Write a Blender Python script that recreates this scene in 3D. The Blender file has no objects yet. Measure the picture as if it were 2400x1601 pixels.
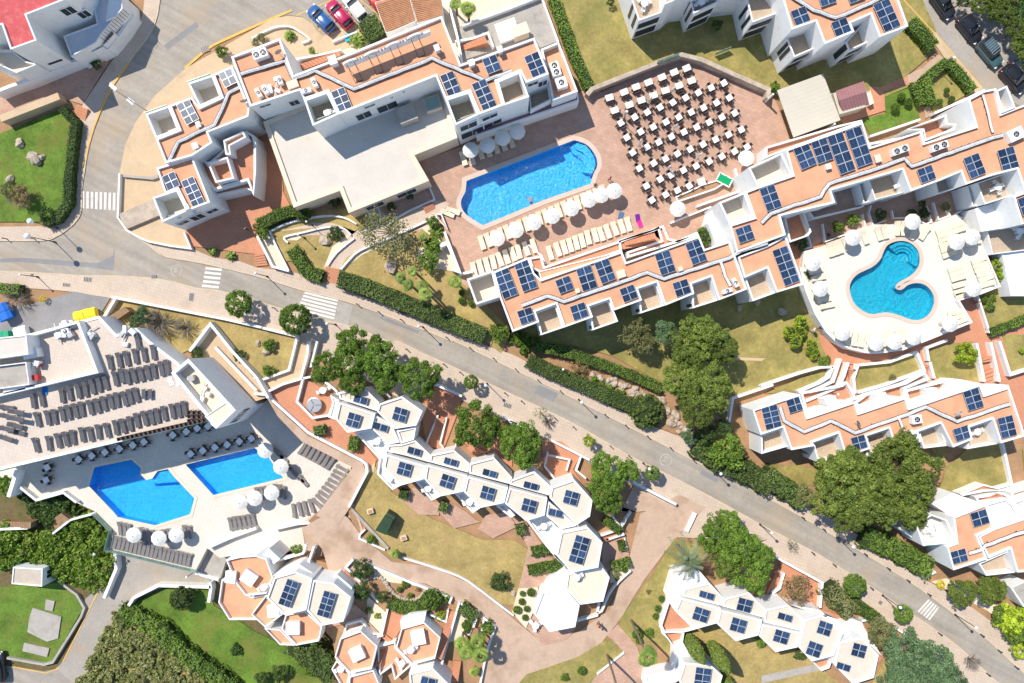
import bpy, bmesh, math, random
import numpy as np
from mathutils import Vector, Matrix, geometry
R = math.radians
random.seed(7)
SC = bpy.context.scene
COL = SC.collection
# ---------------------------------------------------------------- camera, sky, sun, exposure
CAM_H, FPX = 90.0, 1620.0          # drone height (m) and focal length in photo pixels (2400 wide)
cam_d = bpy.data.cameras.new('camera'); cam_d.sensor_width = 36.0; cam_d.lens = FPX / 2400 * 36.0
cam_d.clip_start = 1.0; cam_d.clip_end = 1000.0
cam = bpy.data.objects.new('camera', cam_d); COL.objects.link(cam)
cam.location = (0, 0, CAM_H); cam.rotation_euler = (0, 0, 0)
SC.camera = cam
SUN_EL, SUN_AZ = 53.0, 135.0       # sun stands up-left in the picture; shadows fall down-right
sd = Vector((math.cos(R(SUN_AZ)) * math.cos(R(SUN_EL)), math.sin(R(SUN_AZ)) * math.cos(R(SUN_EL)), math.sin(R(SUN_EL))))
world = bpy.data.worlds.new('World'); SC.world = world; world.use_nodes = True
wn = world.node_tree
sky = wn.nodes.new('ShaderNodeTexSky'); sky.sky_type = 'NISHITA'; sky.sun_disc = False
sky.sun_elevation = R(SUN_EL); sky.sun_rotation = math.atan2(sd.x, sd.y); sky.altitude = 60; sky.air_density = 1.0; sky.dust_density = 0.0; sky.ozone_density = 2.2
wn.links.new(sky.outputs[0], wn.nodes['Background'].inputs[0]); wn.nodes['Background'].inputs[1].default_value = 0.15
sun_d = bpy.data.lights.new('sun', 'SUN'); sun_d.energy = 4.4; sun_d.angle = R(0.53); sun_d.color = (1.0, 0.945, 0.86)
sun = bpy.data.objects.new('sun', sun_d); COL.objects.link(sun); sun.location = (-60, 60, 80)
sun.rotation_euler = sd.to_track_quat('Z', 'Y').to_euler()
SC.view_settings.view_transform = 'Standard'; SC.view_settings.look = 'None'
SC.view_settings.exposure = 0.31; SC.view_settings.gamma = 1.0; SC.view_settings.use_curve_mapping = False
SC.render.engine = 'CYCLES'; SC.cycles.max_bounces = 6; SC.cycles.transparent_max_bounces = 8
SC.cycles.use_denoising = True; SC.cycles.sample_clamp_indirect = 6.0

# ---------------------------------------------------------------- plan coordinates
def P(p, z=0.0):
    k = (CAM_H - z) / FPX
    return Vector(((p[0] - 1200) * k, (800.5 - p[1]) * k, z))
def _pairs(s): return [tuple(float(v) for v in q.split(',')) for q in s.split()]
def T(c, r, s):                       # points read off one sixteenth of the plan
    k = .2552 if r < 3 else .2558
    return [(600 * c + x * k, 400 * r + y * k) for x, y in _pairs(s)]
def F(s): return [(x * 1.02084, y * 1.02104) for x, y in _pairs(s)]
def X(s): return _pairs(s)

# ---------------------------------------------------------------- materials
MATS = {}
def mat(name, col, rough=.85, var=.0, scale=1.0, col2=None, bump=0.0, bscale=8.0, spec=.3, metal=0.0, obj=True, alpha=None, trans=0.0):
    if name in MATS: return MATS[name]
    m = bpy.data.materials.new(name); m.use_nodes = True; nt = m.node_tree; b = nt.nodes['Principled BSDF']
    b.inputs['Base Color'].default_value = (*col, 1); b.inputs['Roughness'].default_value = rough
    b.inputs['Specular IOR Level'].default_value = spec; b.inputs['Metallic'].default_value = metal
    if trans: b.inputs['Transmission Weight'].default_value = trans
    if var or bump:
        tc = nt.nodes.new('ShaderNodeTexCoord')
    if var:
        n1 = nt.nodes.new('ShaderNodeTexNoise'); n1.inputs['Scale'].default_value = scale; n1.inputs['Detail'].default_value = 7; n1.inputs['Roughness'].default_value = .62
        nt.links.new(tc.outputs['Object'], n1.inputs['Vector'])
        rp = nt.nodes.new('ShaderNodeValToRGB'); rp.color_ramp.elements[0].position = .33; rp.color_ramp.elements[1].position = .68
        c2 = col2 or tuple(c * (1 + var) for c in col); c1 = tuple(c * (1 - var) for c in col) if not col2 else col
        rp.color_ramp.elements[0].color = (*c1, 1); rp.color_ramp.elements[1].color = (*c2, 1)
        nt.links.new(n1.outputs['Fac'], rp.inputs['Fac'])
        n2 = nt.nodes.new('ShaderNodeTexNoise'); n2.inputs['Scale'].default_value = scale * 9; n2.inputs['Detail'].default_value = 4
        nt.links.new(tc.outputs['Object'], n2.inputs['Vector'])
        mr = nt.nodes.new('ShaderNodeMapRange'); mr.inputs[1].default_value = .3; mr.inputs[2].default_value = .7
        mr.inputs[3].default_value = 1 - var * .7; mr.inputs[4].default_value = 1 + var * .7
        nt.links.new(n2.outputs['Fac'], mr.inputs[0])
        mx = nt.nodes.new('ShaderNodeMix'); mx.data_type = 'RGBA'; mx.blend_type = 'MULTIPLY'; mx.inputs[0].default_value = 1
        nt.links.new(rp.outputs[0], mx.inputs[6]); nt.links.new(mr.outputs[0], mx.inputs[7])
        nt.links.new(mx.outputs[2], b.inputs['Base Color'])
    if bump:
        nb = nt.nodes.new('ShaderNodeTexNoise'); nb.inputs['Scale'].default_value = bscale; nb.inputs['Detail'].default_value = 5
        nt.links.new(tc.outputs['Object'], nb.inputs['Vector'])
        bp = nt.nodes.new('ShaderNodeBump'); bp.inputs['Strength'].default_value = bump; bp.inputs['Distance'].default_value = .05
        nt.links.new(nb.outputs['Fac'], bp.inputs['Height']); nt.links.new(bp.outputs[0], b.inputs['Normal'])
    MATS[name] = m
    return m
def tile_overlay(m, size, angle, joint=.06, dark=.82, ratio=1.0, vary=.12):
    """add paving joints and slab-to-slab tint to a material (fine paving too small to pick apart)"""
    nt = m.node_tree; b = nt.nodes['Principled BSDF']
    tc = nt.nodes.new('ShaderNodeTexCoord'); mp = nt.nodes.new('ShaderNodeMapping'); mp.inputs['Rotation'].default_value = (0, 0, R(angle))
    nt.links.new(tc.outputs['Object'], mp.inputs['Vector'])
    br = nt.nodes.new('ShaderNodeTexBrick'); br.offset = 0.0 if ratio == 1.0 else .5
    br.inputs['Color1'].default_value = (1 - vary, 1 - vary, 1 - vary, 1); br.inputs['Color2'].default_value = (1 + vary, 1 + vary, 1 + vary, 1)
    br.inputs['Mortar'].default_value = (dark, dark, dark, 1); br.inputs['Scale'].default_value = 1
    br.inputs['Brick Width'].default_value = size * ratio; br.inputs['Row Height'].default_value = size; br.inputs['Mortar Size'].default_value = joint * size
    nt.links.new(mp.outputs[0], br.inputs['Vector'])
    mx = nt.nodes.new('ShaderNodeMix'); mx.data_type = 'RGBA'; mx.blend_type = 'MULTIPLY'; mx.inputs[0].default_value = 1
    if b.inputs['Base Color'].links: nt.links.new(b.inputs['Base Color'].links[0].from_socket, mx.inputs[6])
    else: mx.inputs[6].default_value = b.inputs['Base Color'].default_value
    nt.links.new(br.outputs[0], mx.inputs[7]); nt.links.new(mx.outputs[2], b.inputs['Base Color'])
    return m
def stain_or_caustic_overlay(m, col, scale, lo, hi):
    nt = m.node_tree; b = nt.nodes['Principled BSDF']
    tc = nt.nodes.new('ShaderNodeTexCoord'); n = nt.nodes.new('ShaderNodeTexNoise'); n.inputs['Scale'].default_value = scale; n.inputs['Detail'].default_value = 8; n.inputs['Roughness'].default_value = .65
    nt.links.new(tc.outputs['Object'], n.inputs['Vector'])
    mr = nt.nodes.new('ShaderNodeMapRange'); mr.inputs[1].default_value = lo; mr.inputs[2].default_value = hi
    nt.links.new(n.outputs['Fac'], mr.inputs[0])
    mx = nt.nodes.new('ShaderNodeMix'); mx.data_type = 'RGBA'; mx.inputs[7].default_value = (*col, 1)
    nt.links.new(mr.outputs[0], mx.inputs[0])
    if b.inputs['Base Color'].links: nt.links.new(b.inputs['Base Color'].links[0].from_socket, mx.inputs[6])
    else: mx.inputs[6].default_value = b.inputs['Base Color'].default_value
    nt.links.new(mx.outputs[2], b.inputs['Base Color'])
    return m
def streak_overlay(m, angle, along, across, lo, hi, dark):
    nt = m.node_tree; b = nt.nodes['Principled BSDF']; tc = nt.nodes.new('ShaderNodeTexCoord'); mp = nt.nodes.new('ShaderNodeMapping'); mp.vector_type = 'TEXTURE'
    mp.inputs['Rotation'].default_value = (0, 0, R(angle)); mp.inputs['Scale'].default_value = (along, across, 1); nt.links.new(tc.outputs['Object'], mp.inputs['Vector'])
    n = nt.nodes.new('ShaderNodeTexNoise'); n.inputs['Scale'].default_value = 1; n.inputs['Detail'].default_value = 5; nt.links.new(mp.outputs[0], n.inputs['Vector'])
    mr = nt.nodes.new('ShaderNodeMapRange'); mr.inputs[1].default_value = lo; mr.inputs[2].default_value = hi; mr.inputs[3].default_value = dark; mr.inputs[4].default_value = 1.08; nt.links.new(n.outputs['Fac'], mr.inputs[0])
    mx = nt.nodes.new('ShaderNodeMix'); mx.data_type = 'RGBA'; mx.blend_type = 'MULTIPLY'; mx.inputs[0].default_value = 1
    nt.links.new(b.inputs['Base Color'].links[0].from_socket, mx.inputs[6]); nt.links.new(mr.outputs[0], mx.inputs[7]); nt.links.new(mx.outputs[2], b.inputs['Base Color']); return m
ASPH = streak_overlay(stain_or_caustic_overlay(mat('asphalt', (.35, .305, .25), .92, .10, .25, bump=.25, bscale=30), (.40, .31, .215), .16, .5, .72), -27, 14, .8, .35, .65, .9)
ASPHP = stain_or_caustic_overlay(mat('asphalt_patch', (.25, .24, .235), .92, .10, .5), (.26, .22, .17), .3, .55, .75)
DRIVE = stain_or_caustic_overlay(mat('drive_concrete', (.36, .32, .27), .92, .10, .3), (.40, .29, .19), .22, .5, .7)
PAVE = tile_overlay(stain_or_caustic_overlay(mat('beige_pavers', (.56, .44, .335), .9, .06, .3), (.44, .33, .24), .35, .56, .75), .4, 17, .1, .9, 1, .03)
PAVE2 = stain_or_caustic_overlay(mat('sand_slab', (.56, .41, .255), .9, .06, .4), (.46, .33, .21), .5, .55, .75)
PINKP = tile_overlay(stain_or_caustic_overlay(mat('pink_pavers', (.50, .31, .22), .9, .09, .5), (.40, .25, .17), .4, .5, .7), .42, 17, .08, .9, 1.5, .06)
TERR = tile_overlay(mat('terracotta_tiles', (.56, .25, .14), .85, .06, .6), .3, 20, .08, .85, 1, .05)
RUST = stain_or_caustic_overlay(mat('resin_path', (.50, .355, .255), .9, .07, .35), (.36, .235, .15), .25, .5, .68)
ROOFO = stain_or_caustic_overlay(mat('orange_roof_paint', (.69, .345, .195), .85, .04, .3, bump=.05, bscale=3), (.56, .27, .15), .45, .48, .72)
ROOFO = stain_or_caustic_overlay(ROOFO, (.40, .21, .125), 2.4, .66, .8)
ROOFW = stain_or_caustic_overlay(mat('cream_roof_paint', (.66, .56, .45), .85, .06, .5), (.58, .40, .26), .5, .55, .85)
ROOFG = stain_or_caustic_overlay(mat('pale_roof_membrane', (.60, .54, .46), .85, .05, .4), (.57, .35, .19), .42, .62, .82)
ROOFR = stain_or_caustic_overlay(mat('red_roof_paint', (.52, .085, .085), .8, .1, .8), (.60, .19, .16), 1.2, .5, .75)
WHITE = stain_or_caustic_overlay(mat('white_render', (.80, .79, .76), .75, .03, .6), (.64, .61, .56), 1.3, .52, .85)
WHITE = stain_or_caustic_overlay(WHITE, (.50, .47, .42), 3.2, .68, .85)
CREAM = mat('cream_stone', (.72, .60, .45), .8, .05, .8)
BALCF = tile_overlay(mat('balcony_tiles', (.47, .36, .255), .8, .05, .8), .35, 20, .06, .85, 1, .06)
DECK = tile_overlay(stain_or_caustic_overlay(mat('cream_deck', (.70, .64, .54), .85, .03, .4), (.66, .54, .42), .3, .6, .85), .5, 17, .05, .9, 1, .025)
DECKP = tile_overlay(stain_or_caustic_overlay(mat('pool_deck', (.66, .59, .50), .85, .04, .4), (.58, .47, .36), .3, .58, .8), .5, 17, .05, .88, 1, .03)
TERRACE = tile_overlay(mat('lounger_terrace', (.60, .50, .41), .85, .04, .4), .45, 14, .05, .88, 1, .03)
LAWN = stain_or_caustic_overlay(stain_or_caustic_overlay(mat('dry_lawn', (.31, .25, .08), .95, .24, .35, bump=.4, bscale=25), (.19, .19, .05), .3, .5, .7), (.33, .19, .08), .7, .66, .8)
LAWN2 = stain_or_caustic_overlay(mat('yellow_lawn', (.37, .275, .10), .95, .22, .4, bump=.4, bscale=25), (.42, .27, .125), .25, .55, .75)
LAWNG = stain_or_caustic_overlay(mat('green_lawn', (.115, .19, .025), .95, .3, .4, bump=.5, bscale=25), (.19, .17, .04), .25, .5, .7)
SOIL = stain_or_caustic_overlay(mat('red_soil', (.37, .21, .11), .95, .15, .6, bump=.5, bscale=12), (.27, .19, .09), .4, .5, .7)
SCRUB = stain_or_caustic_overlay(mat('scrub_soil', (.17, .125, .055), .95, .25, .5, bump=.6, bscale=6), (.07, .085, .02), .5, .45, .65)
GRAVEL = mat('white_gravel', (.74, .60, .44), .9, .12, 2.5, bump=.5, bscale=20)
PAINT = stain_or_caustic_overlay(mat('road_paint', (.72, .68, .62), .8, .06, 1.5), (.36, .33, .29), 1.6, .52, .78)
PAINTW = stain_or_caustic_overlay(mat('worn_paint', (.50, .46, .40), .8, .08, 1.5), (.35, .315, .27), 1.6, .42, .62)
YPAINT = mat('yellow_paint', (.72, .42, .10), .8, .12, 1.5)
KERB = mat('kerb_stone', (.58, .46, .32), .9, .1, 1)
CONC = stain_or_caustic_overlay(mat('concrete', (.40, .36, .31), .9, .1, .7), (.28, .24, .19), .9, .52, .75)
DARKG = mat('dark_opening', (.03, .035, .04), .3)
GLASS = mat('teal_glass', (.30, .50, .45), .08, spec=.6, trans=.55)
GRAIL = mat('rail_glass', (.50, .72, .66), .1, spec=.5, trans=.6)
CREAMF = mat('cream_fabric', (.78, .66, .47), .9, .03, 3)
WFAB = mat('white_fabric', (.72, .69, .62), .9, .02, 2)
GFAB = mat('grey_sling', (.10, .10, .108), .85, .12, 1.3)
GFABL = mat('taupe_sling', (.21, .19, .18), .85, .1, 1.3)
WPLAS = mat('white_plastic', (.82, .81, .78), .5)
CHAIRM = mat('dark_wicker', (.105, .07, .057), .7)
METAL = mat('grey_metal', (.42, .42, .42), .4, metal=.6)
DMETAL = mat('dark_metal', (.05, .045, .04), .5, metal=.3)
PIPEW = mat('pipe_lagging', (.68, .67, .64), .45, .15, 2)
PIPEB = mat('pipe_rubber', (.06, .055, .05), .7)
ROCK = mat('limestone_rock', (.46, .37, .28), .9, .2, 1.2, bump=.6, bscale=5)
BARK = mat('bark', (.20, .145, .10), .95, .2, 3, bump=.6, bscale=12)
WOOD = mat('timber', (.30, .185, .10), .8, .15, 2)
MAUVE = mat('mauve_roof', (.30, .145, .145), .8, .06, .8)
SHEETM = mat('cream_sheet_metal', (.56, .50, .40), .6, .03, .6)
CLAY = mat('clay_roof_tile', (.46, .23, .12), .85, .15, 1.5)

# ---------------------------------------------------------------- mesh helpers
def mk(name, verts, faces, m, parent=None, smooth=False):
    me = bpy.data.meshes.new(name); me.from_pydata([tuple(v) for v in verts], [], faces); me.update()
    if m: me.materials.append(m)
    if smooth:
        for p in me.polygons: p.use_smooth = True
    return ob(name, me, parent)
def ob(name, me, parent=None, loc=None, rz=0, sc=None):
    o = bpy.data.objects.new(name, me); COL.objects.link(o)
    if parent: o.parent = parent
    if loc is not None: o.location = loc
    if rz: o.rotation_euler = (0, 0, rz)
    if sc: o.scale = (sc, sc, sc) if not hasattr(sc, '__len__') else sc
    return o
def tag(o, label, cat, group=None, kind=None):
    o['label'] = label; o['category'] = cat
    if group: o['group'] = group
    if kind: o['kind'] = kind
    return o
def root(name, label, cat, loc=(0, 0, 0), rz=0, group=None):
    return tag(ob(name, None, None, loc, rz), label, cat, group)
def ccw(pts):
    a = sum(pts[i][0] * pts[(i + 1) % len(pts)][1] - pts[(i + 1) % len(pts)][0] * pts[i][1] for i in range(len(pts)))
    return list(pts) if a > 0 else list(pts)[::-1]
def tri(pts):
    tl = geometry.tessellate_polygon([[Vector((p[0], p[1], 0)) for p in pts]])
    out = []
    for a, b, c in tl:
        A, B, C = pts[a], pts[b], pts[c]
        out.append((a, b, c) if (B[0] - A[0]) * (C[1] - A[1]) - (B[1] - A[1]) * (C[0] - A[0]) > 0 else (a, c, b))
    return out
def offset(pts, d):                    # inset a ccw outline by d
    n = len(pts); out = []
    for i in range(n):
        p0, p, p1 = Vector(pts[i - 1][:2]), Vector(pts[i][:2]), Vector(pts[(i + 1) % n][:2])
        e0 = (p - p0); e1 = (p1 - p)
        e0 = e0.normalized() if e0.length > 1e-6 else Vector((1, 0)); e1 = e1.normalized() if e1.length > 1e-6 else Vector((1, 0))
        n0 = Vector((-e0.y, e0.x)); n1 = Vector((-e1.y, e1.x)); k = 1 + n0.dot(n1)
        m = (n0 + n1) / max(k, .35)
        out.append((p.x + m.x * d, p.y + m.y * d))
    return out
def smooth_line(pts, n=6, closed=False):
    out = []; N = len(pts)
    rng = range(N) if closed else range(N - 1)
    for i in rng:
        g = (lambda k: pts[k % N]) if closed else (lambda k: pts[max(0, min(N - 1, k))])
        p0, p1, p2, p3 = g(i - 1), g(i), g(i + 1), g(i + 2)
        for j in range(n):
            t = j / n
            out.append(tuple(.5 * (2 * p1[a] + (p2[a] - p0[a]) * t + (2 * p0[a] - 5 * p1[a] + 4 * p2[a] - p3[a]) * t * t + (3 * p1[a] - p0[a] - 3 * p2[a] + p3[a]) * t ** 3) for a in (0, 1)))
    if not closed: out.append(pts[-1])
    return out
def prism(name, pts, z0, z1, m, parent=None, holes=None):
    pts = ccw(pts); n = len(pts)
    v = [(p[0], p[1], z1) for p in pts] + [(p[0], p[1], z0) for p in pts]
    f = tri(pts) + [(n + i, n + (i + 1) % n, (i + 1) % n, i) for i in range(n)]
    return mk(name, v, f, m, parent)
def slab(name, pts, z, m, label=None, cat=None, depth=.3, parent=None, zs=None, holes=()):
    """a ground sheet given in plan points, laid at height z (zs: own height per point); holes are cut through it"""
    loops = []
    for k, lp in enumerate([pts] + list(holes)):
        zz = zs if (zs and k == 0) else [z] * len(lp)
        w = [P(p, a) for p, a in zip(lp, zz)]
        a = sum(w[i].x * w[(i + 1) % len(w)].y - w[(i + 1) % len(w)].x * w[i].y for i in range(len(w)))
        if (a < 0) == (k == 0): w = w[::-1]
        loops.append(w)
    top = [tuple(p) for w in loops for p in w]; N = len(top)
    v = top + [(p[0], p[1], p[2] - depth) for p in top]
    f = []
    for a, b, c in geometry.tessellate_polygon([[Vector((p.x, p.y, 0)) for p in w] for w in loops]):
        A, B, C = top[a], top[b], top[c]
        f.append((a, b, c) if (B[0] - A[0]) * (C[1] - A[1]) - (B[1] - A[1]) * (C[0] - A[0]) > 0 else (a, c, b))
    o0 = 0
    for w in loops:
        n = len(w)
        f += [(N + o0 + i, N + o0 + (i + 1) % n, o0 + (i + 1) % n, o0 + i) for i in range(n)]; o0 += n
    o = mk(name, v, f, m, parent)
    if parent is None: tag(o, label, cat, kind='structure')
    return o
def strip_pts(line, w):                # ribbon outline of width w about a world polyline
    L, Rr = [], []
    n = len(line)
    for i in range(n):
        a = Vector(line[max(0, i - 1)][:2]); b = Vector(line[min(n - 1, i + 1)][:2]); p = Vector(line[i][:2])
        if 0 < i < n - 1:
            e0 = (p - a).normalized(); e1 = (b - p).normalized(); n0 = Vector((-e0.y, e0.x)); n1 = Vector((-e1.y, e1.x))
            m = (n0 + n1) / max(1 + n0.dot(n1), .5)
        else:
            e = (b - a).normalized(); m = Vector((-e.y, e.x))
        L.append((p.x + m.x * w / 2, p.y + m.y * w / 2)); Rr.append((p.x - m.x * w / 2, p.y - m.y * w / 2))
    return L + Rr[::-1]
def ribbon(name, line, w, z0, z1, m, parent=None):
    L = strip_pts(line, w); n = len(line)
    v = [(p[0], p[1], z1) for p in L] + [(p[0], p[1], z0) for p in L]; k = len(L); f = []
    for i in range(n - 1): f.append((i, k - 1 - i, k - 2 - i, i + 1))
    f = [q[::-1] if False else q for q in f]
    f += [(k + i, i, (i + 1) % k, k + (i + 1) % k) for i in range(k)]
    return mk(name, v, f, m, parent)
WN = [0]
def wall(s, z, w=.28, z0=-.3, label='white rendered garden wall', m=None, name='garden_wall', closed=False, sm=0, cat='wall', group=None):
    pts = s
    if sm: pts = smooth_line(pts, sm)
    line = [P(p, z) for p in pts]
    if closed: line = line + [line[0]]
    o = ribbon(name, line, w, z0, z, m or WHITE); tag(o, label, cat, group); return o
def box(name, loc, size, m, parent=None, rz=0, z0=True):
    sx, sy, sz = size[0] / 2, size[1] / 2, size[2]
    v = [(x, y, z) for z in (0, sz) for x, y in ((-sx, -sy), (sx, -sy), (sx, sy), (-sx, sy))]
    f = [(0, 3, 2, 1), (4, 5, 6, 7), (0, 1, 5, 4), (1, 2, 6, 5), (2, 3, 7, 6), (3, 0, 4, 7)]
    o = mk(name, v, f, m, parent); o.location = loc; o.rotation_euler = (0, 0, rz); return o
class MB:                              # collects shapes into one mesh with one material per shape
    def __init__(s): s.v = []; s.f = []; s.mi = []; s.ms = []
    def _m(s, m):
        if m not in s.ms: s.ms.append(m)
        return s.ms.index(m)
    def add(s, v, f, m):
        o = len(s.v); s.v += [tuple(p) for p in v]; s.f += [tuple(i + o for i in q) for q in f]; s.mi += [s._m(m)] * len(f); return s
    def box(s, c, size, m, rz=0, tilt=0):
        a, b, h = size[0] / 2, size[1] / 2, size[2] / 2
        M = Matrix.Translation(c) @ Matrix.Rotation(rz, 4, 'Z') @ Matrix.Rotation(tilt, 4, 'X')
        v = [M @ Vector((x, y, z)) for z in (-h, h) for x, y in ((-a, -b), (a, -b), (a, b), (-a, b))]
        return s.add(v, [(0, 3, 2, 1), (4, 5, 6, 7), (0, 1, 5, 4), (1, 2, 6, 5), (2, 3, 7, 6), (3, 0, 4, 7)], m)
    def tube(s, pts, r, m, n=6, r2=None):
        pts = [Vector(p) for p in pts]; v = []; f = []; k = len(pts)
        for i, p in enumerate(pts):
            d = (pts[min(k - 1, i + 1)] - pts[max(0, i - 1)]).normalized()
            u = d.orthogonal().normalized() if abs(d.z) > .9 else d.cross(Vector((0, 0, 1))).normalized(); w = d.cross(u)
            rr = r if r2 is None else r + (r2 - r) * i / max(1, k - 1)
            v += [p + (u * math.cos(a) + w * math.sin(a)) * rr for a in [2 * math.pi * j / n for j in range(n)]]
        for i in range(k - 1):
            for j in range(n): f.append((i * n + j, i * n + (j + 1) % n, (i + 1) * n + (j + 1) % n, (i + 1) * n + j))
        f.append(tuple(range(n))[::-1]); f.append(tuple((k - 1) * n + j for j in range(n)))
        return s.add(v, f, m)
    def lathe(s, prof, m, n=16, c=(0, 0, 0)):
        v = []; f = []
        for r, z in prof: v += [(c[0] + r * math.cos(2 * math.pi * j / n), c[1] + r * math.sin(2 * math.pi * j / n), c[2] + z) for j in range(n)]
        for i in range(len(prof) - 1):
            for j in range(n): f.append((i * n + j, i * n + (j + 1) % n, (i + 1) * n + (j + 1) % n, (i + 1) * n + j))
        f.append(tuple((len(prof) - 1) * n + j for j in range(n)))
        return s.add(v, f, m)
    def mesh(s, name, smooth=False):
        me = bpy.data.meshes.new(name); me.from_pydata(s.v, [], s.f)
        for m in s.ms: me.materials.append(m)
        me.polygons.foreach_set('material_index', s.mi)
        if smooth: me.polygons.foreach_set('use_smooth', [True] * len(me.polygons))
        me.update(); return me
ORD = ('first second third fourth fifth sixth seventh eighth ninth tenth eleventh twelfth thirteenth fourteenth fifteenth sixteenth seventeenth '
       'eighteenth nineteenth twentieth twenty-first twenty-second twenty-third twenty-fourth').split()
def copy_tree(o, loc, rz, label=None, group=None, sc=None, parent=None):
    c = o.copy(); COL.objects.link(c); c.location = loc; c.rotation_euler = (0, 0, rz)
    if sc: c.scale = (sc, sc, sc) if not hasattr(sc, '__len__') else sc
    if label: c['label'] = label
    if group: c['group'] = group
    for ch in o.children:
        d = ch.copy(); COL.objects.link(d); d.parent = c
        for g in ch.children:
            e = g.copy(); COL.objects.link(e); e.parent = d
    return c
# ================================================================ GROUND, ROADS, PAVEMENTS
pool1 = smooth_line(T(1, 1, '2085,505 1960,430 1895,360 1880,280 1920,190 1930,100'), 4)[:-1] + T(2, 0, '-420,1660 570,1285') + smooth_line(T(2, 0, '590,1290 690,1330 770,1430 785,1520 750,1600 725,1690'), 4) + T(2, 1, '300,270 0,395')
pool2 = smooth_line(T(3, 1, '1060,740 1100,680 1190,645 1290,655 1370,720 1395,800 1385,880 1320,960 1200,1030 1175,1080 1225,1090 1290,1045 1380,1030 1460,1060 1520,1140 1525,1230 1480,1320 1400,1370 1310,1370 1200,1330 1080,1305 960,1320 870,1290 790,1220 750,1120 755,1030 820,950 960,880 1030,810'), 4, True)
pool3 = T(0, 2, '865,1155 1210,1085 1300,1165 1290,1215 1345,1270 1400,1255 1445,1190 1545,1170 1600,1240 1790,1440 1750,1590') + T(0, 3, '1420,125 1080,50 1040,0') + T(0, 2, '815,1330')
pool4 = T(0, 2, '1700,1130 2340,975') + T(1, 2, '0,985 120,1060 200,1190 260,1255 0,1320') + T(0, 2, '1960,1415')
LOW = -4.5            # level of the drive and scrub below the pool deck
PD = -2.5             # level of the lower pool deck
slab('ground', X('-2400,-2400 4800,-2400 4800,4200 -2400,4200'), LOW - .05, SCRUB, 'scrub covered lower ground in the valley corner', 'ground', 1)
UP = X('-1900,-1900 4300,-1900 4300,3500 800,3500 800,1640 780,1500 720,1430 660,1345 700,1300 800,1330 838,1262 815,1195 832,1098 726,1040 700,1000 655,945 600,925 430,905 -1900,905')
slab('terrain', UP, 0, SOIL, 'red brown upper ground between the buildings', 'ground', 6, holes=[pool1])
# main road
mr_up = T(0, 1, '0,640 390,640 520,600 600,550 680,480 740,380 750,200')
main_top = T(0, 1, '1080,430 1150,545 1290,630 1400,710 1530,790 1860,850 2351,965') + T(1, 1, '400,1090 780,1185 1120,1300 1350,1390 1560,1470 1800,1567') + T(1, 2, '1830,0 2351,250') + T(2, 2, '440,460 850,670 1240,870 1660,1090 2351,1440') + T(3, 3, '300,40 500,155 880,380 1270,620 1460,750 1950,1120 2110,1260 2420,1540')
main_bot = T(0, 1, '-40,925 350,940 750,965 1100,970 1480,1000 1800,1080 2040,1110 2351,1200') + T(1, 1, '200,1260 390,1310 700,1390 850,1430 1050,1500 1250,1580') + T(1, 2, '1300,0 1550,120 1900,280 2351,490') + T(2, 2, '550,750 1060,1040 1500,1260 1900,1470 2351,1720') + T(3, 3, '400,355 590,470 930,680 1200,860 1560,1100 1750,1240 2000,1470 2300,1740')
road = slab('road', [(-60, 560)] + mr_up[1:] + main_top + main_bot[::-1], .03, ASPH, 'narrow grey asphalt road running diagonally across the site', 'road')
n_left = T(0, 0, '770,1600 800,1400 870,1150 1000,830 1200,540 1380,300 1450,100 1470,-120')
n_right = T(0, 1, '1080,430 1085,150') + T(0, 0, '1095,1600 1150,1330 1240,1130 1420,880 1700,630 1920,440 2351,240') + T(1, 0, '160,165 300,140 430,155 520,225 600,330 740,300 1110,130 1100,-120')
slab('road', T(0, 1, '750,210') + n_left + n_right[::-1], .038, ASPH, 'asphalt side road climbing to the car park, in building shadow', 'road')
slab('road', T(0, 1, '-40,810 200,800 500,820 900,850 1040,780 1055,690 1045,920 850,890 560,870 200,840 -40,845'), .034, ASPHP, 'dark asphalt repair strip curving across the junction', 'road')
slab('sidewalk', main_bot + T(3, 3, '1900,1740 1500,1290 1020,970 500,650 100,430') + T(2, 3, '2200,450 1900,250 1500,230') + T(2, 2, '1510,1560 1120,1330 630,1070 360,930 0,760') + T(1, 2, '2060,620 1890,540 1640,480 1340,530 900,300 560,120') + T(1, 1, '370,1600 0,1450') + T(0, 1, '2070,1370 1020,1170 640,1110 480,1095 -40,1060'), .13, PAVE, 'beige paved sidewalk along the lower side of the diagonal road', 'sidewalk')
slab('sidewalk', main_top[2:] + T(3, 3, '2420,1280 1850,860 1430,610 900,260 560,50') + T(2, 2, '1850,1080 1600,900 1370,810 900,590 540,400 320,280 0,120') + T(1, 1, '2000,1567 1350,1290 830,1100 740,1040 620,1000 300,925 0,890') + T(0, 1, '2200,830 1960,800 1760,715 1370,650 1290,615'), .135, PAVE, 'narrow beige sidewalk along the upper side of the diagonal road', 'sidewalk')
slab('sidewalk', T(0, 1, '-60,635 390,640 520,600 600,550 680,480 740,380 750,200') + n_left[1:] + T(0, 0, '1340,-120 1310,140 1200,330 1000,600 870,800 760,960 720,1150 690,1400 680,1567') + T(0, 1, '660,350 560,460 430,510 -60,515'), .13, PAVE, 'pink sidewalk curving round the corner beside the walled lawn', 'sidewalk')
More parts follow.
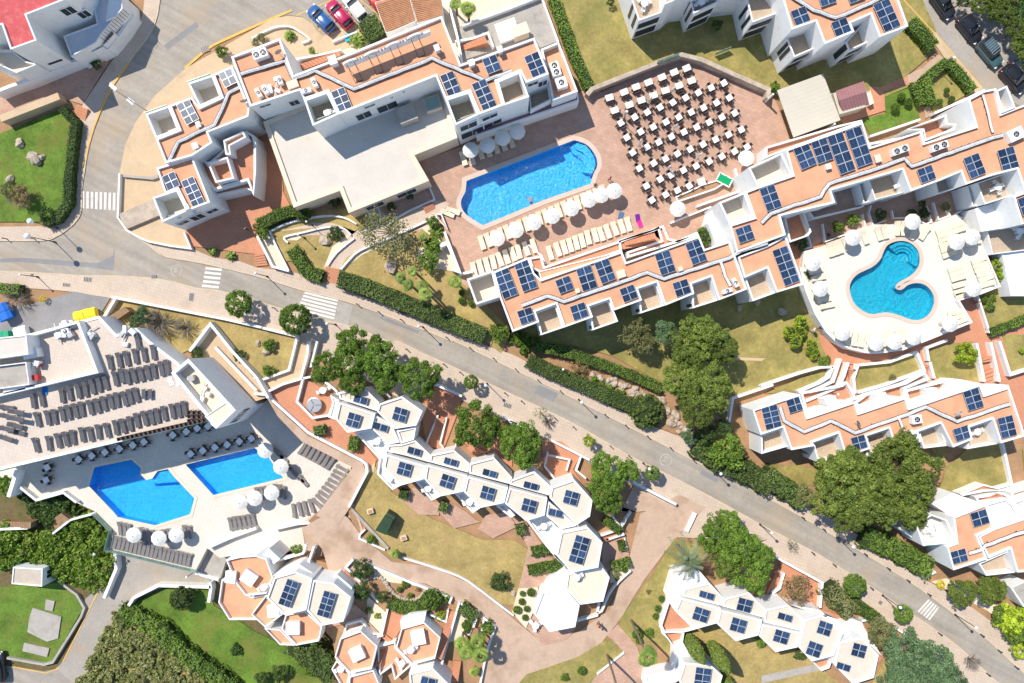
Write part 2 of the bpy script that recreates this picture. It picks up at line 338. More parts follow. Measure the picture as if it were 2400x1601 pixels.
for ln, lb in ((main_top[1:], 'stone kerb along the upper edge of the diagonal road'), (main_bot, 'stone kerb along the lower edge of the diagonal road'), (T(0, 1, '-60,640 390,640 520,600 600,550 680,480 740,380 750,200') , 'stone kerb round the crossroads corner'), (n_left[:], 'stone kerb beside the shaded side road')):
    o = ribbon('kerb', [P(p, .15) for p in smooth_line(ln, 3)], .16, -.1, .155, KERB); tag(o, lb, 'kerb', kind='structure')
o = ribbon('kerb', [P(p, .1) for p in smooth_line(T(0, 0, '1700,625 1920,440 2120,340 2351,235') + T(1, 0, '160,165 330,95'), 4)], .28, 0, .12, YPAINT); tag(o, 'yellow painted kerb at the car park bend', 'kerb', kind='structure')
o = ribbon('kerb', [P(p, .1) for p in smooth_line(T(0, 0, '760,1540 800,1390 860,1180 1000,850 1180,580'), 4)], .2, 0, .165, YPAINT); tag(o, 'yellow painted kerb beside the walled corner lawn', 'kerb', kind='structure')
for s, lb in ((T(2, 2, '250,400 420,480 380,560 200,470'), 'grey patched rectangle in the road below the dome hedge'), (T(2, 2, '1750,1180 1900,1260 1880,1300 1720,1215'), 'small grey patch in the road by the bushes'), (T(1, 1, '1150,1330 1500,1470 1490,1500 1140,1360'), 'long thin trench patch in the road above the pines'), (T(0, 0, '1500,420 1800,200 1830,240 1540,460'), 'grey patch in the car park entrance')):
    slab('road', s, .0405, ASPHP, lb, 'road', .03)
# ---- painted markings (each stripe a piece of the road)
def stripes(parent, lst, z=.05):
    for s in lst:
        w = [P(p, z) for p in s]; mk('stripe', ccw([tuple(q) for q in w]), [tuple(range(len(w)))], PAINT, parent)
def zebra(a0, a1, b0, b1, n, duty=.55):
    """n bars between the two edges a0-a1 and b0-b1, each bar running from a to b"""
    out = []
    for i in range(n):
        t0 = i / n; t1 = (i + duty) / n
        L = lambda p, q, t: (p[0] + (q[0] - p[0]) * t, p[1] + (q[1] - p[1]) * t)
        out.append([L(a0, a1, t0), L(a0, a1, t1), L(b0, b1, t1), L(b0, b1, t0)])
    return out
def crossing(pts, n, label, duty=.55):
    z = zebra(*pts, n, duty)
    r = root('zebra_crossing', label, 'crossing'); stripes(r, z); r['kind'] = 'structure'
crossing(T(0, 1, '752,190 1080,205 752,345 1075,365'), 8, 'white zebra crossing at the mouth of the side road')
crossing(T(0, 1, '1890,885 1850,1085 2040,900 2005,1100'), 5, 'worn white zebra crossing just right of the painted speed roundel')
crossing(T(1, 1, '450,1110 370,1290 755,1185 715,1380'), 6, 'wide striped crossing on the road hump by the garden steps', .62)
crossing(T(3, 3, '1470,800 1580,880 1370,910 1490,1000'), 5, 'small zebra crossing at the lower end of the diagonal road', .62)
slab('road', T(1, 1, '760,1190 890,1245 840,1425 715,1385'), .042, CONC, 'grey concrete ramp of the road hump beside the striped crossing', 'road', .05)
def roundel(c, rad, rot, label):
    r = root('painted_roundel', label, 'road marking'); r['kind'] = 'structure'
    c0 = P(c, .055); n = 40; v = []; f = []
    for i in range(n):
        a = 2 * math.pi * i / n
        for q in (rad, rad * .86): v.append((c0.x + q * math.cos(a), c0.y + q * math.sin(a), .055))
    f = [(2 * i, 2 * ((i + 1) % n), 2 * ((i + 1) % n) + 1, 2 * i + 1) for i in range(n)]
    mk('ring', v, f, PAINTW, r)
    for ch, dx in (('3', -.27), ('0', .27)):
        cu = bpy.data.curves.new('digit', 'FONT'); cu.body = ch; cu.size = rad * 1.05; cu.align_x = 'CENTER'; cu.align_y = 'CENTER'; cu.extrude = .002; cu.offset = .015
        o = bpy.data.objects.new('digit', cu); COL.objects.link(o); o.parent = r
        d = Vector((math.cos(rot), math.sin(rot))) * dx * rad * 1.15
        o.location = (c0.x + d.x, c0.y + d.y, .058); o.rotation_euler = (0, 0, rot); cu.materials.append(PAINTW)
roundel(T(0, 1, '1622,918')[0], .78, R(80), 'white painted speed limit roundel on the road near the crossroads')
roundel(T(2, 2, '1413,1090')[0], .80, R(62), 'white painted speed limit roundel halfway down the diagonal road')
for i, s in enumerate(('560,290 700,185', '700,215 820,120', '830,135 945,40', '960,0 1120,130', '560,280 600,335 745,295', '760,275 860,240 905,190')):
    o = ribbon('bay_line', [P(p, .06) for p in T(1, 0, s)], .12, .0, .05, YPAINT); tag(o, 'yellow parking bay line in the car park, ' + ('left of the blue car', 'between the blue and crimson cars', 'between the crimson and white cars', 'right of the white car', 'below the blue car', 'below the crimson car')[i], 'bay line', kind='structure')
o = ribbon('bay_line', [P(p, .06) for p in T(1, 0, '370,140 700,0')], .14, .0, .05, YPAINT); tag(o, 'long yellow line above the parked blue car', 'bay line', kind='structure')
# ---- upper left: corner lawn, footpaths
slab('lawn', T(0, 0, '-60,1250 560,1000 640,1060 690,1120 640,1420 620,1567') + T(0, 1, '590,250 560,330 440,450 340,470 -60,470'), .16, LAWNG, 'green corner lawn inside the dark hedge wall', 'lawn')
slab('path', T(0, 0, '-60,830 850,500 1000,560 760,960 560,900 480,920 -60,1080'), .14, PINKP, 'shaded paved walk below the red roofed house', 'path')
# ---- site of the large building
slab('forecourt', n_right[:7] + T(1, 0, '160,165 300,145 430,160 520,225 600,335 1100,140 1300,330 700,700') + T(0, 1, '2300,300 1700,570 1750,715 1370,650 1290,630 1150,545'), .115, PAVE2, 'sand coloured forecourt wrapped round the large apartment building', 'forecourt')
slab('court', F('425,540 440,565 640,590 600,545 600,510 670,480 650,440 640,290 590,290 520,400 420,500'), .14, TERR, 'terracotta tiled entrance court beside the white flat roofed hall', 'court')
slab('terrace_paving', F('960,370 1050,340 1330,215 1345,200 1380,212 1565,130 1770,215 1785,240 1812,320 1760,370 1715,440 1650,490 1560,640 1240,700 1120,690 1060,650 1012,500 960,535 900,500 840,480 850,430'), .16, PINKP, 'pink paved terrace around the free form pool', 'terrace', holes=[pool1])
slab('court', T(1, 0, '340,600 730,460 780,470 1000,380 1240,290 1760,-40 2600,-200 2700,400 1880,600 345,700'), .12, GRAVEL, 'pale gravel court behind the large building', 'court')
slab('terrace_paving', T(1, 0, '1880,240 2351,70') + T(2, 0, '270,-20 420,380 260,440 200,340 -470,560 -500,300'), .5, CONC, 'pale concrete yard with white walls behind the large building', 'terrace', .6)
# ---- garden by the road
slab('lawn', F('600,540 700,490 850,470 1010,515 1062,640 1175,760 1150,812 1100,770 900,690 775,650 735,650 690,600 650,600'), .15, LAWN2, 'dry yellow garden lawn between the road hedge and the pool', 'lawn')
slab('gravel_bed', T(1, 1, '290,640 260,610 420,575 640,525 790,530 870,590 660,870 620,900 700,700 830,600 780,555 640,545 430,600 380,640'), .17, GRAVEL, 'white gravel border curving round the small lawn island', 'bed')
slab('gravel_bed', T(1, 1, '860,860 800,930 770,900 900,770 1100,690 1370,620 1650,430 1720,650 1880,900 1800,920 1640,900 1480,800 1500,720 1660,640 1520,530 1380,600 1180,690 980,770'), .165, GRAVEL, 'white gravel border beside the pool terrace wall', 'bed')
slab('path', T(1, 1, '650,880 770,910 830,800 960,720 1150,650 1290,590 1660,420 1780,300 1640,270 1400,400 1240,490 1130,310 1000,340 1080,500 920,560 700,480 500,480 450,500 200,560 150,600 200,730 310,900 250,960 420,1000 330,800 250,640 260,600 420,565 640,512 800,515 880,590 740,740'), .18, PAVE, 'curving paved garden path with white kerb walls', 'path')
slab('gravel_bed', T(1, 1, '20,560 120,560 300,920 150,890'), .19, GRAVEL, 'narrow white gravel bed beside the court steps', 'bed')
# ---- top right gardens
slab('lawn', F('1268,-40 1350,207 1560,128 1775,220 1800,180 2120,95 2150,70 2100,-40'), .14, LAWN, 'large lawn around the terraced white block at the top', 'lawn')
slab('lawn', T(3, 0, '-20,560 1190,380 1310,790 1070,890 650,1140 100,850'), .15, LAWN, 'shaded lawn behind the cream metal roof', 'lawn')
slab('lawn', T(3, 0, '1190,330 1290,190 1540,450 1490,510 1280,690 1200,400'), .17, LAWN, 'sunlit lawn corner beside the white block', 'lawn')
slab('road', T(3, 0, '1235,-60 1975,820 2600,1100 2600,300 2000,-60'), .03, DRIVE, 'beige lane with parked dark cars at the top corner', 'road')
slab('sidewalk', T(3, 0, '1140,-60 1240,-60 1975,815 1840,900 1640,560 1560,440 1290,190 1200,0'), .13, PAVE2, 'narrow sand coloured sidewalk beside the lane of dark cars', 'sidewalk')
o = ribbon('road_line', [P(p, .16) for p in T(3, 0, '1250,0 1590,370 1970,805')], .12, .0, .145, YPAINT); tag(o, 'yellow line beside the lane of dark cars', 'road line', kind='structure')
slab('lawn', T(3, 0, '700,1140 1080,1040 1070,890 1310,800 1400,1090 940,1250 870,1110'), .165, LAWNG, 'green lawn with three clipped balls above the long roof', 'lawn')
slab('lawn', T(3, 0, '1430,730 1650,540 1890,830 1520,1040'), .17, LAWN, 'triangular lawn enclosed by a clipped hedge', 'lawn')
slab('path', T(3, 0, '1280,690 1420,620 1570,500 1640,555 1420,725 1440,850 1515,1040 1450,1090 1380,760 1290,760'), .18, RUST, 'salmon garden path forking beside the triangular hedge', 'path')
slab('path', T(3, 0, '640,1040 940,960 930,800 1030,800 1280,700 1300,780 1060,840 1090,1010 690,1140'), .16, TERR, 'tiled path and slab beside the mauve roofed hut', 'path')
# ---- south of the long building
slab('lawn', F('1165,760 1240,720 1845,620 1885,790 1905,832 1690,912 1665,960 1560,900 1400,815 1300,790 1210,790'), .15, LAWN, 'lawn in the shadow of the long orange roofed building', 'lawn')
slab('bed', T(2, 2, '100,100 480,210 900,330 1400,520 1560,640 1700,800 1500,850 1360,800 1100,560 560,380'), .155, SOIL, 'red soil bank with rocks between the two road hedges', 'bed')
slab('path', T(2, 2, '2020,145 2400,160 2400,185 2020,170'), .165, PAVE2, 'thin paved strip across the lawn by the tall pines', 'path')
# ---- kidney pool surroundings
slab('court', F('1800,560 1850,560 2400,560 2400,990 1920,900 1890,820 1850,700'), .14, TERR, 'terracotta walk curling below the kidney pool deck', 'court')
slab('court', T(3, 1, '130,400 620,300 1240,200 1880,180 1930,340 1730,420 900,540 480,660 330,740 200,600'), .17, PINKP, 'shaded patios behind the kidney pool', 'court')
KD = 1.2
deck2 = T(3, 1, '330,740 520,690 900,520 960,495 1500,490 1730,400 1850,520 1960,640 2000,760 2130,1060 1940,1130 1750,1190 1870,1390 1500,1540') + T(3, 2, '1240,70 1000,105 900,100 740,55') + T(3, 1, '620,1550 530,1450 440,1310 360,1110 310,900')
LW = [('830,225 1120,190 1380,100 1440,270 1190,370 830,470 790,330', 'small walled lawn below the round end of the kidney pool deck'),
      ('1480,80 1650,20 1890,0 1940,100 2000,370 1700,340 1530,340 1480,180', 'walled lawn with one bright round shrub'),
      ('-50,170 200,90 450,40 560,240 300,310 -50,420', 'strip of lawn by the clipped ball tree'),
      ('-30,480 320,330 560,260 590,320 280,460', 'narrow lawn wedge inside the white retaining wall'),
      ('2150,-60 2450,-60 2450,290 2240,300', 'lawn corner beside the white ramp at the picture edge'),
      ('1640,1160 1900,930 2140,930 2230,1310 1700,1400 1560,1400', 'lawn right of the great pine'),
      ('-60,1130 300,1140 470,1180 430,1330 250,1310 60,1180', 'lawn left of the great pine'),
      ('2340,1000 2450,980 2450,1200 2360,1210', 'tiny lawn corner beside the right path')]
for s, lb in LW: slab('lawn', T(3, 2, s), .17, LAWN, lb, 'lawn')
slab('lawn', T(3, 1, '1950,1150 2000,1490 2450,1320 2450,950 2180,1000 2110,1080'), .172, LAWN, 'lawn behind the kidney pool with two round bushes', 'lawn')
slab('bed', T(3, 1, '2030,780 2150,760 2230,1130 2120,1100'), .175, SOIL, 'soil bed with a bright shrub beside the sun deck', 'bed')
slab('lawn', T(3, 2, '1560,400 1640,1160 1500,1000'), .165, LAWN, 'lawn strip under the great pine', 'lawn')
slab('path', T(3, 3, '1500,640 1640,610 2351,980 2450,1100 2450,1200 2000,900'), .17, GRAVEL, 'pale gravel yard beside the lower road', 'path')
# ---- below the road: hexagon gardens
slab('garden', T(0, 1, '1060,1180 1280,1210 2070,1370 2400,1440') + T(1, 1, '370,1530 350,1600') + T(1, 2, '290,270 50,350 -120,250') + T(0, 2, '1730,80 1560,170 1380,-30 1230,-130') + T(0, 1, '1060,1500 1160,1400 940,1390'), .16, LAWN2, 'dry raised garden with bare shrubs beside the lounger terrace', 'lawn')
slab('path', T(1, 2, '360,0 480,0 430,320 760,700 700,760 880,850 1100,1090 1080,1200 1010,1210 990,1100 480,850 90,490 -40,520 -350,-60 -420,-170 -600,-10 -470,-110 -60,330 60,350 300,270'), .18, PAVE2, 'orange paved walkway stepping down past the white walls', 'path')
slab('path', T(1, 2, '100,480 430,330 700,480 900,830 1110,1090 1010,1200 1000,1110 480,840'), .19, TERR, 'terracotta terraces beside the round metal table', 'path')
slab('path', T(1, 2, '100,520 480,870 980,1120 1010,1200 860,1530 760,1680 550,1600 890,1160 420,920 200,690'), .185, RUST, 'curving resin walkway above the lower pool deck', 'path')
slab('lawn', F('812,1165 845,1085 860,1070 900,1130 990,1190 1110,1240 1180,1240 1215,1262 1200,1390 1150,1388 1060,1325 980,1292 900,1280 860,1240'), .16, LAWN2, 'broad dry lawn enclosed by the hexagon houses and the path', 'lawn')
slab('path', F('705,1205 770,1170 800,1190 830,1230 900,1290 990,1300 1080,1340 1150,1395 1190,1430 1250,1480 1330,1450 1400,1400 1440,1300 1470,1180 1560,1135 1620,1165 1540,1250 1480,1330 1425,1420 1370,1490 1300,1520 1230,1545 1210,1590 1100,1590 1130,1440 1050,1380 980,1340 900,1330 800,1330 760,1330 740,1260'), .14, RUST, 'curving resin drive between the hexagon houses', 'path',
     zs=[-.6, -.2, .14] + [.14] * 26 + [.05, -.5, -1.2] if False else None)
slab('path', X('706,1226 718,1288 700,1310 790,1345 845,1335 850,1240 830,1180 768,1185'), 0, RUST, 'sloping resin forecourt beside the lower pool deck', 'path', .3, zs=[-2.48, -2.48, -2.48, -.2, .1, .1, .1, -1.2])
for s, lb in (('1310,1430 1480,1330 1610,1470 1690,1480 1680,1600 1490,1590', 'pink paved patio below the hexagon row, first from the pool side'), ('1680,1567 1760,1460 1930,1567 2020,1640 2060,1660 1820,1720', 'pink paved patio below the hexagon row, second from the pool side'), ('2040,1720 2110,1600 2300,1567 2400,1700 2180,1810', 'pink paved patio below the hexagon row, third from the pool side')):
    slab('patio', T(1, 2, s), .19, PINKP, lb, 'patio')
slab('patio', T(2, 3, '-10,20 140,110 440,520 480,600 240,690 60,700 150,330'), .19, PINKP, 'pink paved patio with two low hedges', 'patio')
slab('patio', T(2, 3, '830,260 1040,220 1080,420 880,540 820,500'), .195, PINKP, 'pink paved patio beside the entrance steps', 'patio')
slab('gravel_bed', T(2, 3, '60,700 240,690 200,930 130,1070 0,920'), .2, GRAVEL, 'white gravel bed with six round green shrubs', 'bed')
slab('patio', T(2, 3, '190,930 350,1090 590,1060 500,1170 290,1225 130,1060'), .2, PINKP, 'pink paved patio with white chairs in front of the white hexagon', 'patio')
slab('gravel_bed', T(2, 3, '900,540 1100,470 1090,540 990,640 900,650'), .2, GRAVEL, 'white gravel bed with two clipped balls', 'bed')
slab('lawn', T(2, 3, '975,1000 1100,830 1300,560 1490,240 1800,330 1620,560 1480,600 1420,900 1350,1040 1480,1260 1440,1310 1300,1180 1110,1210 980,1080'), .17, LAWN, 'lawn wedge with the date palm and round shrubs', 'lawn')
slab('lawn', T(2, 3, '40,1600 130,1490 600,1330 850,1180 930,1170 1030,1290 780,1490 700,1600'), .17, LAWN, 'lawn strip with a leaning palm and small shrubs', 'lawn')
slab('path', T(2, 3, '870,1130 970,1030 1150,1240 1250,1567 1000,1600 700,1600 780,1490 1030,1290 920,1170'), .175, PINKP, 'pink paved path between two leaning palms', 'path')
slab('lawn', T(2, 3, '1640,1100 1860,1020 2050,1190 2260,1140 2400,1300 2400,1600 1900,1600 1960,1400'), .165, LAWN2, 'dry lawn beside the two dark cypresses', 'lawn')
slab('lawn', T(3, 3, '-60,1270 70,1300 280,1250 420,1380 700,1600 -60,1600'), .17, LAWN2, 'dry lawn below the cream hexagon row', 'lawn')
slab('lawn', T(3, 3, '960,1530 1110,1320 1170,1300 1160,1600 960,1600'), .17, LAWN2, 'dry lawn corner beside the blue green pine', 'lawn')
slab('path', T(3, 3, '-60,1500 420,1400 480,1450 -60,1570'), .18, CONC, 'pale concrete path crossing the lowest lawn', 'path')
slab('gravel_bed', T(1, 3, '1020,480 1790,790 1740,840 1560,800 1550,700 1480,680 1200,640 1060,560'), .18, GRAVEL, 'white gravel bed with rounded tufts inside a rock border', 'bed')
slab('gravel_bed', T(1, 3, '1010,760 1190,920 1150,1120 1030,1000'), .185, GRAVEL, 'white gravel strip beside the sunken patio', 'bed')
slab('patio', T(1, 3, '880,830 1040,960 1030,1010 1150,1130 1040,1150 960,1000 800,1030 640,1060'), .18, PINKP, 'pink sunken patio between the orange hexagons', 'patio')
slab('patio', T(1, 3, '1240,860 1380,940 1330,1070 1250,1190 1150,1140'), .185, TERR, 'terracotta landing between the orange hexagons', 'patio')
slab('gravel_bed', T(1, 3, '1860,840 2040,930 1960,1130 1760,1200'), .18, GRAVEL, 'white gravel bed beside the palm and the long steps', 'bed')
slab('path', T(1, 3, '1040,780 880,560 800,520 760,580 900,680 960,700'), .185, PAVE2, 'sand coloured landing at the top of short steps', 'path')
slab('patio', T(2, 2, '270,900 460,920 620,1060 560,1180 740,1430 560,1290 440,1340 300,1150'), .19, TERR, 'terracotta patio with an open white wall frame', 'patio')
slab('patio', T(1, 2, '1640,400 1890,510 1860,640 1720,1000 1560,950 1520,640'), .19, TERR, 'terracotta steps court between the hexagon houses', 'patio')
slab('patio', T(1, 2, '1850,870 1950,1000 2060,1080 2200,940 2351,830 2351,1150 2180,1060'), .192, TERR, 'terracotta strip behind the hexagon houses', 'patio')
slab('patio', T(2, 2, '740,1430 1000,1560 1120,1330 1480,1530 1150,1567') , .16, RUST, 'resin apron at the end of the white road wall', 'patio')
slab('patio', T(3, 3, '100,440 500,680 470,880 420,880 860,1000 1050,1330 1000,1400 200,880'), .17, TERR, 'terracotta strip behind the cream hexagon row', 'patio')
# ---- lower left: pool deck, drive, lawns
slab('pool_deck', T(0, 2, '-100,1200 700,1000 1900,700 2351,600') + T(1, 2, '100,540 430,915 880,1150 890,1190 600,1567') + X('706,1226 716,1286 640,1300 560,1300') + T(0, 3, '2010,420 1900,330 1790,540 990,340 1040,160 880,0') + T(0, 2, '700,1480 580,1390 330,1460 180,1340 -100,1250'), PD, DECKP, 'pale paved deck around the two lower pools', 'deck', 2.2, holes=[pool3, pool4])
slab('road', T(0, 3, '1040,380 1090,390 1800,545 1990,620 1930,690 1500,690 1210,800 1130,890 1060,960 900,1260 700,1700 400,1700 460,1480 560,1390 760,1000 780,800 900,690 1000,560'), LOW + .04, DRIVE, 'stained concrete drive below the glass railed pool deck', 'road')
slab('road', T(0, 3, '-60,1390 400,1460 520,1440 700,1600 -60,1700'), LOW + .05, ASPH, 'grey asphalt turning in the lowest corner', 'road')
slab('lawn', T(0, 3, '-60,690 560,650 740,780 750,900 480,1370 400,1390 -60,1300'), LOW + .08, LAWNG, 'bright green lawn round the small flat roofed hut', 'lawn')
slab('lawn', T(0, 3, '1150,920 1290,810 1480,710 1900,710 1960,860 2346,1100') + T(1, 3, '300,1250 650,1500 760,1700') + T(0, 3, '2250,1700 1900,1300 1500,1020'), LOW + .09, LAWNG, 'sloping green lawn with the dark clipped dome', 'lawn')

slab('bed', T(0, 3, '1060,970 1400,1110 1600,1330 1950,1700 620,1700 800,1400 910,1180'), LOW + .03, LAWN2, 'dry grassy bank under the brush beside the drive', 'bed')
slab('pool_deck', deck2, KD, DECK, 'cream sun deck around the kidney shaped pool', 'deck', 1.3, holes=[pool2])
slab('path', T(0, 3, '1780,560 1890,330 2100,230 2346,140 2400,420 2070,450 2010,640'), -3.6, CONC, 'shaded concrete passage below the arched white wall', 'path', 1.2)
for s, lb in (('905,715 760,1010 575,1375', 'yellow line along the stained drive'), ('120,1420 420,1478 545,1430', 'yellow line at the lowest turning')):
    o = ribbon('road_line', [P(p, LOW + .1) for p in T(0, 3, s)], .13, LOW, LOW + .075, YPAINT); tag(o, lb, 'road line', kind='structure')
# ---------------------------------------------------------------- pools
def watermat(name, tint):
    m = bpy.data.materials.new(name); m.use_nodes = True; nt = m.node_tree; nt.nodes.remove(nt.nodes['Principled BSDF'])
    tr = nt.nodes.new('ShaderNodeBsdfTransparent'); tr.inputs[0].default_value = (*tint, 1)
    gl = nt.nodes.new('ShaderNodeBsdfGlossy'); gl.inputs['Roughness'].default_value = .1
    fr = nt.nodes.new('ShaderNodeFresnel'); fr.inputs[0].default_value = 1.33
    tc = nt.nodes.new('ShaderNodeTexCoord'); n = nt.nodes.new('ShaderNodeTexNoise'); n.inputs['Scale'].default_value = 3.2; n.inputs['Detail'].default_value = 3; n.inputs['Distortion'].default_value = .8
    nt.links.new(tc.outputs['Object'], n.inputs['Vector'])
    bp = nt.nodes.new('ShaderNodeBump'); bp.inputs['Strength'].default_value = 1.0; bp.inputs['Distance'].default_value = .2
    nt.links.new(n.outputs['Fac'], bp.inputs['Height']); nt.links.new(bp.outputs[0], gl.inputs['Normal']); nt.links.new(bp.outputs[0], fr.inputs['Normal'])
    mx = nt.nodes.new('ShaderNodeMixShader'); nt.links.new(fr.outputs[0], mx.inputs[0]); nt.links.new(tr.outputs[0], mx.inputs[1]); nt.links.new(gl.outputs[0], mx.inputs[2])
    nt.links.new(mx.outputs[0], nt.nodes['Material Output'].inputs['Surface'])
    return m
def poolmat(name, c, c2):
    m = mat(name, c, .5, .06, 3.0, spec=.3); tile_overlay(m, .25, 17, .1, 1.25, 1, .16)
    return stain_or_caustic_overlay(m, c2, 3.4, .5, .66)  # paler c2 patches paint caustic light into the mosaic floor colour
def pool(outline, z, depth, floor_m, tint, label, steps=(), coping=.32, cop_m=None, wz=-.12):
    r = root('swimming_pool', label, 'pool'); r['kind'] = 'structure'
    w = ccw([tuple(P(p, z)[:2]) for p in outline]); n = len(w)
    f = [(p[0], p[1], z - depth) for p in w] + [(p[0], p[1], z + .005) for p in w]
    mk('basin', f, tri(w) + [(i, n + i, n + (i + 1) % n, (i + 1) % n) for i in range(n)], floor_m, r)
    wi = offset(w, -.012)
    mk('water', [(p[0], p[1], z + wz) for p in wi], tri(wi), watermat('pool_water', tint), r)
    a = offset(w, -coping); b = offset(w, .04); zt = z + .05
    v = [(p[0], p[1], zt) for p in a] + [(p[0], p[1], zt) for p in b] + [(p[0], p[1], z - .05) for p in a] + [(p[0], p[1], z - .05) for p in b]
    fc = []
    for i in range(n):
        j = (i + 1) % n
        fc += [(i, j, n + j, n + i), (2 * n + i, 2 * n + j, j, i), (n + i, n + j, 3 * n + j, 3 * n + i)]
    mk('coping', v, fc, cop_m or CREAM, r)
    for k, (s, dz) in enumerate(steps):
        prism('pool_step', [tuple(P(p, z - dz)[:2]) for p in s], z - depth + .002, z - dz, floor_m, r)
    return r
PB1 = poolmat('blue_mosaic', (.06, .52, .90), (.26, .76, .96))
PB2 = poolmat('turquoise_mosaic', (.02, .46, .62), (.05, .54, .70))
PB3 = poolmat('deep_blue_mosaic', (.025, .51, .94), (.07, .60, .96))
PINKC = mat('pink_coping', (.62, .47, .37), .85, .06, 1)
arcs = []
pool(pool1, .17, 1.4, PB1, (.78, .93, .98), 'large free form blue pool beside the dining tables', coping=.55, cop_m=PINKC,
     steps=[(smooth_line(T(2, 0, '600,1310 690,1350 750,1440 765,1520 735,1600'), 3) + T(2, 0, '700,1590 715,1510 700,1450 650,1400 590,1370 560,1330'), .35), (smooth_line(T(2, 0, '560,1330 590,1370 650,1400 700,1450 715,1510 700,1590'), 3) + T(2, 0, '650,1580 665,1520 650,1480 610,1440 560,1410 530,1350'), .7)])
K1 = lambda k: smooth_line(T(3, 1, ' '.join('%g,%g' % (1235 + (x - 1235) * k, 810 + (y - 810) * k) for x, y in ((1110, 700), (1190, 655), (1290, 660), (1365, 725), (1385, 800), (1370, 880)))), 3)
pool(pool2, KD + .01, 1.0, PB2, (.80, .95, .97), 'turquoise kidney shaped pool with curved steps', coping=.45, cop_m=PINKC, wz=-.08,
     steps=[(K1(.98) + K1(.78)[::-1], .2), (K1(.775) + K1(.6)[::-1], .42), (K1(.595) + K1(.42)[::-1], .62)])
pool(pool3, PD + .01, 1.35, PB3, (.76, .92, .99), 'angular deep blue pool partly shaded by the terrace', steps=[(T(0, 2, '1450,1195 1540,1178 1640,1290 1370,1310 1420,1255'), .35)])
pool(pool4, PD + .01, 1.3, PB3, (.76, .92, .99), 'four sided blue pool beside the dark square tables')
# ================================================================ BUILDINGS
def block(r, pts, z, ph=.45, pt=.26, roof=None, wallm=None, z0=-.6, rname='roof', wname='wall'):
    """white walls with a parapet rising ph above a flat roof or floor; outline given at the parapet top"""
    w = ccw([tuple(P(p, z)[:2]) for p in pts]); n = len(w); q = offset(w, pt); q2 = offset(w, pt - .01)
    v = [(p[0], p[1], z0) for p in w] + [(p[0], p[1], z) for p in w] + [(p[0], p[1], z) for p in q] + [(p[0], p[1], z - ph - .02) for p in q]
    f = []
    for i in range(n):
        j = (i + 1) % n
        f += [(i, j, n + j, n + i), (n + i, n + j, 2 * n + j, 2 * n + i), (2 * n + i, 2 * n + j, 3 * n + j, 3 * n + i)]
    mk(wname, v, f, wallm or WHITE, r)
    return mk(rname, [(p[0], p[1], z - ph) for p in q2], tri(q2), roof or ROOFO, r)
def building(name, label, cat='building'): return root(name, label, cat)
def opening(r, a, b, z, t, wd, zc, h, name='window', m=None, frame=True, side=1):
    """a window on the wall under the roof edge a-b (plan points at height z), t along it, centre height zc"""
    A, B = P(a, z), P(b, z); d = (B - A); L = d.length; d.normalize(); nrm = Vector((d.y, -d.x, 0)) * side
    if nrm.dot(-(A + B) / 2) < 0: nrm = -nrm
    c = A + d * L * t; c.z = zc
    rz = math.atan2(d.y, d.x)
    o = box(name, c + nrm * .01 - Vector((0, 0, h / 2)), (wd, .1, h), m or DARKG, r, rz)
    if frame:
        mb = MB()
        for sx in (-1, 1): mb.box((sx * wd / 2, 0, h / 2), (.07, .16, h + .12), WPLAS)
        for zz in (0, h): mb.box((0, 0, zz), (wd, .16, .07), WPLAS)
        if wd > .9: mb.box((0, 0, h / 2), (.05, .15, h), WPLAS)
        ob('frame', mb.mesh('frame'), o)
    return o
def rail(r, pts, z, h=.9, m=None):
    mb = MB(); line = [P(p, z) for p in pts]
    for a, b in zip(line, line[1:]):
        d = b - a; c = (a + b) / 2
        mb.box((c.x, c.y, z + h / 2), (d.length, .03, h), m or GRAIL, math.atan2(d.y, d.x))
        mb.tube([a + Vector((0, 0, h)), b + Vector((0, 0, h))], .025, METAL)
    return ob('glass_rail', mb.mesh('glass_rail'), r)
def steps(label, q, n, z0, z1, m=None, name='steps', parent=None, cat='steps'):
    """flight from edge q0-q1 (z0) to edge q3-q2 (z1): n treads, each a piece"""
    r = parent or root(name, label, cat)
    for i in range(n):
        z = z0 + (z1 - z0) * (i + 1) / n
        L = lambda p, s, t: (p[0] + (s[0] - p[0]) * t, p[1] + (s[1] - p[1]) * t)
        pts = [L(q[0], q[3], i / n), L(q[1], q[2], i / n), L(q[1], q[2], (i + .93) / n), L(q[0], q[3], (i + .93) / n)]
        prism('step', [tuple(P(p, z)[:2]) for p in pts], min(z0, z1) - .25, z, m or TERR, r)
    return r
# ---------------------------------------------------------------- A: large apartment building
A = building('apartment_building', 'large white apartment building with orange roofs, hall and rooftop sign')
ZA = 8.3
amain = T(1, 0, '-230,520 220,350 345,690 730,540 1705,145 1880,590 2556,345 2690,680 2480,762 2425,655 2210,745 2275,965 2050,1050 1960,840 1740,910 1650,700 760,1050 660,840 440,915 400,830 -55,980')
block(A, amain, ZA, .4, .24)
wing = T(0, 0, '1430,1275 1520,1500 1765,1430 1950,1310 1910,1215 2280,1070 2290,985 2130,605 1955,685 2035,890 1830,985 1760,890 1555,968 1645,1190')
block(A, wing, 6.8, .4, .22)
block(A, T(0, 0, '1335,1045 1553,968 1643,1190 1430,1272'), 6.85, 2.3, .22, CREAM, rname='terrace_floor')
block(A, T(0, 0, '1725,762 1953,685 2033,890 1830,982'), 6.85, 2.3, .22, CREAM, rname='terrace_floor')
block(A, T(0, 1, '1435,-25 1765,-130 1930,290 1727,365 1630,170 1515,210'), 6.2, .35, .22)
block(A, T(0, 1, '1400,245 1628,170 1724,365 1490,475'), 6.25, 2.3, .22, CREAM, rname='terrace_floor')
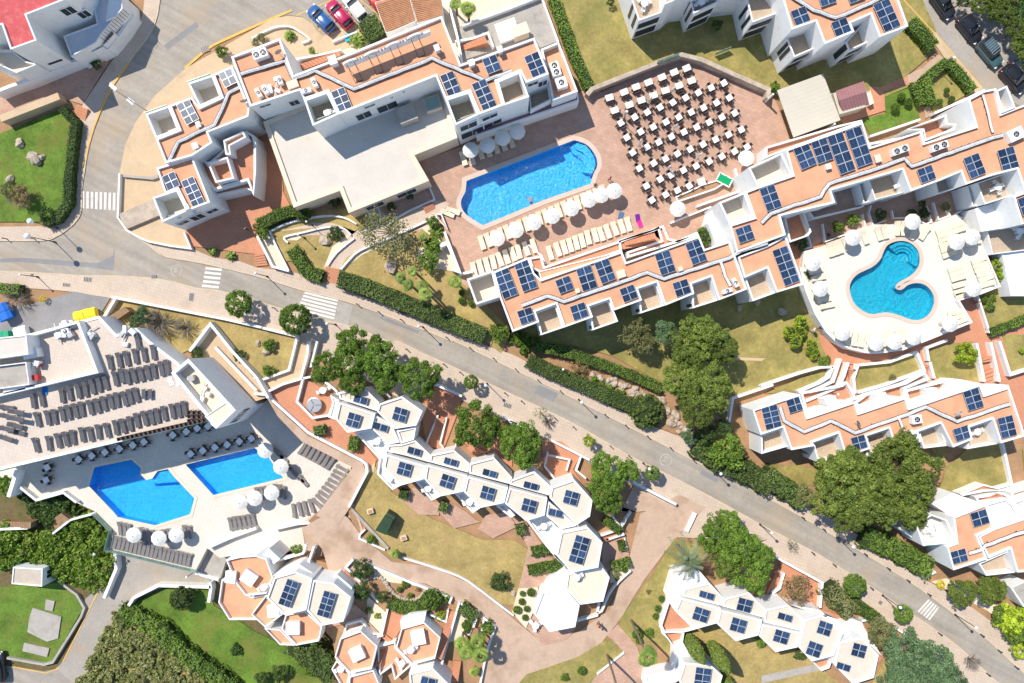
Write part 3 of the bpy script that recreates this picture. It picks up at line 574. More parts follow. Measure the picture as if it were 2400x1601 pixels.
block(A, T(1, 0, '440,915 658,840 758,1050 520,1155'), ZA + .05, 2.4, .22, BALCF, rname='terrace_floor')
block(A, T(1, 0, '1740,910 1958,840 2048,1050 1830,1150'), ZA + .05, 2.4, .22, BALCF, rname='terrace_floor')
block(A, T(1, 0, '2210,745 2424,655 2508,890 2275,968'), ZA + .05, 2.4, .22, BALCF, rname='terrace_floor')
block(A, T(2, 0, '265,450 430,382 605,840 375,922'), 5.3, .9, .24, ROOFO)
block(A, T(2, 0, '150,830 330,765 360,915 170,1010'), 4.4, 1.2, .14, BALCF, rname='terrace_floor')
block(A, T(2, 0, '-340,1190 170,1015 375,925 605,840 615,925 190,1070 -330,1250'), 2.9, .15, .2, MAUVE, rname='canopy')
# hall
block(A, T(1, 0, '65,1120 430,960 1650,560 1850,1265 1455,1425 1590,1660 850,1957 770,1752 345,1907'), 3.6, .28, .55, ROOFG, CREAM, wname='hall_wall')
# stair blocks on the court side
block(A, T(0, 0, '1770,1440 1850,1420 1910,1500 2140,1290 2260,1200 2330,1240 2351,1320 2351,1567 2330,1800 2270,1660 1960,1750 1830,1567'), 3.9, .5, .3, TERR, rname='landing')
block(A, T(0, 0, '1900,1490 2090,1440 2150,1640 1980,1680'), 4.9, 1.8, .22, TERR, rname='landing')
block(A, T(0, 0, '2050,1290 2230,1200 2260,1260 2110,1340 2120,1420 2070,1420'), 5.4, .5, .2, ROOFO, rname='landing')
block(A, T(0, 1, '1950,175 2250,50 2351,100 2351,200 2260,170 1990,230'), 3.0, .3, .2, TERR, rname='landing')
# skylight and roof boxes on the hall
mb = MB(); c = P(T(1, 0, '1622,955')[0], 3.9); mb.box((c.x, c.y, 3.75), (2.0, 1.7, .8), CREAM, R(18)); ob('skylight_kerb', mb.mesh('skylight_kerb'), A)
mb = MB(); mb.box((c.x, c.y, 4.2), (1.7, 1.4, .12), GLASS, R(18)); mb.box((c.x, c.y, 4.17), (1.85, 1.55, .08), METAL, R(18)); ob('skylight', mb.mesh('skylight'), A)
mb = MB(); c = P(T(1, 0, '1385,1045')[0], 4.6); mb.box((c.x, c.y, 4.1), (2.3, 2.0, 1.4), CONC, R(20)); ob('roof_box', mb.mesh('roof_box'), A)
for (a, b, t, wd, zc, h) in [((760, 1050), (1650, 700), .30, 1.4, 7.3, .5), ((760, 1050), (1650, 700), .53, .35, 7.2, .3), ((760, 1050), (1650, 700), .66, .35, 7.5, .3), ((760, 1050), (1650, 700), .2, 1.9, 5.2, 1.9), ((760, 1050), (1650, 700), .45, 2.6, 5.0, 2.0), ((-55, 980), (400, 830), .25, 1.4, 7.4, .5), ((-55, 980), (400, 830), .75, 1.2, 5.6, 1.4)]:
    opening(A, T(1, 0, '%g,%g' % a)[0], T(1, 0, '%g,%g' % b)[0], ZA, t, wd, zc, h)
for t, wd, zc, h in ((.3, .4, 5.4, .3), (.6, .4, 5.2, .3), (.5, 1.6, 3.2, 1.9), (.82, 1.4, 3.2, 1.2), (.2, 1.4, 3.4, 1.2)):
    opening(A, T(0, 1, '1490,475')[0], T(0, 1, '1930,290')[0], 6.2, t, wd, zc, h)
for t, wd, zc, h in ((.3, 1.3, 7.3, .9), (.75, 1.2, 6.3, 1.6)):
    opening(A, T(2, 0, '130,760')[0], T(2, 0, '340,685')[0], ZA, t, wd, zc, h)
for t, wd, zc, h in ((.25, 2.2, 6.2, 1.8), (.7, 2.0, 6.4, 1.2), (.3, 3.0, 3.2, 2.2), (.75, 2.4, 3.2, 2.2)):
    opening(A, T(1, 0, '1830,1150')[0], T(1, 0, '2275,968')[0], ZA, t, wd, zc, h)
for t, wd, zc, h in ((.3, 2.4, 2.2, 1.8), (.7, 2.6, 2.2, 1.8)):
    opening(A, T(1, 0, '850,1957')[0], T(1, 0, '1590,1660')[0], 3.6, t, wd, zc, h)
for s in ('1345,1050 1550,978', '1735,768 1945,692'): rail(A, T(0, 0, s), 6.0, .6)
for s in ('455,920 535,1140 750,1050', '1755,915 1840,1135 2040,1055'): rail(A, T(1, 0, s), ZA - 1.9, 1.0)
rail(A, T(0, 1, '1480,290 1560,440 1700,390'), 4.2, 1.0)
# clay tiled porch roof behind
tl = building('tiled_porch', 'clay tiled lean-to roof behind the large building')
block(tl, T(1, 0, '1090,20 1400,-60 1470,190 1250,290 1190,300'), 3.2, .02, .05, CLAY, WHITE)
block(tl, T(1, 0, '1410,-60 1690,-60 1720,140 1480,215'), 3.5, .02, .05, CLAY, WHITE)
def tile_rows(r, q, z, n, m_):
    L = lambda p, s, t: (p[0] + (s[0] - p[0]) * t, p[1] + (s[1] - p[1]) * t)
    for i in range(n):
        t = (i + .5) / n; a = P(L(q[0], q[3], t), z); b = P(L(q[1], q[2], t), z)
        mb = MB(); mb.tube([a, b], .11, m_, 8); ob('tile_row', mb.mesh('tile_row'), r)
tile_rows(tl, T(1, 0, '1100,40 1395,-50 1460,190 1200,295'), 3.2, 16, CLAY)
tile_rows(tl, T(1, 0, '1412,-50 1690,-55 1715,140 1485,210'), 3.5, 15, CLAY)
# ---------------------------------------------------------------- D: terraced block at the top
D = building('terraced_block', 'white terraced block with orange roof and deep balconies at the top')
ZD = 8.0
block(D, T(3, 0, '-60,-300 120,-60 220,270 440,195 520,405 795,290 760,210 945,130 1025,340 1290,240 1195,-20 1100,-300'), ZD, .35, .22)
block(D, T(3, 0, '165,330 440,197 518,405 240,525'), 5.4, .8, .16, BALCF, rname='balcony_floor')
block(D, T(3, 0, '715,385 945,132 1023,340 745,465'), 5.4, .8, .16, BALCF, rname='balcony_floor')
block(D, T(3, 0, '520,400 800,290 720,390'), 5.3, .3, .1, WHITE, rname='ledge')
block(D, T(2, 0, '1390,-200 1405,40 1480,10 1560,-60 2380,-160 2400,-400 1390,-400'), 7.6, .3, .2)
for i, s in enumerate(('1030,-200 1165,190 1388,110 1400,40 1390,-200', '1590,-200 1668,125 1895,20 1880,-200', '2110,-200 2208,205 2440,120 2440,-200')):
    block(D, T(2, 0, s), 5.4, .8, .16, BALCF, rname='balcony_floor')
for a, b, z in (((1165, 190), (1388, 110), 5.4), ((1668, 125), (1895, 20), 5.4), ((2208, 205), (2440, 120), 5.4)):
    a_, b_ = T(2, 0, '%g,%g' % a)[0], T(2, 0, '%g,%g' % b)[0]
    opening(D, a_, b_, z, .5, 2.7, 3.6, 1.3, 'balcony_opening', frame=False); opening(D, a_, b_, z, .5, 2.7, 1.4, 1.5, 'balcony_opening', frame=False)
for a, b in (((240, 525), (518, 405)), ((745, 465), (1023, 340))):
    a_, b_ = T(3, 0, '%g,%g' % a)[0], T(3, 0, '%g,%g' % b)[0]
    opening(D, a_, b_, 5.4, .5, 2.9, 3.6, 1.2, 'balcony_opening', frame=False); opening(D, a_, b_, 5.4, .5, 2.9, 1.4, 1.4, 'balcony_opening', frame=False)
for c, rr, s in ((2, 0, ('1030,-200 1165,190', '1590,-200 1668,125', '2110,-200 2208,205')), (3, 0, ('165,330 240,525', '715,385 745,465'))):
    for q in s:
        a_, b_ = T(c, rr, q)
        for t in (.62, .85): opening(D, a_, b_, 5.4, t if c == 2 else t - .3, .45, 3.6, 3.2, 'window_slot', frame=False)
# ---------------------------------------------------------------- C: long diagonal building
Cb = building('long_apartment_building', 'long white apartment building with stepped orange roof and solar panels')
ZC = 6.8
block(Cb, T(2, 1, '-175,930 150,795 205,940 265,1000 1010,740 1050,840 1720,600 1770,720 2000,645 2160,1090 1900,1190 1830,975 1650,1040 1675,1130 1405,1240 1330,1025 1155,1085 1195,1190 935,1285 895,1180 705,1245 745,1345 480,1440 405,1225 215,1295 250,1390 5,1480 -115,1160'), ZC, .35, .22)
for s in ('1650,1040 1828,977 1898,1190 1660,1265', '1155,1087 1328,1027 1403,1238 1180,1312', '705,1247 893,1182 975,1385 740,1467', '215,1297 403,1227 478,1440 265,1512'):
    block(Cb, T(2, 1, s), ZC - .7, 1.5, .2, BALCF, rname='balcony_floor')
    a = T(2, 1, s); opening(Cb, a[0], a[3], ZC - .7, .86, .35, 4.6, 2.4, 'window_slot', frame=False)
block(Cb, T(1, 1, '1935,995 2172,915 2236,1160 2020,1230'), ZC - .2, 2.2, .22, CREAM, rname='terrace_floor')
block(Cb, T(3, 1, '165,-192 870,-447 940,-217 1410,-367 1440,-257 1910,-407 1840,-657 1990,-737 2095,-757 2150,-527 2275,-577 2600,-700 2600,420 2330,495 2255,235 2360,195 2290,-15 2070,40 1815,130 1775,10 1595,85 1310,190 1235,-10 580,180 620,295 360,355 115,415 165,590 -285,755 -351,500 -126,430 -211,195 -95,150 227,40'), ZC + .1, .35, .22)
block(Cb, T(3, 1, '-275,790 -10,690 165,595 328,1045 80,1120 -5,895 -215,985'), ZC - .4, .35, .2)
block(Cb, T(3, 1, '-215,987 -7,897 78,1120 -140,1200'), ZC - 1.0, 1.5, .2, BALCF, rname='balcony_floor')
block(Cb, T(3, 1, '-181,-27 126,-168 225,40 -94,152'), ZC, 2.0, .22, CREAM, rname='terrace_floor')
block(Cb, T(3, 1, '-451,290 -213,195 -128,430 -351,500'), ZC, 2.0, .22, CREAM, rname='terrace_floor')
block(Cb, T(3, 0, '2095,832 2195,785 2275,988 2150,1038'), ZC + .3, 1.6, .2, CREAM, rname='terrace_floor')
# stepped sunny balconies above the kidney pool
for s, z, fl in (('920,78 1235,-8 1308,190 985,270', 5.2, BALCF), ('1535,105 1775,12 1812,135 1560,215', 4.6, BALCF), ('1920,110 2290,-13 2352,195 1990,310', 4.8, BALCF), ('590,185 830,110 880,330 420,440 370,370 625,298', 2.6, PINKP), ('830,110 920,78 985,270 880,300', 3.8, GLASS), ('1830,140 1920,110 1985,305 1880,330', 3.4, GLASS)):
    block(Cb, T(3, 1, s), z, .9, .14, fl, rname='balcony_floor')
block(Cb, T(3, 1, '150,430 330,370 400,560 370,600 200,660'), 3.6, 1.2, .2, TERR, rname='landing')
block(Cb, T(3, 1, '1900,350 2240,235 2330,500 1960,560'), 3.4, .1, .12, WHITE, rname='white_roof')
block(Cb, T(3, 1, '2010,550 2400,490 2450,720 2060,770'), 2.6, .8, .12, BALCF, rname='balcony_floor')
block(Cb, T(3, 1, '2150,760 2450,720 2450,1150 2230,1150'), 2.2, .1, .12, WHITE, rname='white_roof')
for s, z in (('985,270 1308,190', 5.2), ('1990,310 2352,195', 4.8)): rail(Cb, T(3, 1, s), z - .2, .5)
for s, t, wd in (('985,270 1308,190', .5, 3), ('1310,190 1595,85', .3, .5), ('1310,190 1595,85', .62, .5), ('1990,310 2352,195', .5, 3)):
    a, b = T(3, 1, s); opening(Cb, a, b, 5.2, t, wd, 3.0, 1.8, 'window')
# stairs and planters on the pool side
st = T(2, 1, '255,930 1330,560 1370,630 1060,745 1010,735 265,995')
block(Cb, T(2, 1, '185,905 250,930 265,1000 1010,738 1000,650 1300,560 1340,540 1370,640 1055,745 1060,800 1720,598 1700,560 1520,640 1440,620 1390,500 1270,545 300,880 270,780 150,800'), 2.4, .35, .26, TERR, rname='gallery_floor')
block(Cb, T(2, 1, '245,925 1010,735 1015,755 265,1000'), 5.0, .15, .12, ROOFO, rname='gallery_roof')
steps('terracotta stair flight along the long building', T(2, 1, '1040,690 1030,655 1310,570 1330,620'), 12, 2.1, 4.2)
block(Cb, T(3, 1, '-650,150 -850,240 -830,290 -480,170 -370,100 -350,50 -620,130'), .9, .25, .16, SOIL, rname='planter_soil')
block(Cb, T(2, 1, '1840,340 1920,300 2000,520 2050,700 1880,690 1800,480'), 3.2, .15, .2, WHITE, rname='white_roof')
# north gallery of the long building
for s in ('950,-210 1430,-360 1440,-300 1230,-290 945,-240', '1270,-380 1640,-520 1650,-440 1730,-430 1720,-380 1440,-270 1420,-370'):
    block(Cb, T(3, 1, s), 5.2, 1.4, .24, TERR, rname='gallery_floor')
block(Cb, T(3, 0, '-20,1350 -20,1450 160,1380 870,1120 860,1100 650,1150'), 3.4, .6, .2, TERR, rname='gallery_floor')
# ---------------------------------------------------------------- F: lower right building
Fb = building('right_apartment_building', 'white apartment building with zigzag orange roof beside the great pine')
ZF = 5.3
block(Fb, T(3, 2, '-141,630 290,485 365,700 800,555 835,660 1265,515 1300,615 1950,395 1990,495 2215,420 2365,870 2140,937 2065,715 1850,790 1880,900 1700,975 1590,755 1380,830 1410,920 1170,985 1115,800 905,870 945,985 715,1060 650,845 410,930 430,960 215,1000 140,790 -66,860'), ZF, .35, .2)
for s in ('1852,790 2063,717 2138,937 1830,990', '1382,830 1588,757 1640,960 1430,985', '907,870 1113,802 1165,965 905,1070', '412,930 648,847 713,1060 460,1112', '-64,862 138,792 200,960 -60,1035'):
    block(Fb, T(3, 2, s), ZF - .9, 1.3, .18, BALCF, rname='balcony_floor')
a = T(3, 2, '320,980 455,1112'); opening(Fb, a[0], a[1], 4.3, .4, .4, 3, 2, 'window_slot', frame=False)
# north side: stair walls, galleries
for s, z in (('300,470 680,400 700,380 730,370 820,530 360,690', 1.6), ('905,480 1260,380 1440,280 1490,350 1260,440 1280,520 840,650 800,560', 1.7), ('1260,450 1700,340 1720,370 1950,390 1300,610', 2.0)):
    block(Fb, T(3, 2, s), z, .9, .26, TERR, rname='gallery_floor')
for s, z in (('520,530 620,500 640,560 545,592', 3.0), ('990,490 1080,465 1102,530 1012,558', 3.0), ('1460,440 1552,425 1568,480 1482,503', 3.0), ('350,640 480,600 490,640 362,695', 2.4), ('840,600 960,570 970,600 838,655', 2.4), ('1300,560 1430,520 1440,555 1302,612', 2.4), ('1690,380 1740,345 1950,385 1900,408 1700,460', 3.6), ('1960,395 2210,400 2215,418 1992,492', 3.2)):
    block(Fb, T(3, 2, s), z, .08, .2, WHITE, rname='white_roof')
wl = [('-60,410 -30,400 300,290 480,240 600,235', 1.2, 'white retaining wall beside the narrow lawn wedge'), ('600,235 560,330 480,380 280,465', 1.2, 'white stair wall above the zigzag roof'), ('670,160 600,370 380,470', 1.3, 'curved white ramp wall below the ball tree'), ('740,195 700,320 650,420 350,550', 1.2, 'long white stair wall beside short terracotta steps'), ('800,480 790,340 830,220 1120,190 1370,100 1440,270 1270,330 1080,400 830,470', 1.0, 'white wall round the small lawn below the kidney pool deck'), ('1480,180 1460,60 1650,-10', 1.0, 'white wall left of the lawn with a bright shrub'), ('1920,20 1990,370', 1.0, 'white wall right of the lawn with a bright shrub'), ('2050,10 2130,370', 1.1, 'white wall down the middle of the terracotta steps'), ('2130,0 2230,310 2450,240', 1.1, 'white wall beside the right hand terracotta ramp'), ('1530,340 1490,190', .9, 'short white wall beside narrow steps'), ('2160,940 2240,1310 1920,1400', .8, 'white wall right of the lawn by the great pine')]
for s, z, lb in wl: wall(T(3, 2, s), z, .3, label=lb, sm=0)
steps('short terracotta garden steps between white walls', T(3, 2, '745,250 820,260 795,345 740,345'), 5, 1.0, .3)
steps('narrow terracotta steps beside the shrub lawn', T(3, 2, '1435,230 1485,215 1490,260 1450,270'), 3, .9, .4)
steps('terracotta ramp with widely spaced risers, upper flight', T(3, 2, '1950,170 2060,130 2075,180 1960,200'), 2, 1.0, .7)
steps('terracotta ramp with widely spaced risers, lower flight', T(3, 2, '1980,280 2090,240 2110,340 1995,375'), 3, .8, .3)
# building at the right edge, below
F2 = building('corner_apartment_building', 'white and orange apartment building at the lower right edge')
block(F2, T(3, 3, '1700,50 2000,-70 2070,158 1922,222 2012,432 1700,535 1640,320 1730,285'), 5.2, .35, .2)
block(F2, T(3, 3, '2075,152 2346,60 2500,15 2500,540 2285,555 2225,340 2022,425 1930,225'), 4.9, .35, .2)
block(F2, T(3, 3, '1345,100 1500,20 1640,70 1730,283 1420,310'), 4.6, 1.3, .2, DECK, rname='terrace_floor')
block(F2, T(3, 3, '1930,470 2223,342 2283,553 2000,585'), 4.2, 1.2, .18, BALCF, rname='balcony_floor')
block(F2, T(3, 3, '1990,-75 2180,-130 2230,-90 2346,-130 2500,-180 2500,10 2075,148'), 3.6, .5, .3, WHITE, rname='white_roof')
block(F2, T(3, 2, '1500,1490 1700,1390 1900,1470 1985,1560 2010,1580 1700,1620'), 3.4, .1, .3, WHITE, rname='white_roof')
block(F2, T(3, 2, '1900,1430 2160,1390 2230,1430 2200,1490 1960,1530'), 2.2, .5, .24, TERR, rname='gallery_floor')
block(F2, T(3, 2, '2230,1390 2480,1310 2480,1390 2260,1470'), 2.4, .5, .24, TERR, rname='gallery_floor')
block(F2, T(3, 2, '1760,1400 1980,1310 2170,1370 2000,1380 1790,1420'), 1.8, .4, .24, TERR, rname='gallery_floor')
steps('terracotta stair flight behind the corner building', T(3, 2, '1930,1460 1950,1500 2170,1440 2150,1410'), 10, 1.9, 3.0)
block(F2, T(3, 3, '1500,0 1200,150 1430,320 1520,280 1340,130'), 2.6, .2, .2, WHITE, rname='white_roof')
for a, bb, t in (('1200,150', '1345,240', .3), ('1200,150', '1345,240', .65)): opening(F2, T(3, 3, a)[0], T(3, 3, bb)[0], 2.6, t, .8, 1.5, 1.8, 'window')
# ---------------------------------------------------------------- hexagon house rows
def hexrow(label, lst, name='hexagon_house_row'):
    r = building(name, label)
    for it in lst:
        c, rr, s, z = it[:4]; m = it[4] if len(it) > 4 else ROOFW; ph = it[5] if len(it) > 5 else .22
        block(r, T(c, rr, s), z, ph, .15 if m in (ROOFO, TERR) else .22, m, z0=(-5 if (len(it) > 6 and it[6]) else -.6))
    return r
G = hexrow('row of white hexagon houses stepping down from the round table terrace', [
    (1, 2, '750,470 1000,430 1130,560 1110,640 770,530', 4.3), (1, 2, '765,560 1095,665 1060,800 840,840 730,715', 4.6), (1, 2, '1130,575 1340,505 1530,640 1470,775 1275,805 1110,645', 4.9),
    (1, 2, '1097,680 1245,760 1320,930 1215,948 1060,802', 4.25), (1, 2, '1290,820 1470,782 1450,905 1330,940', 4.4), (1, 2, '1210,952 1330,945 1460,908 1600,1040 1590,1110 1380,1050 1200,1010', 4.2),
    (1, 2, '1195,1040 1565,1145 1545,1265 1330,1325 1170,1160', 4.65), (1, 2, '1602,1042 1820,1000 1960,1120 1950,1205 1592,1108', 4.3), (1, 2, '1570,1135 1940,1235 1905,1380 1690,1425 1547,1267', 4.6),
    (1, 2, '1962,1122 2185,1065 2351,1250 2330,1310 1955,1213', 4.3), (1, 2, '1942,1240 2315,1345 2280,1485 2060,1530 1908,1383', 4.6),
    (2, 2, '-15,1275 205,1195 360,1335 340,1415 -20,1315', 4.3), (2, 2, '-25,1345 325,1440 300,1600 130,1650 -65,1490', 4.6), (2, 2, '362,1340 570,1270 740,1460 715,1610 590,1690 345,1440', 4.8),
    (2, 2, '330,1465 480,1590 590,1695 455,1725 310,1600', 4.2), (2, 3, '600,155 690,135 830,280 790,510 550,555 405,395 450,185', 4.7), (2, 3, '512,562 830,512 895,600 835,820 625,850 490,700', 3.5, CREAM), (2, 3, '275,740 488,702 620,855 580,1055 345,1100 200,935', 3.5, WHITE),
    (1, 2, '905,837 1050,805 1212,950 1172,1160 1330,1325 1250,1365 1110,1220 1130,1080', 2.3, WHITE, .5), (1, 2, '1465,1290 1540,1268 1690,1427 1610,1465', 2.3, WHITE, .5), (1, 2, '1825,1402 1905,1383 2060,1532 1990,1580', 2.3, WHITE, .5), (1, 2, '2200,1510 2280,1488 2380,1600 2340,1620', 2.3, WHITE, .5),
    (2, 3, '135,80 310,35 445,170 402,395 480,500 400,420 300,300', 2.3, WHITE, .5), (2, 3, '490,520 550,557 510,562 488,700 275,738 330,640', 2.4, WHITE, .2), (1, 2, '680,490 760,540 730,720 665,700 700,560', 3.2, WHITE, .2)])
Hh = hexrow('row of cream hexagon houses along the lower road', [
    (2, 3, '1580,705 1810,650 1940,790 1925,860 1560,770', 4.3), (2, 3, '1545,785 1915,880 1875,1020 1680,1075 1500,900', 4.6), (2, 3, '1945,795 2170,735 2335,900 2325,975 1930,865', 4.5), (2, 3, '1905,895 2295,990 2260,1130 2050,1185 1877,1025', 4.7),
    (3, 3, '-20,895 185,850 335,1000 310,1090 -40,1010', 4.3), (3, 3, '-50,1030 310,1110 270,1240 70,1285 -80,1140', 4.6), (3, 3, '335,992 500,945 690,1110 600,1320 400,1370 280,1240', 4.5), (3, 3, '650,1195 860,1150 1015,1310 970,1520 780,1580 605,1400', 4.3),
    (2, 3, '1500,560 1700,520 1810,648 1580,703 1545,783 1500,898 1430,800', 3.2, WHITE, .15), (3, 3, '200,850 480,900 690,1108 860,1148 690,1100 640,1000', 2.6, WHITE, .1), (2, 3, '1365,1040 1440,810 1500,900 1680,1077 1590,1100 1400,1110', 2.2, TERR, .8), (3, 3, '405,1372 600,1322 565,1430 490,1460', 2.0, TERR, .7), (3, 3, '650,1050 760,975 860,1010 880,1060 1050,1330 860,1150', 1.6, WHITE, .2)])
Hl = hexrow('cream hexagon house with solar panels behind the two cypresses', [(2, 3, '1580,1380 1820,1400 1930,1500 1880,1680 1600,1700 1530,1540', 4.4), (2, 3, '1490,1230 1570,1200 1640,1330 1580,1378 1530,1540 1420,1620 1210,1600 1230,1500 1480,1450', 2.4, WHITE, .2), (2, 3, '1370,1090 1580,1105 1560,1230 1480,1240', 2.0, TERR, .9)])
Bb = hexrow('group of hexagon houses with cream and orange roofs beside the drive', [
    (1, 3, '165,600 360,545 515,610 460,900 260,945 95,790', 4.5, ROOFW, .25, 1), (1, 3, '520,625 710,650 870,780 800,1005 590,1045 462,902', 4.3, ROOFW, .25, 1), (1, 3, '270,942 450,908 605,1052 575,1185 365,1225 230,1075', 2.6, ROOFO, .5, 1),
    (0, 3, '2070,440 2200,410 2346,400 2440,430 2500,600 2440,750 2250,770 2150,640', 2.4, ROOFO, .5, 1), (0, 3, '2030,620 2150,640 2300,780 2440,760 2560,900 2420,990 2100,990 2000,830', 1.2, ROOFO, .5, 1), (0, 3, '2440,755 2590,940 2430,1060 2300,940', 1.8, ROOFO, .5, 1),
    (1, 3, '75,1065 225,1080 360,1225 220,1220', 1.2, ROOFO, .5, 1),
    (1, 3, '770,1160 960,1090 1110,1230 1060,1440 860,1480 720,1330', 2.8, ROOFO, .5, 1), (1, 3, '1330,1070 1540,1010 1690,1150 1640,1345 1430,1400 1280,1245', 3.0, ROOFO, .5, 1), (1, 3, '1400,1480 1620,1430 1780,1590 1740,1760 1430,1760', 3.8, ROOFW, .25, 1),
    (1, 3, '855,1510 1075,1450 1130,1580 1100,1760 830,1760', 2.3, ROOFO, .5, 1), (1, 3, '690,1440 740,1360 860,1480 835,1600 780,1600', 1.6, ROOFO, .5, 1), (1, 3, '1110,1235 1275,1190 1280,1245 1430,1402 1270,1540 1240,1420 1130,1500', 1.4, ROOFO, .6, 1),
    (1, 3, '820,1030 960,990 1000,1030 1040,1150 1150,1140 960,1092 790,1150', 1.0, PINKP, .6, 1), (1, 3, '1320,1000 1400,940 1560,920 1540,1010 1330,1070', 1.8, WHITE, .1, 1), (1, 3, '60,400 120,335 220,430 160,480', 1.6, WHITE, .1, 1), (1, 3, '150,590 360,480 400,480 520,560 520,622 362,543', 3.0, WHITE, .1, 1), (1, 3, '590,655 745,575 880,690 870,778 712,648', 2.4, WHITE, .1, 1)])
# ---------------------------------------------------------------- E: red roofed house
E = building('red_roofed_house', 'white house with red flat roof in the upper left corner')
ZE = 8.8
block(E, T(0, 0, '-400,-400 760,-400 610,-10 240,135 335,370 95,455 15,225 -400,300'), ZE, .3, .18, ROOFR)
block(E, T(0, 0, '580,330 890,215 820,-60 1000,-100 1125,80 930,310 880,390 650,520'), 4.0, .3, .12, mat('blue_grey_deck', (.58, .60, .62), .8, .06, .8), rname='terrace_floor')
block(E, T(0, 0, '1010,-60 1110,-60 1125,80 1060,150 970,190'), 4.3, .1, .1, WHITE, rname='terrace_roof')
wall(T(0, 0, '-60,850 90,790 250,735 840,490 990,435 1110,290 1215,130'), 2.2, .4, label='white and pink boundary wall below the red roofed house', z0=-.3)
block(E, T(0, 0, '-60,460 90,455 230,560 340,590 150,670 0,600 -60,620'), 4.6, .6, .15, CREAM, rname='terrace_floor')
for s in ('910,350 1010,250 1050,310 950,420', '800,450 910,400 950,430 850,480'): block(E, T(0, 0, s), 3.0, .2, .08, SOIL, rname='planter_soil')
mb = MB()
for i in range(12):
    t = i / 11; a = P((T(0, 0, '920,340')[0][0] + t * 52, T(0, 0, '920,340')[0][1] - t * 66), 4.6); mb.tube([(a.x, a.y, 3.0), (a.x, a.y, 4.6)], .03, DMETAL, 4)
ob('terrace_railing', mb.mesh('terrace_railing'), E)
for t, wd, zc, h in ((.78, 1.5, 6.8, 1.5), (.97, 1.3, 5.2, 1.4)): opening(E, T(0, 0, '240,135')[0], T(0, 0, '610,-10')[0], ZE, t, wd, zc, h)
opening(E, T(0, 0, '95,455')[0], T(0, 0, '335,370')[0], ZE, .6, 1.8, 3.6, .35, frame=False)
# ---------------------------------------------------------------- T: lounger terrace building and stair tower
Tb = building('terrace_building', 'white building whose flat roof is the big lounger terrace')
ZT = 4.4
block(Tb, T(0, 2, '-240,1240 90,1165 1090,925 1900,735 1980,800 1640,200 1380,0 1250,-125 1070,-65 910,-235 0,0 -240,70'), ZT, .1, .35, TERRACE, z0=-5, rname='terrace_floor')
block(Tb, T(0, 2, '-240,560 905,290 720,-190 -240,80'), ZT + 1.2, .9, .3, TERRACE, z0=ZT - .5, rname='upper_terrace')
block(Tb, T(0, 2, '-240,-10 240,-60 260,120 -240,190'), ZT + 2.6, .15, .15, ROOFG, z0=ZT - .5, rname='kitchen_roof')
block(Tb, T(0, 2, '-240,250 240,190 270,400 -240,470'), ZT + 1.75, .42, .12, CONC, z0=ZT - .5, rname='plant_deck')
tw = building('stair_tower', 'white stair and lift tower with open grey roof between terrace and walkway')
block(tw, T(0, 2, '1570,290 1730,158 2165,630 1985,805'), 7.2, 1.3, .38, CREAM, z0=-5)
block(tw, T(0, 2, '1880,690 2075,560 2165,632 1985,803'), 7.3, .12, .1, CREAM, z0=6.0, rname='hatch_roof')
for t in (.3, .55, .8): opening(tw, T(0, 2, '1985,805')[0], T(0, 2, '2165,630')[0], 7.2, t, 1.0, 3.2, 2.2)
for s, z, lb in (('1740,90 1930,-160 2130,90 2351,330 2460,520', 1.6, 'white wall beside the sunken ramp to the stair tower'), ('1975,55 2351,450', 1.0, 'white wall dividing the orange walkway from the ramp')):
    wall(T(0, 2, s), z, .35, label=lb)
slab('ramp', T(0, 2, '1760,100 1930,-130 2351,360 2440,520 2200,600 1900,150'), .3, PAVE2, 'shaded orange ramp leading to the stair tower', 'ramp')
# glass pool bar corner
mb = MB()
for a, b in zip(T(0, 2, '-20,960 60,1030 95,1170'), T(0, 2, '60,1030 95,1170 -20,1200')):
    A_, B_ = P(a, 2), P(b, 2); d = B_ - A_; mb.box(((A_ + B_) / 2)[:2] + (2.5,) if False else ((A_.x + B_.x) / 2, (A_.y + B_.y) / 2, 2.6), (d.length, .06, 3.4), GRAIL, math.atan2(d.y, d.x))
ob('glass_corner', mb.mesh('glass_corner'), Tb)
# small flat roofed hut
hut = building('utility_hut', 'small white hut with flat beige roof on the green lawn')
block(hut, T(0, 3, '118,505 390,520 385,685 105,660'), LOW + 2.9, .12, .15, mat('hut_roof', (.50, .42, .33), .9, .08, 1.2), z0=LOW - .2)
opening(hut, T(0, 3, '390,520')[0], T(0, 3, '385,685')[0], LOW + 2.9, .45, 1.1, LOW + 1.2, 1.9, 'door')
# metal roofed bar and mauve hut
bar = building('metal_roofed_bar', 'open bar under a ribbed cream metal roof beside the dining tables')
q = T(3, 0, '85,830 500,680 660,1105 235,1262'); zb = 3.0
prism('roof_deck', [tuple(P(p, zb)[:2]) for p in q], zb - .12, zb, mat('roof_purlin', (.30, .26, .2), .7), bar)
L2 = lambda p, s, t: (p[0] + (s[0] - p[0]) * t, p[1] + (s[1] - p[1]) * t)
for i in range(12):
    t = (i + .5) / 12; a = P(L2(q[0], q[3], t), zb); b = P(L2(q[1], q[2], t), zb); d = b - a
    mb = MB(); mb.box(((a.x + b.x) / 2, (a.y + b.y) / 2, zb + .03), (d.length + .1, .53, .08), SHEETM, math.atan2(d.y, d.x)); ob('roof_panel', mb.mesh('roof_panel'), bar)
for k in (0, 1, 2, 3):
    p = P(q[k], zb); p = p * .985; mb = MB(); mb.box((p.x, p.y, 1.5), (.2, .2, 3.0), WHITE); ob('post', mb.mesh('post'), bar)
mb = MB(); c = P(T(3, 0, '370,960')[0], 1); mb.box((c.x + .8, c.y, .6), (3, 5, 1.2), WOOD, R(19)); ob('bar_counter', mb.mesh('bar_counter'), bar)
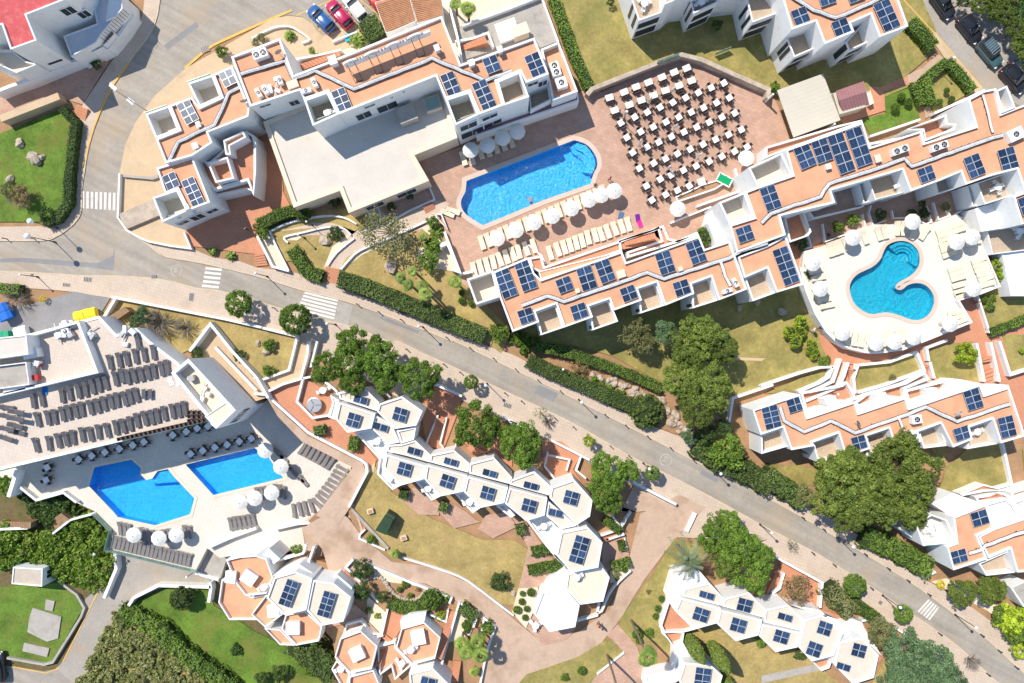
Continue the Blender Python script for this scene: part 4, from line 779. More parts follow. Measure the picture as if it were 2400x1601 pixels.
hut2 = building('mauve_hut', 'small hut with a ribbed mauve pitched roof')
q = T(3, 0, '625,835 880,745 930,960 685,1030'); mid = [L2(q[0], q[3], .45), L2(q[1], q[2], .45)]
w = [P(q[0], 2.5), P(q[1], 2.5), P(mid[1], 3.1), P(mid[0], 3.1), P(q[3], 2.4), P(q[2], 2.4)]
mk('roof', w + [Vector((p.x, p.y, p.z - .1)) for p in w], [(0, 3, 2, 1), (3, 4, 5, 2), (6, 7, 8, 9), (9, 8, 11, 10), (0, 1, 7, 6), (4, 10, 11, 5), (0, 6, 9, 3), (3, 9, 10, 4), (1, 2, 8, 7), (2, 5, 11, 8)], MAUVE, hut2)
for i in range(9):
    t = (i + .5) / 9; mb = MB(); mb.tube([P(L2(q[0], q[1], t), 2.53), P(L2(mid[0], mid[1], t), 3.13), P(L2(q[3], q[2], t), 2.43)], .035, MAUVE); ob('roof_rib', mb.mesh('roof_rib'), hut2)
prism('wall', [tuple((P(p, 2.4) * .99)[:2]) for p in q], 0, 2.45, SHEETM, hut2)
block(hut2, T(3, 0, '580,860 640,850 700,1050 650,1060'), 1.6, .1, .08, CREAM, rname='lean_to'); block(hut2, T(3, 0, '905,845 940,830 975,945 935,965'), 1.0, .1, .05, CREAM, rname='counter')
# round tank house in the lower right
rt = building('round_tank_house', 'pale round topped tank house at the lower right edge')
block(rt, T(3, 3, '2220,690 2351,630 2500,700 2500,900 2340,870'), 2.6, .25, .2, CONC)
# ================================================================ SOLAR ARRAYS
def solar_mat():
    m = mat('solar_cells', (.016, .036, .085), .3, spec=.2); nt = m.node_tree; b = nt.nodes['Principled BSDF']
    tc = nt.nodes.new('ShaderNodeTexCoord'); br = nt.nodes.new('ShaderNodeTexBrick'); br.offset = 0
    for k, c in (('Color1', (.01, .026, .062, 1)), ('Color2', (.014, .034, .08, 1)), ('Mortar', (.07, .11, .18, 1))): br.inputs[k].default_value = c
    br.inputs['Scale'].default_value = 1; br.inputs['Brick Width'].default_value = 1.0; br.inputs['Row Height'].default_value = 1 / 6; br.inputs['Mortar Size'].default_value = .018
    nt.links.new(tc.outputs['Object'], br.inputs['Vector']); oi = nt.nodes.new('ShaderNodeObjectInfo'); mr = nt.nodes.new('ShaderNodeMapRange'); mr.inputs[3].default_value = .65; mr.inputs[4].default_value = 1.5; nt.links.new(oi.outputs['Random'], mr.inputs[0])
    mx = nt.nodes.new('ShaderNodeMix'); mx.data_type = 'RGBA'; mx.blend_type = 'MULTIPLY'; mx.inputs[0].default_value = 1; nt.links.new(br.outputs[0], mx.inputs[6]); nt.links.new(mr.outputs[0], mx.inputs[7]); nt.links.new(mx.outputs[2], b.inputs['Base Color']); return m
SOL = solar_mat(); ALU = mat('aluminium_frame', (.62, .64, .66), .45, metal=.3)
mb = MB(); mb.box((0, 0, .02), (.955, .945, .035), SOL); mod_me = mb.mesh('panel')
mb = MB()
for x, y, sx, sy in ((-.485, 0, .03, 1), (.485, 0, .03, 1), (0, -.48, 1, .035), (0, .48, 1, .035)): mb.box((x, y, .02), (sx, sy, .05), ALU)
frm_me = mb.mesh('panel_frame')
PL = {'A': 'the large building with the rooftop sign', 'D': 'the terraced block at the top', 'C': 'the long diagonal building', 'F': 'the zigzag roof by the great pine', 'E': 'the building at the lower right edge', 'G': 'the central hexagon row', 'H': 'the lower road hexagon row', 'B': 'the hexagons beside the drive'}
SOLARS = '''A00 2005,675 2115,620 2065,810 2 2 6.5|A00 1625,960 1740,900 1705,1155 2 3 6.5|A01 1485,55 1595,5 1545,185 2 2 5.9|A01 1670,95 1780,45 1765,350 2 4 5.9
A10 685,845 805,795 765,1035 2 3 8|A10 1690,695 1810,645 1765,895 2 3 8|A10 1985,770 2110,715 2085,1035 2 4 8|A10 2075,545 2200,495 2130,685 2 2 8|A20 115,520 245,465 185,720 2 3 8
D30 205,105 340,50 260,240 2 2 7.7|D30 575,210 715,155 630,340 2 2 7.7|D30 965,45 1110,-20 1075,300 2 4 7.7|D30 450,-60 590,-110 495,65 2 2 7.7|D30 720,-80 860,-130 755,35 2 2 7.7
C30 235,1365 375,1305 305,1565 2 3 6.6|C30 395,1300 535,1250 460,1510 2 3 6.6|C30 555,1250 695,1200 655,1610 2 4 6.6|C30 715,1200 855,1150 820,1545 2 4 6.6|C30 1365,1560 1500,1510 1415,1687 2 2 6.6|C30 1795,1455 1935,1400 1865,1645 2 3 6.6|C30 2100,1385 2250,1340 2170,1590 2 3 6.6|C31 2290,260 2430,210 2345,420 2 2 6.6
C21 10,850 145,805 105,1115 2 4 6.5|C11 2180,920 2310,870 2275,1185 2 4 6.5|C21 395,1010 525,960 440,1135 2 2 6.5|C21 585,910 720,865 655,1115 2 3 6.5|C21 755,850 885,800 825,1045 2 3 6.5|C21 1305,770 1440,725 1375,965 2 3 6.5|C21 1590,675 1725,625 1660,870 2 3 6.5|C21 985,1090 1115,1040 1030,1215 2 2 6.5|C21 1470,1035 1605,990 1515,1165 2 2 6.5|C21 525,1250 660,1205 575,1380 2 2 6.5|C21 40,1295 170,1250 90,1420 2 2 6.5|C21 2045,540 2185,490 2095,670 2 2 6.6|C31 -75,170 60,120 -10,380 2 3 6.6|C31 40,735 175,685 155,1065 2 5 6.1
F32 -70,615 75,580 -10,815 2 4 5|F32 160,545 300,500 205,665 2 2 5|F32 755,890 880,855 795,1010 2 2 5|F32 1790,465 1930,420 1845,645 2 3 5|F32 1695,810 1835,765 1735,925 2 2 5|F32 2100,710 2240,675 2155,895 2 3 5
E33 1850,15 1995,-30 1890,145 2 2 4.9|E33 1665,370 1805,330 1700,485 2 2 4.9
G12 905,485 1030,520 890,555 2 1 4.2|G12 855,645 970,680 820,770 2 2 4.5|G12 1085,735 1215,775 1070,800 2 1 4.1|G12 1280,595 1400,630 1245,715 2 2 4.8|G12 1400,960 1520,995 1385,1025 2 1 4.1|G12 1320,1100 1440,1135 1285,1215 2 2 4.5|G12 1735,1060 1855,1095 1720,1120 2 1 4.2|G12 1715,1210 1835,1250 1680,1325 2 2 4.5|G12 2090,1165 2215,1200 2075,1225 2 1 4.2|G12 2085,1320 2205,1355 2050,1435 2 2 4.5
G22 115,1280 245,1315 100,1340 2 1 4.2|G22 110,1435 235,1470 80,1550 2 2 4.5|G22 495,1360 620,1395 465,1480 2 2 4.7|G22 345,1530 475,1560 330,1595 2 1 4.1|G23 585,205 715,245 520,450 2 4 4.6
H23 1725,715 1860,755 1710,775 2 1 4.2|H23 1680,860 1815,905 1650,980 2 2 4.5|H23 2085,780 2215,815 2050,895 2 2 4.4|H23 2025,960 2160,1000 1990,1080 2 2 4.6|H23 1690,1420 1835,1440 1660,1600 2 3 4.3
H33 100,915 230,955 85,975 2 1 4.2|H33 75,1070 205,1110 40,1180 2 2 4.5|H33 480,990 600,1030 440,1105 2 2 4.4|H33 380,1175 505,1220 345,1300 2 2 4.4|H33 790,1195 915,1230 755,1310 2 2 4.2|H33 640,1370 765,1410 620,1430 2 1 4.2
B13 275,605 380,645 215,845 2 4 4.4|B13 620,715 730,750 560,945 2 4 4.2|B13 1520,1500 1650,1535 1485,1640 2 2 3.7'''
arr = []
for it in SOLARS.replace('\n', '|').split('|'):
    k, tl, tr, bl, nc, nr, z = it.split()
    a, b, c = T(int(k[1]), int(k[2]), ' '.join((tl, tr, bl))); arr.append((k[0], a, b, c, int(nc), int(nr), float(z)))
arr.sort(key=lambda q: (q[0], q[1][0]))
cnt = {}
for key, a, b, c, nc, nr, z in arr:
    n = cnt.get(key, 0); cnt[key] = n + 1
    zt = z + .3; A_, B_, C_ = P(a, zt), P(b, zt), P(c, zt)
    W, H_ = (B_ - A_).length, (C_ - A_).length; rz = math.atan2((B_ - A_).y, (B_ - A_).x); cen = (B_ + C_) / 2
    r = root('solar_array', '%s solar panel array counted from the left on %s' % (ORD[n], PL[key]), 'solar panel', (cen.x, cen.y, z - .05), rz, 'solar panel arrays on the roofs')
    for i in range(nc):
        for j in range(nr):
            o = ob('panel', mod_me, r, ((i + .5) * W / nc - W / 2, H_ / 2 - (j + .5) * H_ / nr, .30), 0, (W / nc * .985, H_ / nr * .985, 1)); ob('panel_frame', frm_me, o)
    mb = MB()
    for yy in (-.42, .42): mb.box((0, yy * H_, .26), (W, .06, .05), ALU)
    for xx in (-.45, 0, .45):
        for yy in (-.42, .42): mb.box((xx * W, yy * H_, .13), (.06, .06, .27), ALU)
    ob('support_frame', mb.mesh('support_frame'), r)
# ================================================================ ROOF PIPES, AIR CONDITIONERS, ROOF KIT
def pipes(label, pts, z, w=.62):
    r = root('roof_pipes', label, 'pipes'); line = [P(p, z + .25) for p in pts]; fine = [line[0]]
    for a, b in zip(line, line[1:]):
        n = max(2, int((b - a).length / .9))
        for i in range(1, n + 1): fine.append(a + (b - a) * i / n + Vector((random.uniform(-.05, .05), random.uniform(-.05, .05), random.uniform(-.02, .03))))
    line = fine; w *= .8
    for k, (off, rad, m_, zz) in enumerate(((-.30 * w, .06, PIPEW, 0), (.0 * w, .075, PIPEW, .02), (.28 * w, .05, PIPEW, 0), (.46 * w, .04, PIPEB, -.03), (-.5 * w, .04, PIPEB, -.03), (-.14 * w, .03, PIPEB, -.03))):
        n = len(line); q = []
        for i, p in enumerate(line):
            a = line[max(0, i - 1)]; b = line[min(n - 1, i + 1)]; d = (b - a).normalized(); q.append(p + Vector((-d.y, d.x, 0)) * off + Vector((0, 0, zz)))
        mb = MB(); mb.tube(q, rad, m_, 8); ob('pipe', mb.mesh('pipe'), r)
    mb = MB()
    for a, b in zip(line, line[1:]):
        if random.random() < .55: continue
        L = (b - a).length; n = 1; ang = math.atan2((b - a).y, (b - a).x)
        for i in range(n):
            p = a + (b - a) * ((i + .5) / n); mb.box((p.x, p.y, p.z - .16), (.08, w * 1.35, .1), DMETAL, ang)
    ob('pipe_brackets', mb.mesh('pipe_brackets'), r)
pipes('lagged pipes zigzagging over the left wing of the large building', T(0, 0, '1545,1490 1640,1300 1850,1200 1970,1150 2100,850 2200,800'), 6.4)
pipes('lagged pipes along the middle of the large building roof', T(1, 0, '-140,680 270,560 340,720 540,650 900,815 1620,535 2110,740 2351,650'), 7.9)
pipes('lagged pipes stepping along the west half of the long building', T(2, 1, '90,1240 320,1150 480,1200 620,1150 1040,1010 1240,935 1400,990 1560,940 2000,800 2100,740 2351,660'), 6.45)
pipes('lagged pipes along the middle of the long building', T(3, 1, '-60,480 30,390 480,240 560,120 1000,-20 1250,-115 1320,-40 1900,-245 2160,-330'), 6.55)
pipes('two lagged pipes crossing the right end of the long building', T(3, 0, '1975,870 2070,1220'), 6.5, .4)
pipes('short lagged pipe branch beside two wall air conditioners', T(2, 1, '1915,830 1960,970 2010,1060'), 6.45, .5)
pipes('lagged pipes zigzagging over the roof by the great pine', T(3, 2, '110,600 150,730 335,830 580,735 800,840 1200,700 1450,605 1740,735 2220,575'), 4.95)
pipes('thin pipe branch beside the white roof unit by the great pine', T(3, 2, '1200,700 1240,800 1270,880'), 4.95, .4)
pipes('lagged pipes on the lower right corner roof', T(3, 3, '1840,380 1950,350 1990,310 2250,210 2400,170'), 4.85)
pipes('lagged pipes running along the top block roof', T(3, 0, '190,-60 420,90 620,165 940,30 1060,-40'), 7.65)
def ac(p, z, rz, label, fans=1, size=(1.2, .85, .75), name='air_conditioner'):
    c = P(p, z + .4); r = root(name, label, 'air conditioner', (c.x, c.y, z), R(rz))
    mb = MB(); mb.box((0, 0, size[2] / 2 + .08), size, WPLAS)
    for x in (-1, 1): mb.box((x * size[0] * .4, 0, .04), (.08, size[1] + .05, .08), DMETAL)
    ob('casing', mb.mesh('casing'), r)
    for i in range(fans):
        x = (i + .5) * size[0] / fans - size[0] / 2; zz = size[2] + .085; rad = min(.34, min(size[1], size[0] / fans) * .42)
        mb = MB(); mb.lathe([(rad, 0), (rad, .05), (rad * .88, .05), (rad * .88, .005)], DMETAL, 20, (x, 0, zz))
        f = ob('fan_ring', mb.mesh('fan_ring'), r); mb = MB()
        for k in range(4): mb.box((x + rad * .42 * math.cos(k * math.pi / 2 + .5), rad * .42 * math.sin(k * math.pi / 2 + .5), zz + .02), (rad * .8, .14, .02), METAL, k * math.pi / 2 + .5, .3)
        mb.lathe([(rad * .2, 0), (rad * .2, .05), (0.02, .06)], METAL, 10, (x, 0, zz)); ob('fan_blades', mb.mesh('fan_blades'), f)
    return r
for c, rr, s, z, rz, fans, size, lb in (
    (1, 0, '50,510', 7.95, 20, 2, (1.7, 1.0, .9), 'large twin fan air conditioner near the left end of the large roof'), (1, 0, '30,860', 7.95, -60, 1, (1.1, .5, .7), 'first of three slim white units at the edge of the large roof'), (1, 0, '90,830', 7.95, -60, 1, (1.1, .5, .7), 'second of three slim white units at the edge of the large roof'), (1, 0, '225,745', 7.95, -70, 1, (1.0, .5, .7), 'third slim white unit beside the pipes on the large roof'),
    (1, 0, '465,840', 7.95, 15, 1, (1.2, .5, .7), 'white unit beside the sunken terrace of the large roof'), (1, 0, '540,765', 7.95, -65, 1, (1.1, .5, .7), 'white unit below the pipe bend of the large roof'),
    (2, 0, '395,650', 4.45, -72, 2, (1.7, 1.1, 1.0), 'beige twin fan unit on the end roof of the large building'), (2, 0, '450,775', 4.45, 18, 1, (1.3, 1.3, 1.0), 'beige single fan unit on the end roof of the large building'),
    (3, 0, '1200,1385', 6.5, 20, 2, (2.0, .8, .8), 'left twin fan unit on the long building roof'), (3, 0, '1560,1350', 6.5, 20, 2, (2.0, .8, .8), 'right twin fan unit on the long building roof'), (3, 0, '2260,1240', 6.5, 25, 1, (1.9, 1.4, .7), 'broad white roof unit at the right end of the long building'),
    (2, 1, '2045,1030', 6.45, -60, 1, (1.1, .5, .7), 'upper of two white wall units at the step of the long roof'), (2, 1, '1970,1105', 6.45, 18, 1, (1.2, .5, .7), 'lower of two white wall units at the step of the long roof'),
    (3, 2, '1350,715', 4.95, 10, 1, (1.2, 1.0, .8), 'square white unit amid the zigzag roof by the great pine'), (3, 2, '1335,860', 4.95, -65, 1, (1.2, .5, .7), 'slim white unit above the great pine'),
    (0, 0, '525,275', 3.2, 10, 1, (.9, .5, .6), 'dark wall unit beside the blue terrace'), (0, 1, '605,1475', 4.9, 15, 1, (.9, .6, .5), 'first small white unit on the kitchen roof')):
    ac(T(c, rr, s)[0], z, rz, lb, fans, size)
def roofbox(p, z, size, rz, label, m=None, name='roof_vent', cat='vent'):
    c = P(p, z + size[2] / 2); r = root(name, label, cat, (c.x, c.y, z), R(rz)); mb = MB()
    mb.box((0, 0, size[2] / 2), size, m or WHITE); ob('shaft', mb.mesh('shaft'), r); mb = MB(); mb.box((0, 0, size[2] + .05), (size[0] + .14, size[1] + .14, .1), m or WHITE); ob('cap', mb.mesh('cap'), r)
for c, rr, s, z, size, rz, m_, lb in ((1, 0, '715,570', 7.9, (.8, .9, 1.1), 20, None, 'white chimney vent with side duct left of the rooftop sign'), (1, 0, '1665,455', 7.9, (.5, .6, 1.0), 20, None, 'white vent at the right end of the rooftop sign'), (1, 0, '1980,590', 7.9, (.6, .6, .9), 20, None, 'white vent left of the small solar array on the large roof'), (1, 0, '2240,470', 7.9, (.5, .6, .9), 20, None, 'white vent right of the small solar array on the large roof'), (1, 0, '340,780', 7.9, (1.2, .8, .3), 20, CREAM, 'flat beige hatch beside the wall units on the large roof'),
    (2, 1, '1000,950', 6.45, (.9, .8, .35), 18, CREAM, 'beige hatch beside the third big array on the long roof'), (2, 1, '600,1105', 6.45, (.4, .4, .5), 18, CREAM, 'small beige vent beside the pipes on the long roof'), (2, 1, '1540,905', 6.45, (.4, .4, .5), 18, CREAM, 'small beige vent above the pipe bend on the long roof'), (3, 0, '1000,1460', 6.5, (.6, .8, .4), 18, CREAM, 'beige hatch between array and fan unit on the long roof'), (3, 0, '545,1535', 6.5, (.5, .5, .5), 18, None, 'small white vent below the solar arrays on the long roof'),
    (0, 0, '1830,1150', 6.4, (.4, .6, .5), 20, None, 'small white vent beside the six panel array of the left wing'), (0, 0, '1800,1345', 6.4, (.6, .6, .5), 20, None, 'white bundled vent on the left wing'), (0, 1, '1725,340', 5.85, (.4, .5, .5), 20, None, 'white vent below the eight panel array of the left wing'), (1, 3, '345,1055', 2.1, (1.6, 1.5, .7), 0, WHITE, 'square white roof light on the lower orange hexagon'), (1, 3, '930,1290', 2.3, (1.6, 1.5, .7), 25, WHITE, 'tilted square white roof light on the orange hexagon by the sunken patio'), (1, 3, '1490,1140', 2.5, (1.6, 1.7, .7), 10, WHITE, 'square white roof light on the orange hexagon by the long steps'), (0, 3, '2290,595', 1.9, (1.7, 1.5, .7), -35, WHITE, 'tilted white roof light on the orange hexagon by the drive'), (0, 3, '2120,590', 1.9, (1.2, 1.4, .5), -5, WHITE, 'flat white roof light at the edge of the orange hexagon'), (1, 3, '165,900', 1.3, (1.4, 1.5, .5), 5, WHITE, 'white roof light under the cream hexagon'),
    (0, 2, '310,110', 4.7, (1.6, 1.1, 1.2), 12, WHITE, 'white plant cabinet on the kitchen deck'), (0, 2, '150,410', 4.7, (2.6, 1.2, .8), 12, WHITE, 'long white plant box at the edge of the kitchen deck'), (1, 0, '2310,290', .5, (2.6, 2.4, .6), 20, WHITE, 'low white slab box in the walled yard'), (2, 0, '75,300', .5, (2.0, 1.3, 1.6), 20, CREAM, 'cream machine box in the walled yard')):
    roofbox(T(c, rr, s)[0], z, size, rz, lb, m_)
def clutter(p, z, lb, n=4, rz=0, mats=None):     # a loose stack of boxes and ducts of roof plant
    c = P(p, z); r = root('roof_plant', lb, 'machine', c, R(rz))
    for i in range(n):
        mb = MB(); s = (random.uniform(.4, 1.0), random.uniform(.3, .8), random.uniform(.3, .8)); mb.box((random.uniform(-1, 1), random.uniform(-.8, .8), s[2] / 2), s, (mats or [WPLAS, METAL, PIPEW])[i % 3], random.uniform(0, 1)); ob('cabinet', mb.mesh('cabinet'), r)
    mb = MB(); mb.tube([(-1.2, -.4, .3), (0, .1, .35), (1.1, .5, .3)], .08, PIPEW); ob('duct', mb.mesh('duct'), r)
for c, rr, s, z, lb in ((1, 0, '200,815', 7.9, 'cluster of white roof plant at the edge of the large roof'), (0, 1, '680,1450', 4.75, 'white ducts on the terrace kitchen roof'), (0, 1, '540,1490', 4.75, 'grey ducts left on the terrace kitchen roof'), (0, 1, '1170,1510', 4.3, 'white machine at the head of the lounger terrace'), (0, 1, '830,1480', 4.3, 'dark fitness frame at the head of the lounger terrace'), (0, 2, '1720,400', 5.95, 'grey plant in the open top of the stair tower'), (0, 2, '1870,470', 5.95, 'dark ducts in the open top of the stair tower'), (0, 2, '320,260', 5.0, 'red and white machine on the kitchen deck')):
    clutter(T(c, rr, s)[0], z, lb, 4, random.uniform(0, 90), [mat('red_panel', (.5, .03, .03), .6), WPLAS, METAL] if 'red' in lb else None)
# ---- rooftop sign: white band, four arches, dark weathered lettering too worn to read
sg = root('rooftop_sign', 'long white rooftop sign on steel struts on the large building', 'sign')
a, b = P(T(1, 0, '815,600')[0], 9.7), P(T(1, 0, '1600,285')[0], 9.7); d = (b - a); L = d.length; ang = math.atan2(d.y, d.x); cen = (a + b) / 2
sg.location = (cen.x, cen.y, 7.9); sg.rotation_euler = (0, 0, ang)
mb = MB(); mb.box((0, 0, 1.5), (L, .25, 1.0), WHITE); ob('sign_band', mb.mesh('sign_band'), sg)
for k in range(4):
    x = -L / 2 + L * (k + .42) / 4 - .4
    mb = MB(); n = 10; prof = [(x + .9 * math.cos(math.pi * i / n), 2.0 + .55 * math.sin(math.pi * i / n)) for i in range(n + 1)]
    v = [(q[0], y, q[1]) for y in (-.1, .1) for q in prof]; m_ = n + 1
    mb.add(v, [tuple(range(m_)), tuple(range(2 * m_ - 1, m_ - 1, -1))] + [(i, m_ + i, m_ + i + 1, i + 1) for i in range(n)] + [(0, n, m_ + n, m_)], WHITE); ob('arch_panel', mb.mesh('arch_panel'), sg)
    mb = MB()
    for dx in (-.45, .45): mb.tube([(x + dx, -.1, 1.9), (x + dx, -1.6, .02)], .03, DMETAL); mb.tube([(x + dx, -.1, 1.0), (x + dx, -.1, 0)], .03, DMETAL)
    mb.tube([(x - .45, -1.6, .05), (x + .45, -1.6, .05)], .04, DMETAL); ob('strut', mb.mesh('strut'), sg)
DBL = mat('faded_letter_blue', (.16, .18, .26), .7)
for lo, hi in ((-.43, -.25), (-.2, -.02), (.12, .42)):
    x = lo * L
    while x < hi * L:
        w_ = random.uniform(.14, .3); mb = MB(); mb.box((x, -.02, 2.04), (w_, .2, random.uniform(.06, .16)), DBL); ob('letter', mb.mesh('letter'), sg); x += w_ + .12
# antennas and dishes
def dish(p, z, lb, rz=0):
    c = P(p, z + 1); r = root('satellite_dish', lb, 'dish', (c.x, c.y, z), R(rz)); mb = MB(); mb.tube([(0, 0, 0), (0, 0, 1.0)], .03, METAL); ob('mast', mb.mesh('mast'), r)
    mb = MB(); n = 14; rr = .45; v = [(0, .12, 1.0)] + [(rr * math.cos(2 * math.pi * i / n), -.05, 1.0 + rr * math.sin(2 * math.pi * i / n)) for i in range(n)]
    mb.add(v, [(0, 1 + i, 1 + (i + 1) % n) for i in range(n)] + [(0, 1 + (i + 1) % n, 1 + i) for i in range(n)], WPLAS); ob('reflector', mb.mesh('reflector', True), r)
for c, rr, s, z, lb in ((1, 0, '205,480', 7.9, 'small dish and aerial beside the twin fan unit'), (0, 0, '2240,930', 6.4, 'white dish at the edge of the left wing'), (3, 2, '1755,670', 4.9, 'dish right of the pipe zigzag by the great pine'), (3, 2, '830,760', 4.9, 'dish left of the pipe zigzag by the great pine'), (2, 1, '680,980', 6.4, 'dish on the long roof')):
    if 'long roof' not in lb: dish(T(c, rr, s)[0], z, lb, random.uniform(0, 360))
# ================================================================ LOUNGERS, PARASOLS, TABLES
def lounger_proto(m_, frame_m, pad, k=1.0):
    r = root('sun_lounger', 'x', 'sun lounger')
    mb = MB(); mb.box((0, -.3, .33), (.62 * k, 1.25, pad), m_); mb.box((0, .60, .44), (.62 * k, .66, pad), m_, 0, .33)
    ob('mattress', mb.mesh('mattress'), r)
    mb = MB()
    for x in (-.31 * k, .31 * k): mb.box((x, 0, .27), (.06, 1.86, .06), frame_m)
    for y in (-.9, .9): mb.box((0, y, .27), (.62 * k, .06, .06), frame_m)
    for x in (-.29, .29):
        for y in (-.75, .65): mb.box((x, y, .13), (.06, .06, .26), frame_m)
    ob('frame', mb.mesh('frame'), r); return r
protos = {'grey': lounger_proto(GFAB, mat('tan_frame', (.30, .24, .2), .7), .05, .86), 'taupe': lounger_proto(GFABL, mat('pale_frame', (.55, .5, .45), .7), .05, .68), 'cream': lounger_proto(CREAMF, WPLAS, .1)}
used = {}
def put(key, proto, loc, rz, label, group):
    if key not in used:
        used[key] = 1; proto.location = loc; proto.rotation_euler = (0, 0, rz); proto['label'] = label; proto['group'] = group; return proto
    return copy_tree(proto, loc, rz, label, group)
def lrow(kind, pts, z, rz, lb, group):
    for i, p in enumerate(pts):
        a = rz[i] if hasattr(rz, '__len__') else rz
        c = P(p, z + .35); word = {'grey': 'charcoal', 'taupe': 'taupe slatted', 'cream': 'cream'}[kind]
        put(kind, protos[kind], (c.x, c.y, z), R(a + random.uniform(-4, 4)), '%s sun lounger, %s %s' % (word, ORD[i], lb), group)
GT = 'charcoal loungers on the big terrace'; zt = ZT - .1
for s, lb in (('1262,0 1005,190 1090,170 1160,155 1240,135 1320,118 1405,98', 'in the top row of the big terrace'), ('1055,340 1115,315 1168,325 1225,310 1290,300 1355,285 1410,270 1480,250 1530,235', 'in the second row of the big terrace'), ('300,545 380,530 565,495 635,475 715,455 780,440 845,415 905,395 965,375', 'in the row below the kitchen deck wall'), ('340,715 435,700 495,690 570,665 625,650 690,635 745,620 825,605 890,590 950,570 1015,550 1070,535 1140,525 1190,505 1245,490', 'in the fourth row of the big terrace'), ('325,950 445,935 530,910 600,895 665,880 750,855 825,850 900,830 980,815 1060,790 1125,775 1190,755 1255,725 1325,705 1390,695 1440,680 1505,660 1580,640 1640,630 1690,615', 'in the front row of the big terrace')):
    lrow('grey', T(0, 2, s), zt, 11, 'from the left ' + lb, GT)
for i, (s, dz, rz) in enumerate((('60,610', 0, 82), ('70,690', .3, 78), ('150,650', .5, 80), ('150,712', .75, 80), ('140,775', .2, 74), ('60,805', .5, 78), ('160,838', .0, 76), ('45,890', .3, 70))):
    c = P(T(0, 2, s)[0], zt + .3 + dz); put('grey', protos['grey'], (c.x, c.y, zt + dz), R(rz), 'charcoal sun lounger, %s down in the heap at the left terrace edge' % ORD[i], 'heaped charcoal loungers')
GP = 'taupe loungers around the lower pools'
lrow('taupe', T(1, 2, '425,985 468,1005 511,1030 554,1052 597,1075 640,1100 683,1125'), PD, -32, 'along the wall right of the lower pools', GP)
fan = T(1, 2, '790,1170 765,1212 742,1252 715,1292 688,1332 655,1370 625,1410 595,1450 555,1490 505,1510 450,1530 400,1540 345,1555')
lrow('taupe', fan, PD, [-118, -118, -120, -120, -122, -124, -126, -128, -135, 200, 195, 192, 190], 'in the curved fan at the deck end', GP)
lrow('taupe', T(1, 2, '170,1000 205,1030 240,1062 290,1140 325,1180 360,1220 395,1250 430,1280'), PD, 40, 'down the line by the two deck parasols', GP)
lrow('taupe', T(1, 2, '10,1400 50,1395 90,1390 180,1370 220,1375 260,1390'), PD, 8, 'in the row below the four sided pool', GP)
lrow('taupe', T(0, 3, '1095,150 1140,160 1180,170 1290,200 1330,212 1390,225 1450,228 1500,220 1545,212 1690,180 1735,185'), PD, 8, 'in the row below the angular pool', GP)
lrow('taupe', [(260 + i * 9.6, 1268 + i * 2.3 + .9) for i in range(20)], PD, -12, 'in the long row behind the glass rail', GP)
lrow('taupe', T(0, 3, '2110,110 2150,100 2190,95 2235,90 2280,80 2320,75'), PD, 12, 'in the short row on the white deck', GP)
GC = 'cream loungers by the free form pool'
lrow('cream', [(600 + 2075 * .2552 + i * 15.0, 400 + 660 * .2552 - i * 6.25) for i in range(20)], .17, 18, 'in the parasol row beside the free form pool', GC)
lrow('cream', T(1, 1, '2000,905 2060,880 2120,860 2180,838 2240,813 2300,790') + T(2, 1, '10,765 62,742 130,715 200,690'), .17, 17, 'in the lower left row by the free form pool', GC)
lrow('cream', T(2, 1, '350,755 420,722 480,702 535,682 590,660 645,640 700,612 765,590 820,580 880,556 945,530 1010,510 1070,490'), .17, 17, 'in the lower right row by the free form pool', GC)
lrow('cream', T(1, 0, '1905,1455 1980,1450 2060,1395 2130,1375 2205,1345 2270,1320 2340,1290'), .17, 18, 'in the shaded row under the large building', GC)
lrow('cream', T(1, 1, '1760,390 1810,370'), .17, [70, 68], 'of two crosswise by the pool corner', GC)
GK = 'cream loungers on the kidney pool deck'
lrow('cream', T(3, 1, '575,725 620,710 660,695 720,670 890,610 1020,575 1075,560'), KD, 18, 'in the shaded left row of the kidney pool deck', GK)
lrow('cream', T(3, 1, '1195,530 1240,530 1340,570 1440,575'), KD, [0, -5, -20, -35], 'around the parasol above the kidney pool', GK)
lrow('cream', T(3, 1, '1610,548 1625,590 1635,630 1640,670 1655,715 1670,765'), KD, -72, 'down the stack right of the pool steps', GK)
lrow('cream', T(3, 1, '1725,500 1750,545 1890,660'), KD, -72, 'beside the upper right deck parasols', GK)
lrow('cream', T(3, 1, '1720,895 1735,940 1750,985 1760,1050 1775,1110 1790,1140'), KD, -72, 'in the inner lower right stack of the kidney deck', GK)
lrow('cream', T(3, 1, '1935,820 1950,865 1965,905 1985,945 2000,990 2015,1040'), KD, -72, 'in the outer lower right stack of the kidney deck', GK)
lrow('cream', T(3, 1, '465,985 515,1185 545,1240 440,920 500,1140'), KD, 105, 'down the left edge of the kidney deck', GK)
lrow('cream', T(3, 1, '740,1530 800,1545 860,1555 940,1560 1060,1550 1110,1540 1210,1520 1260,1510'), KD, [160, 168, 172, 180, 185, 188, 195, 198], 'round the curved bottom of the kidney deck', GK)
lrow('cream', T(3, 1, '1720,1300 1750,1345 1770,1380'), KD, -72, 'beside the lowest right parasol of the kidney deck', GK)
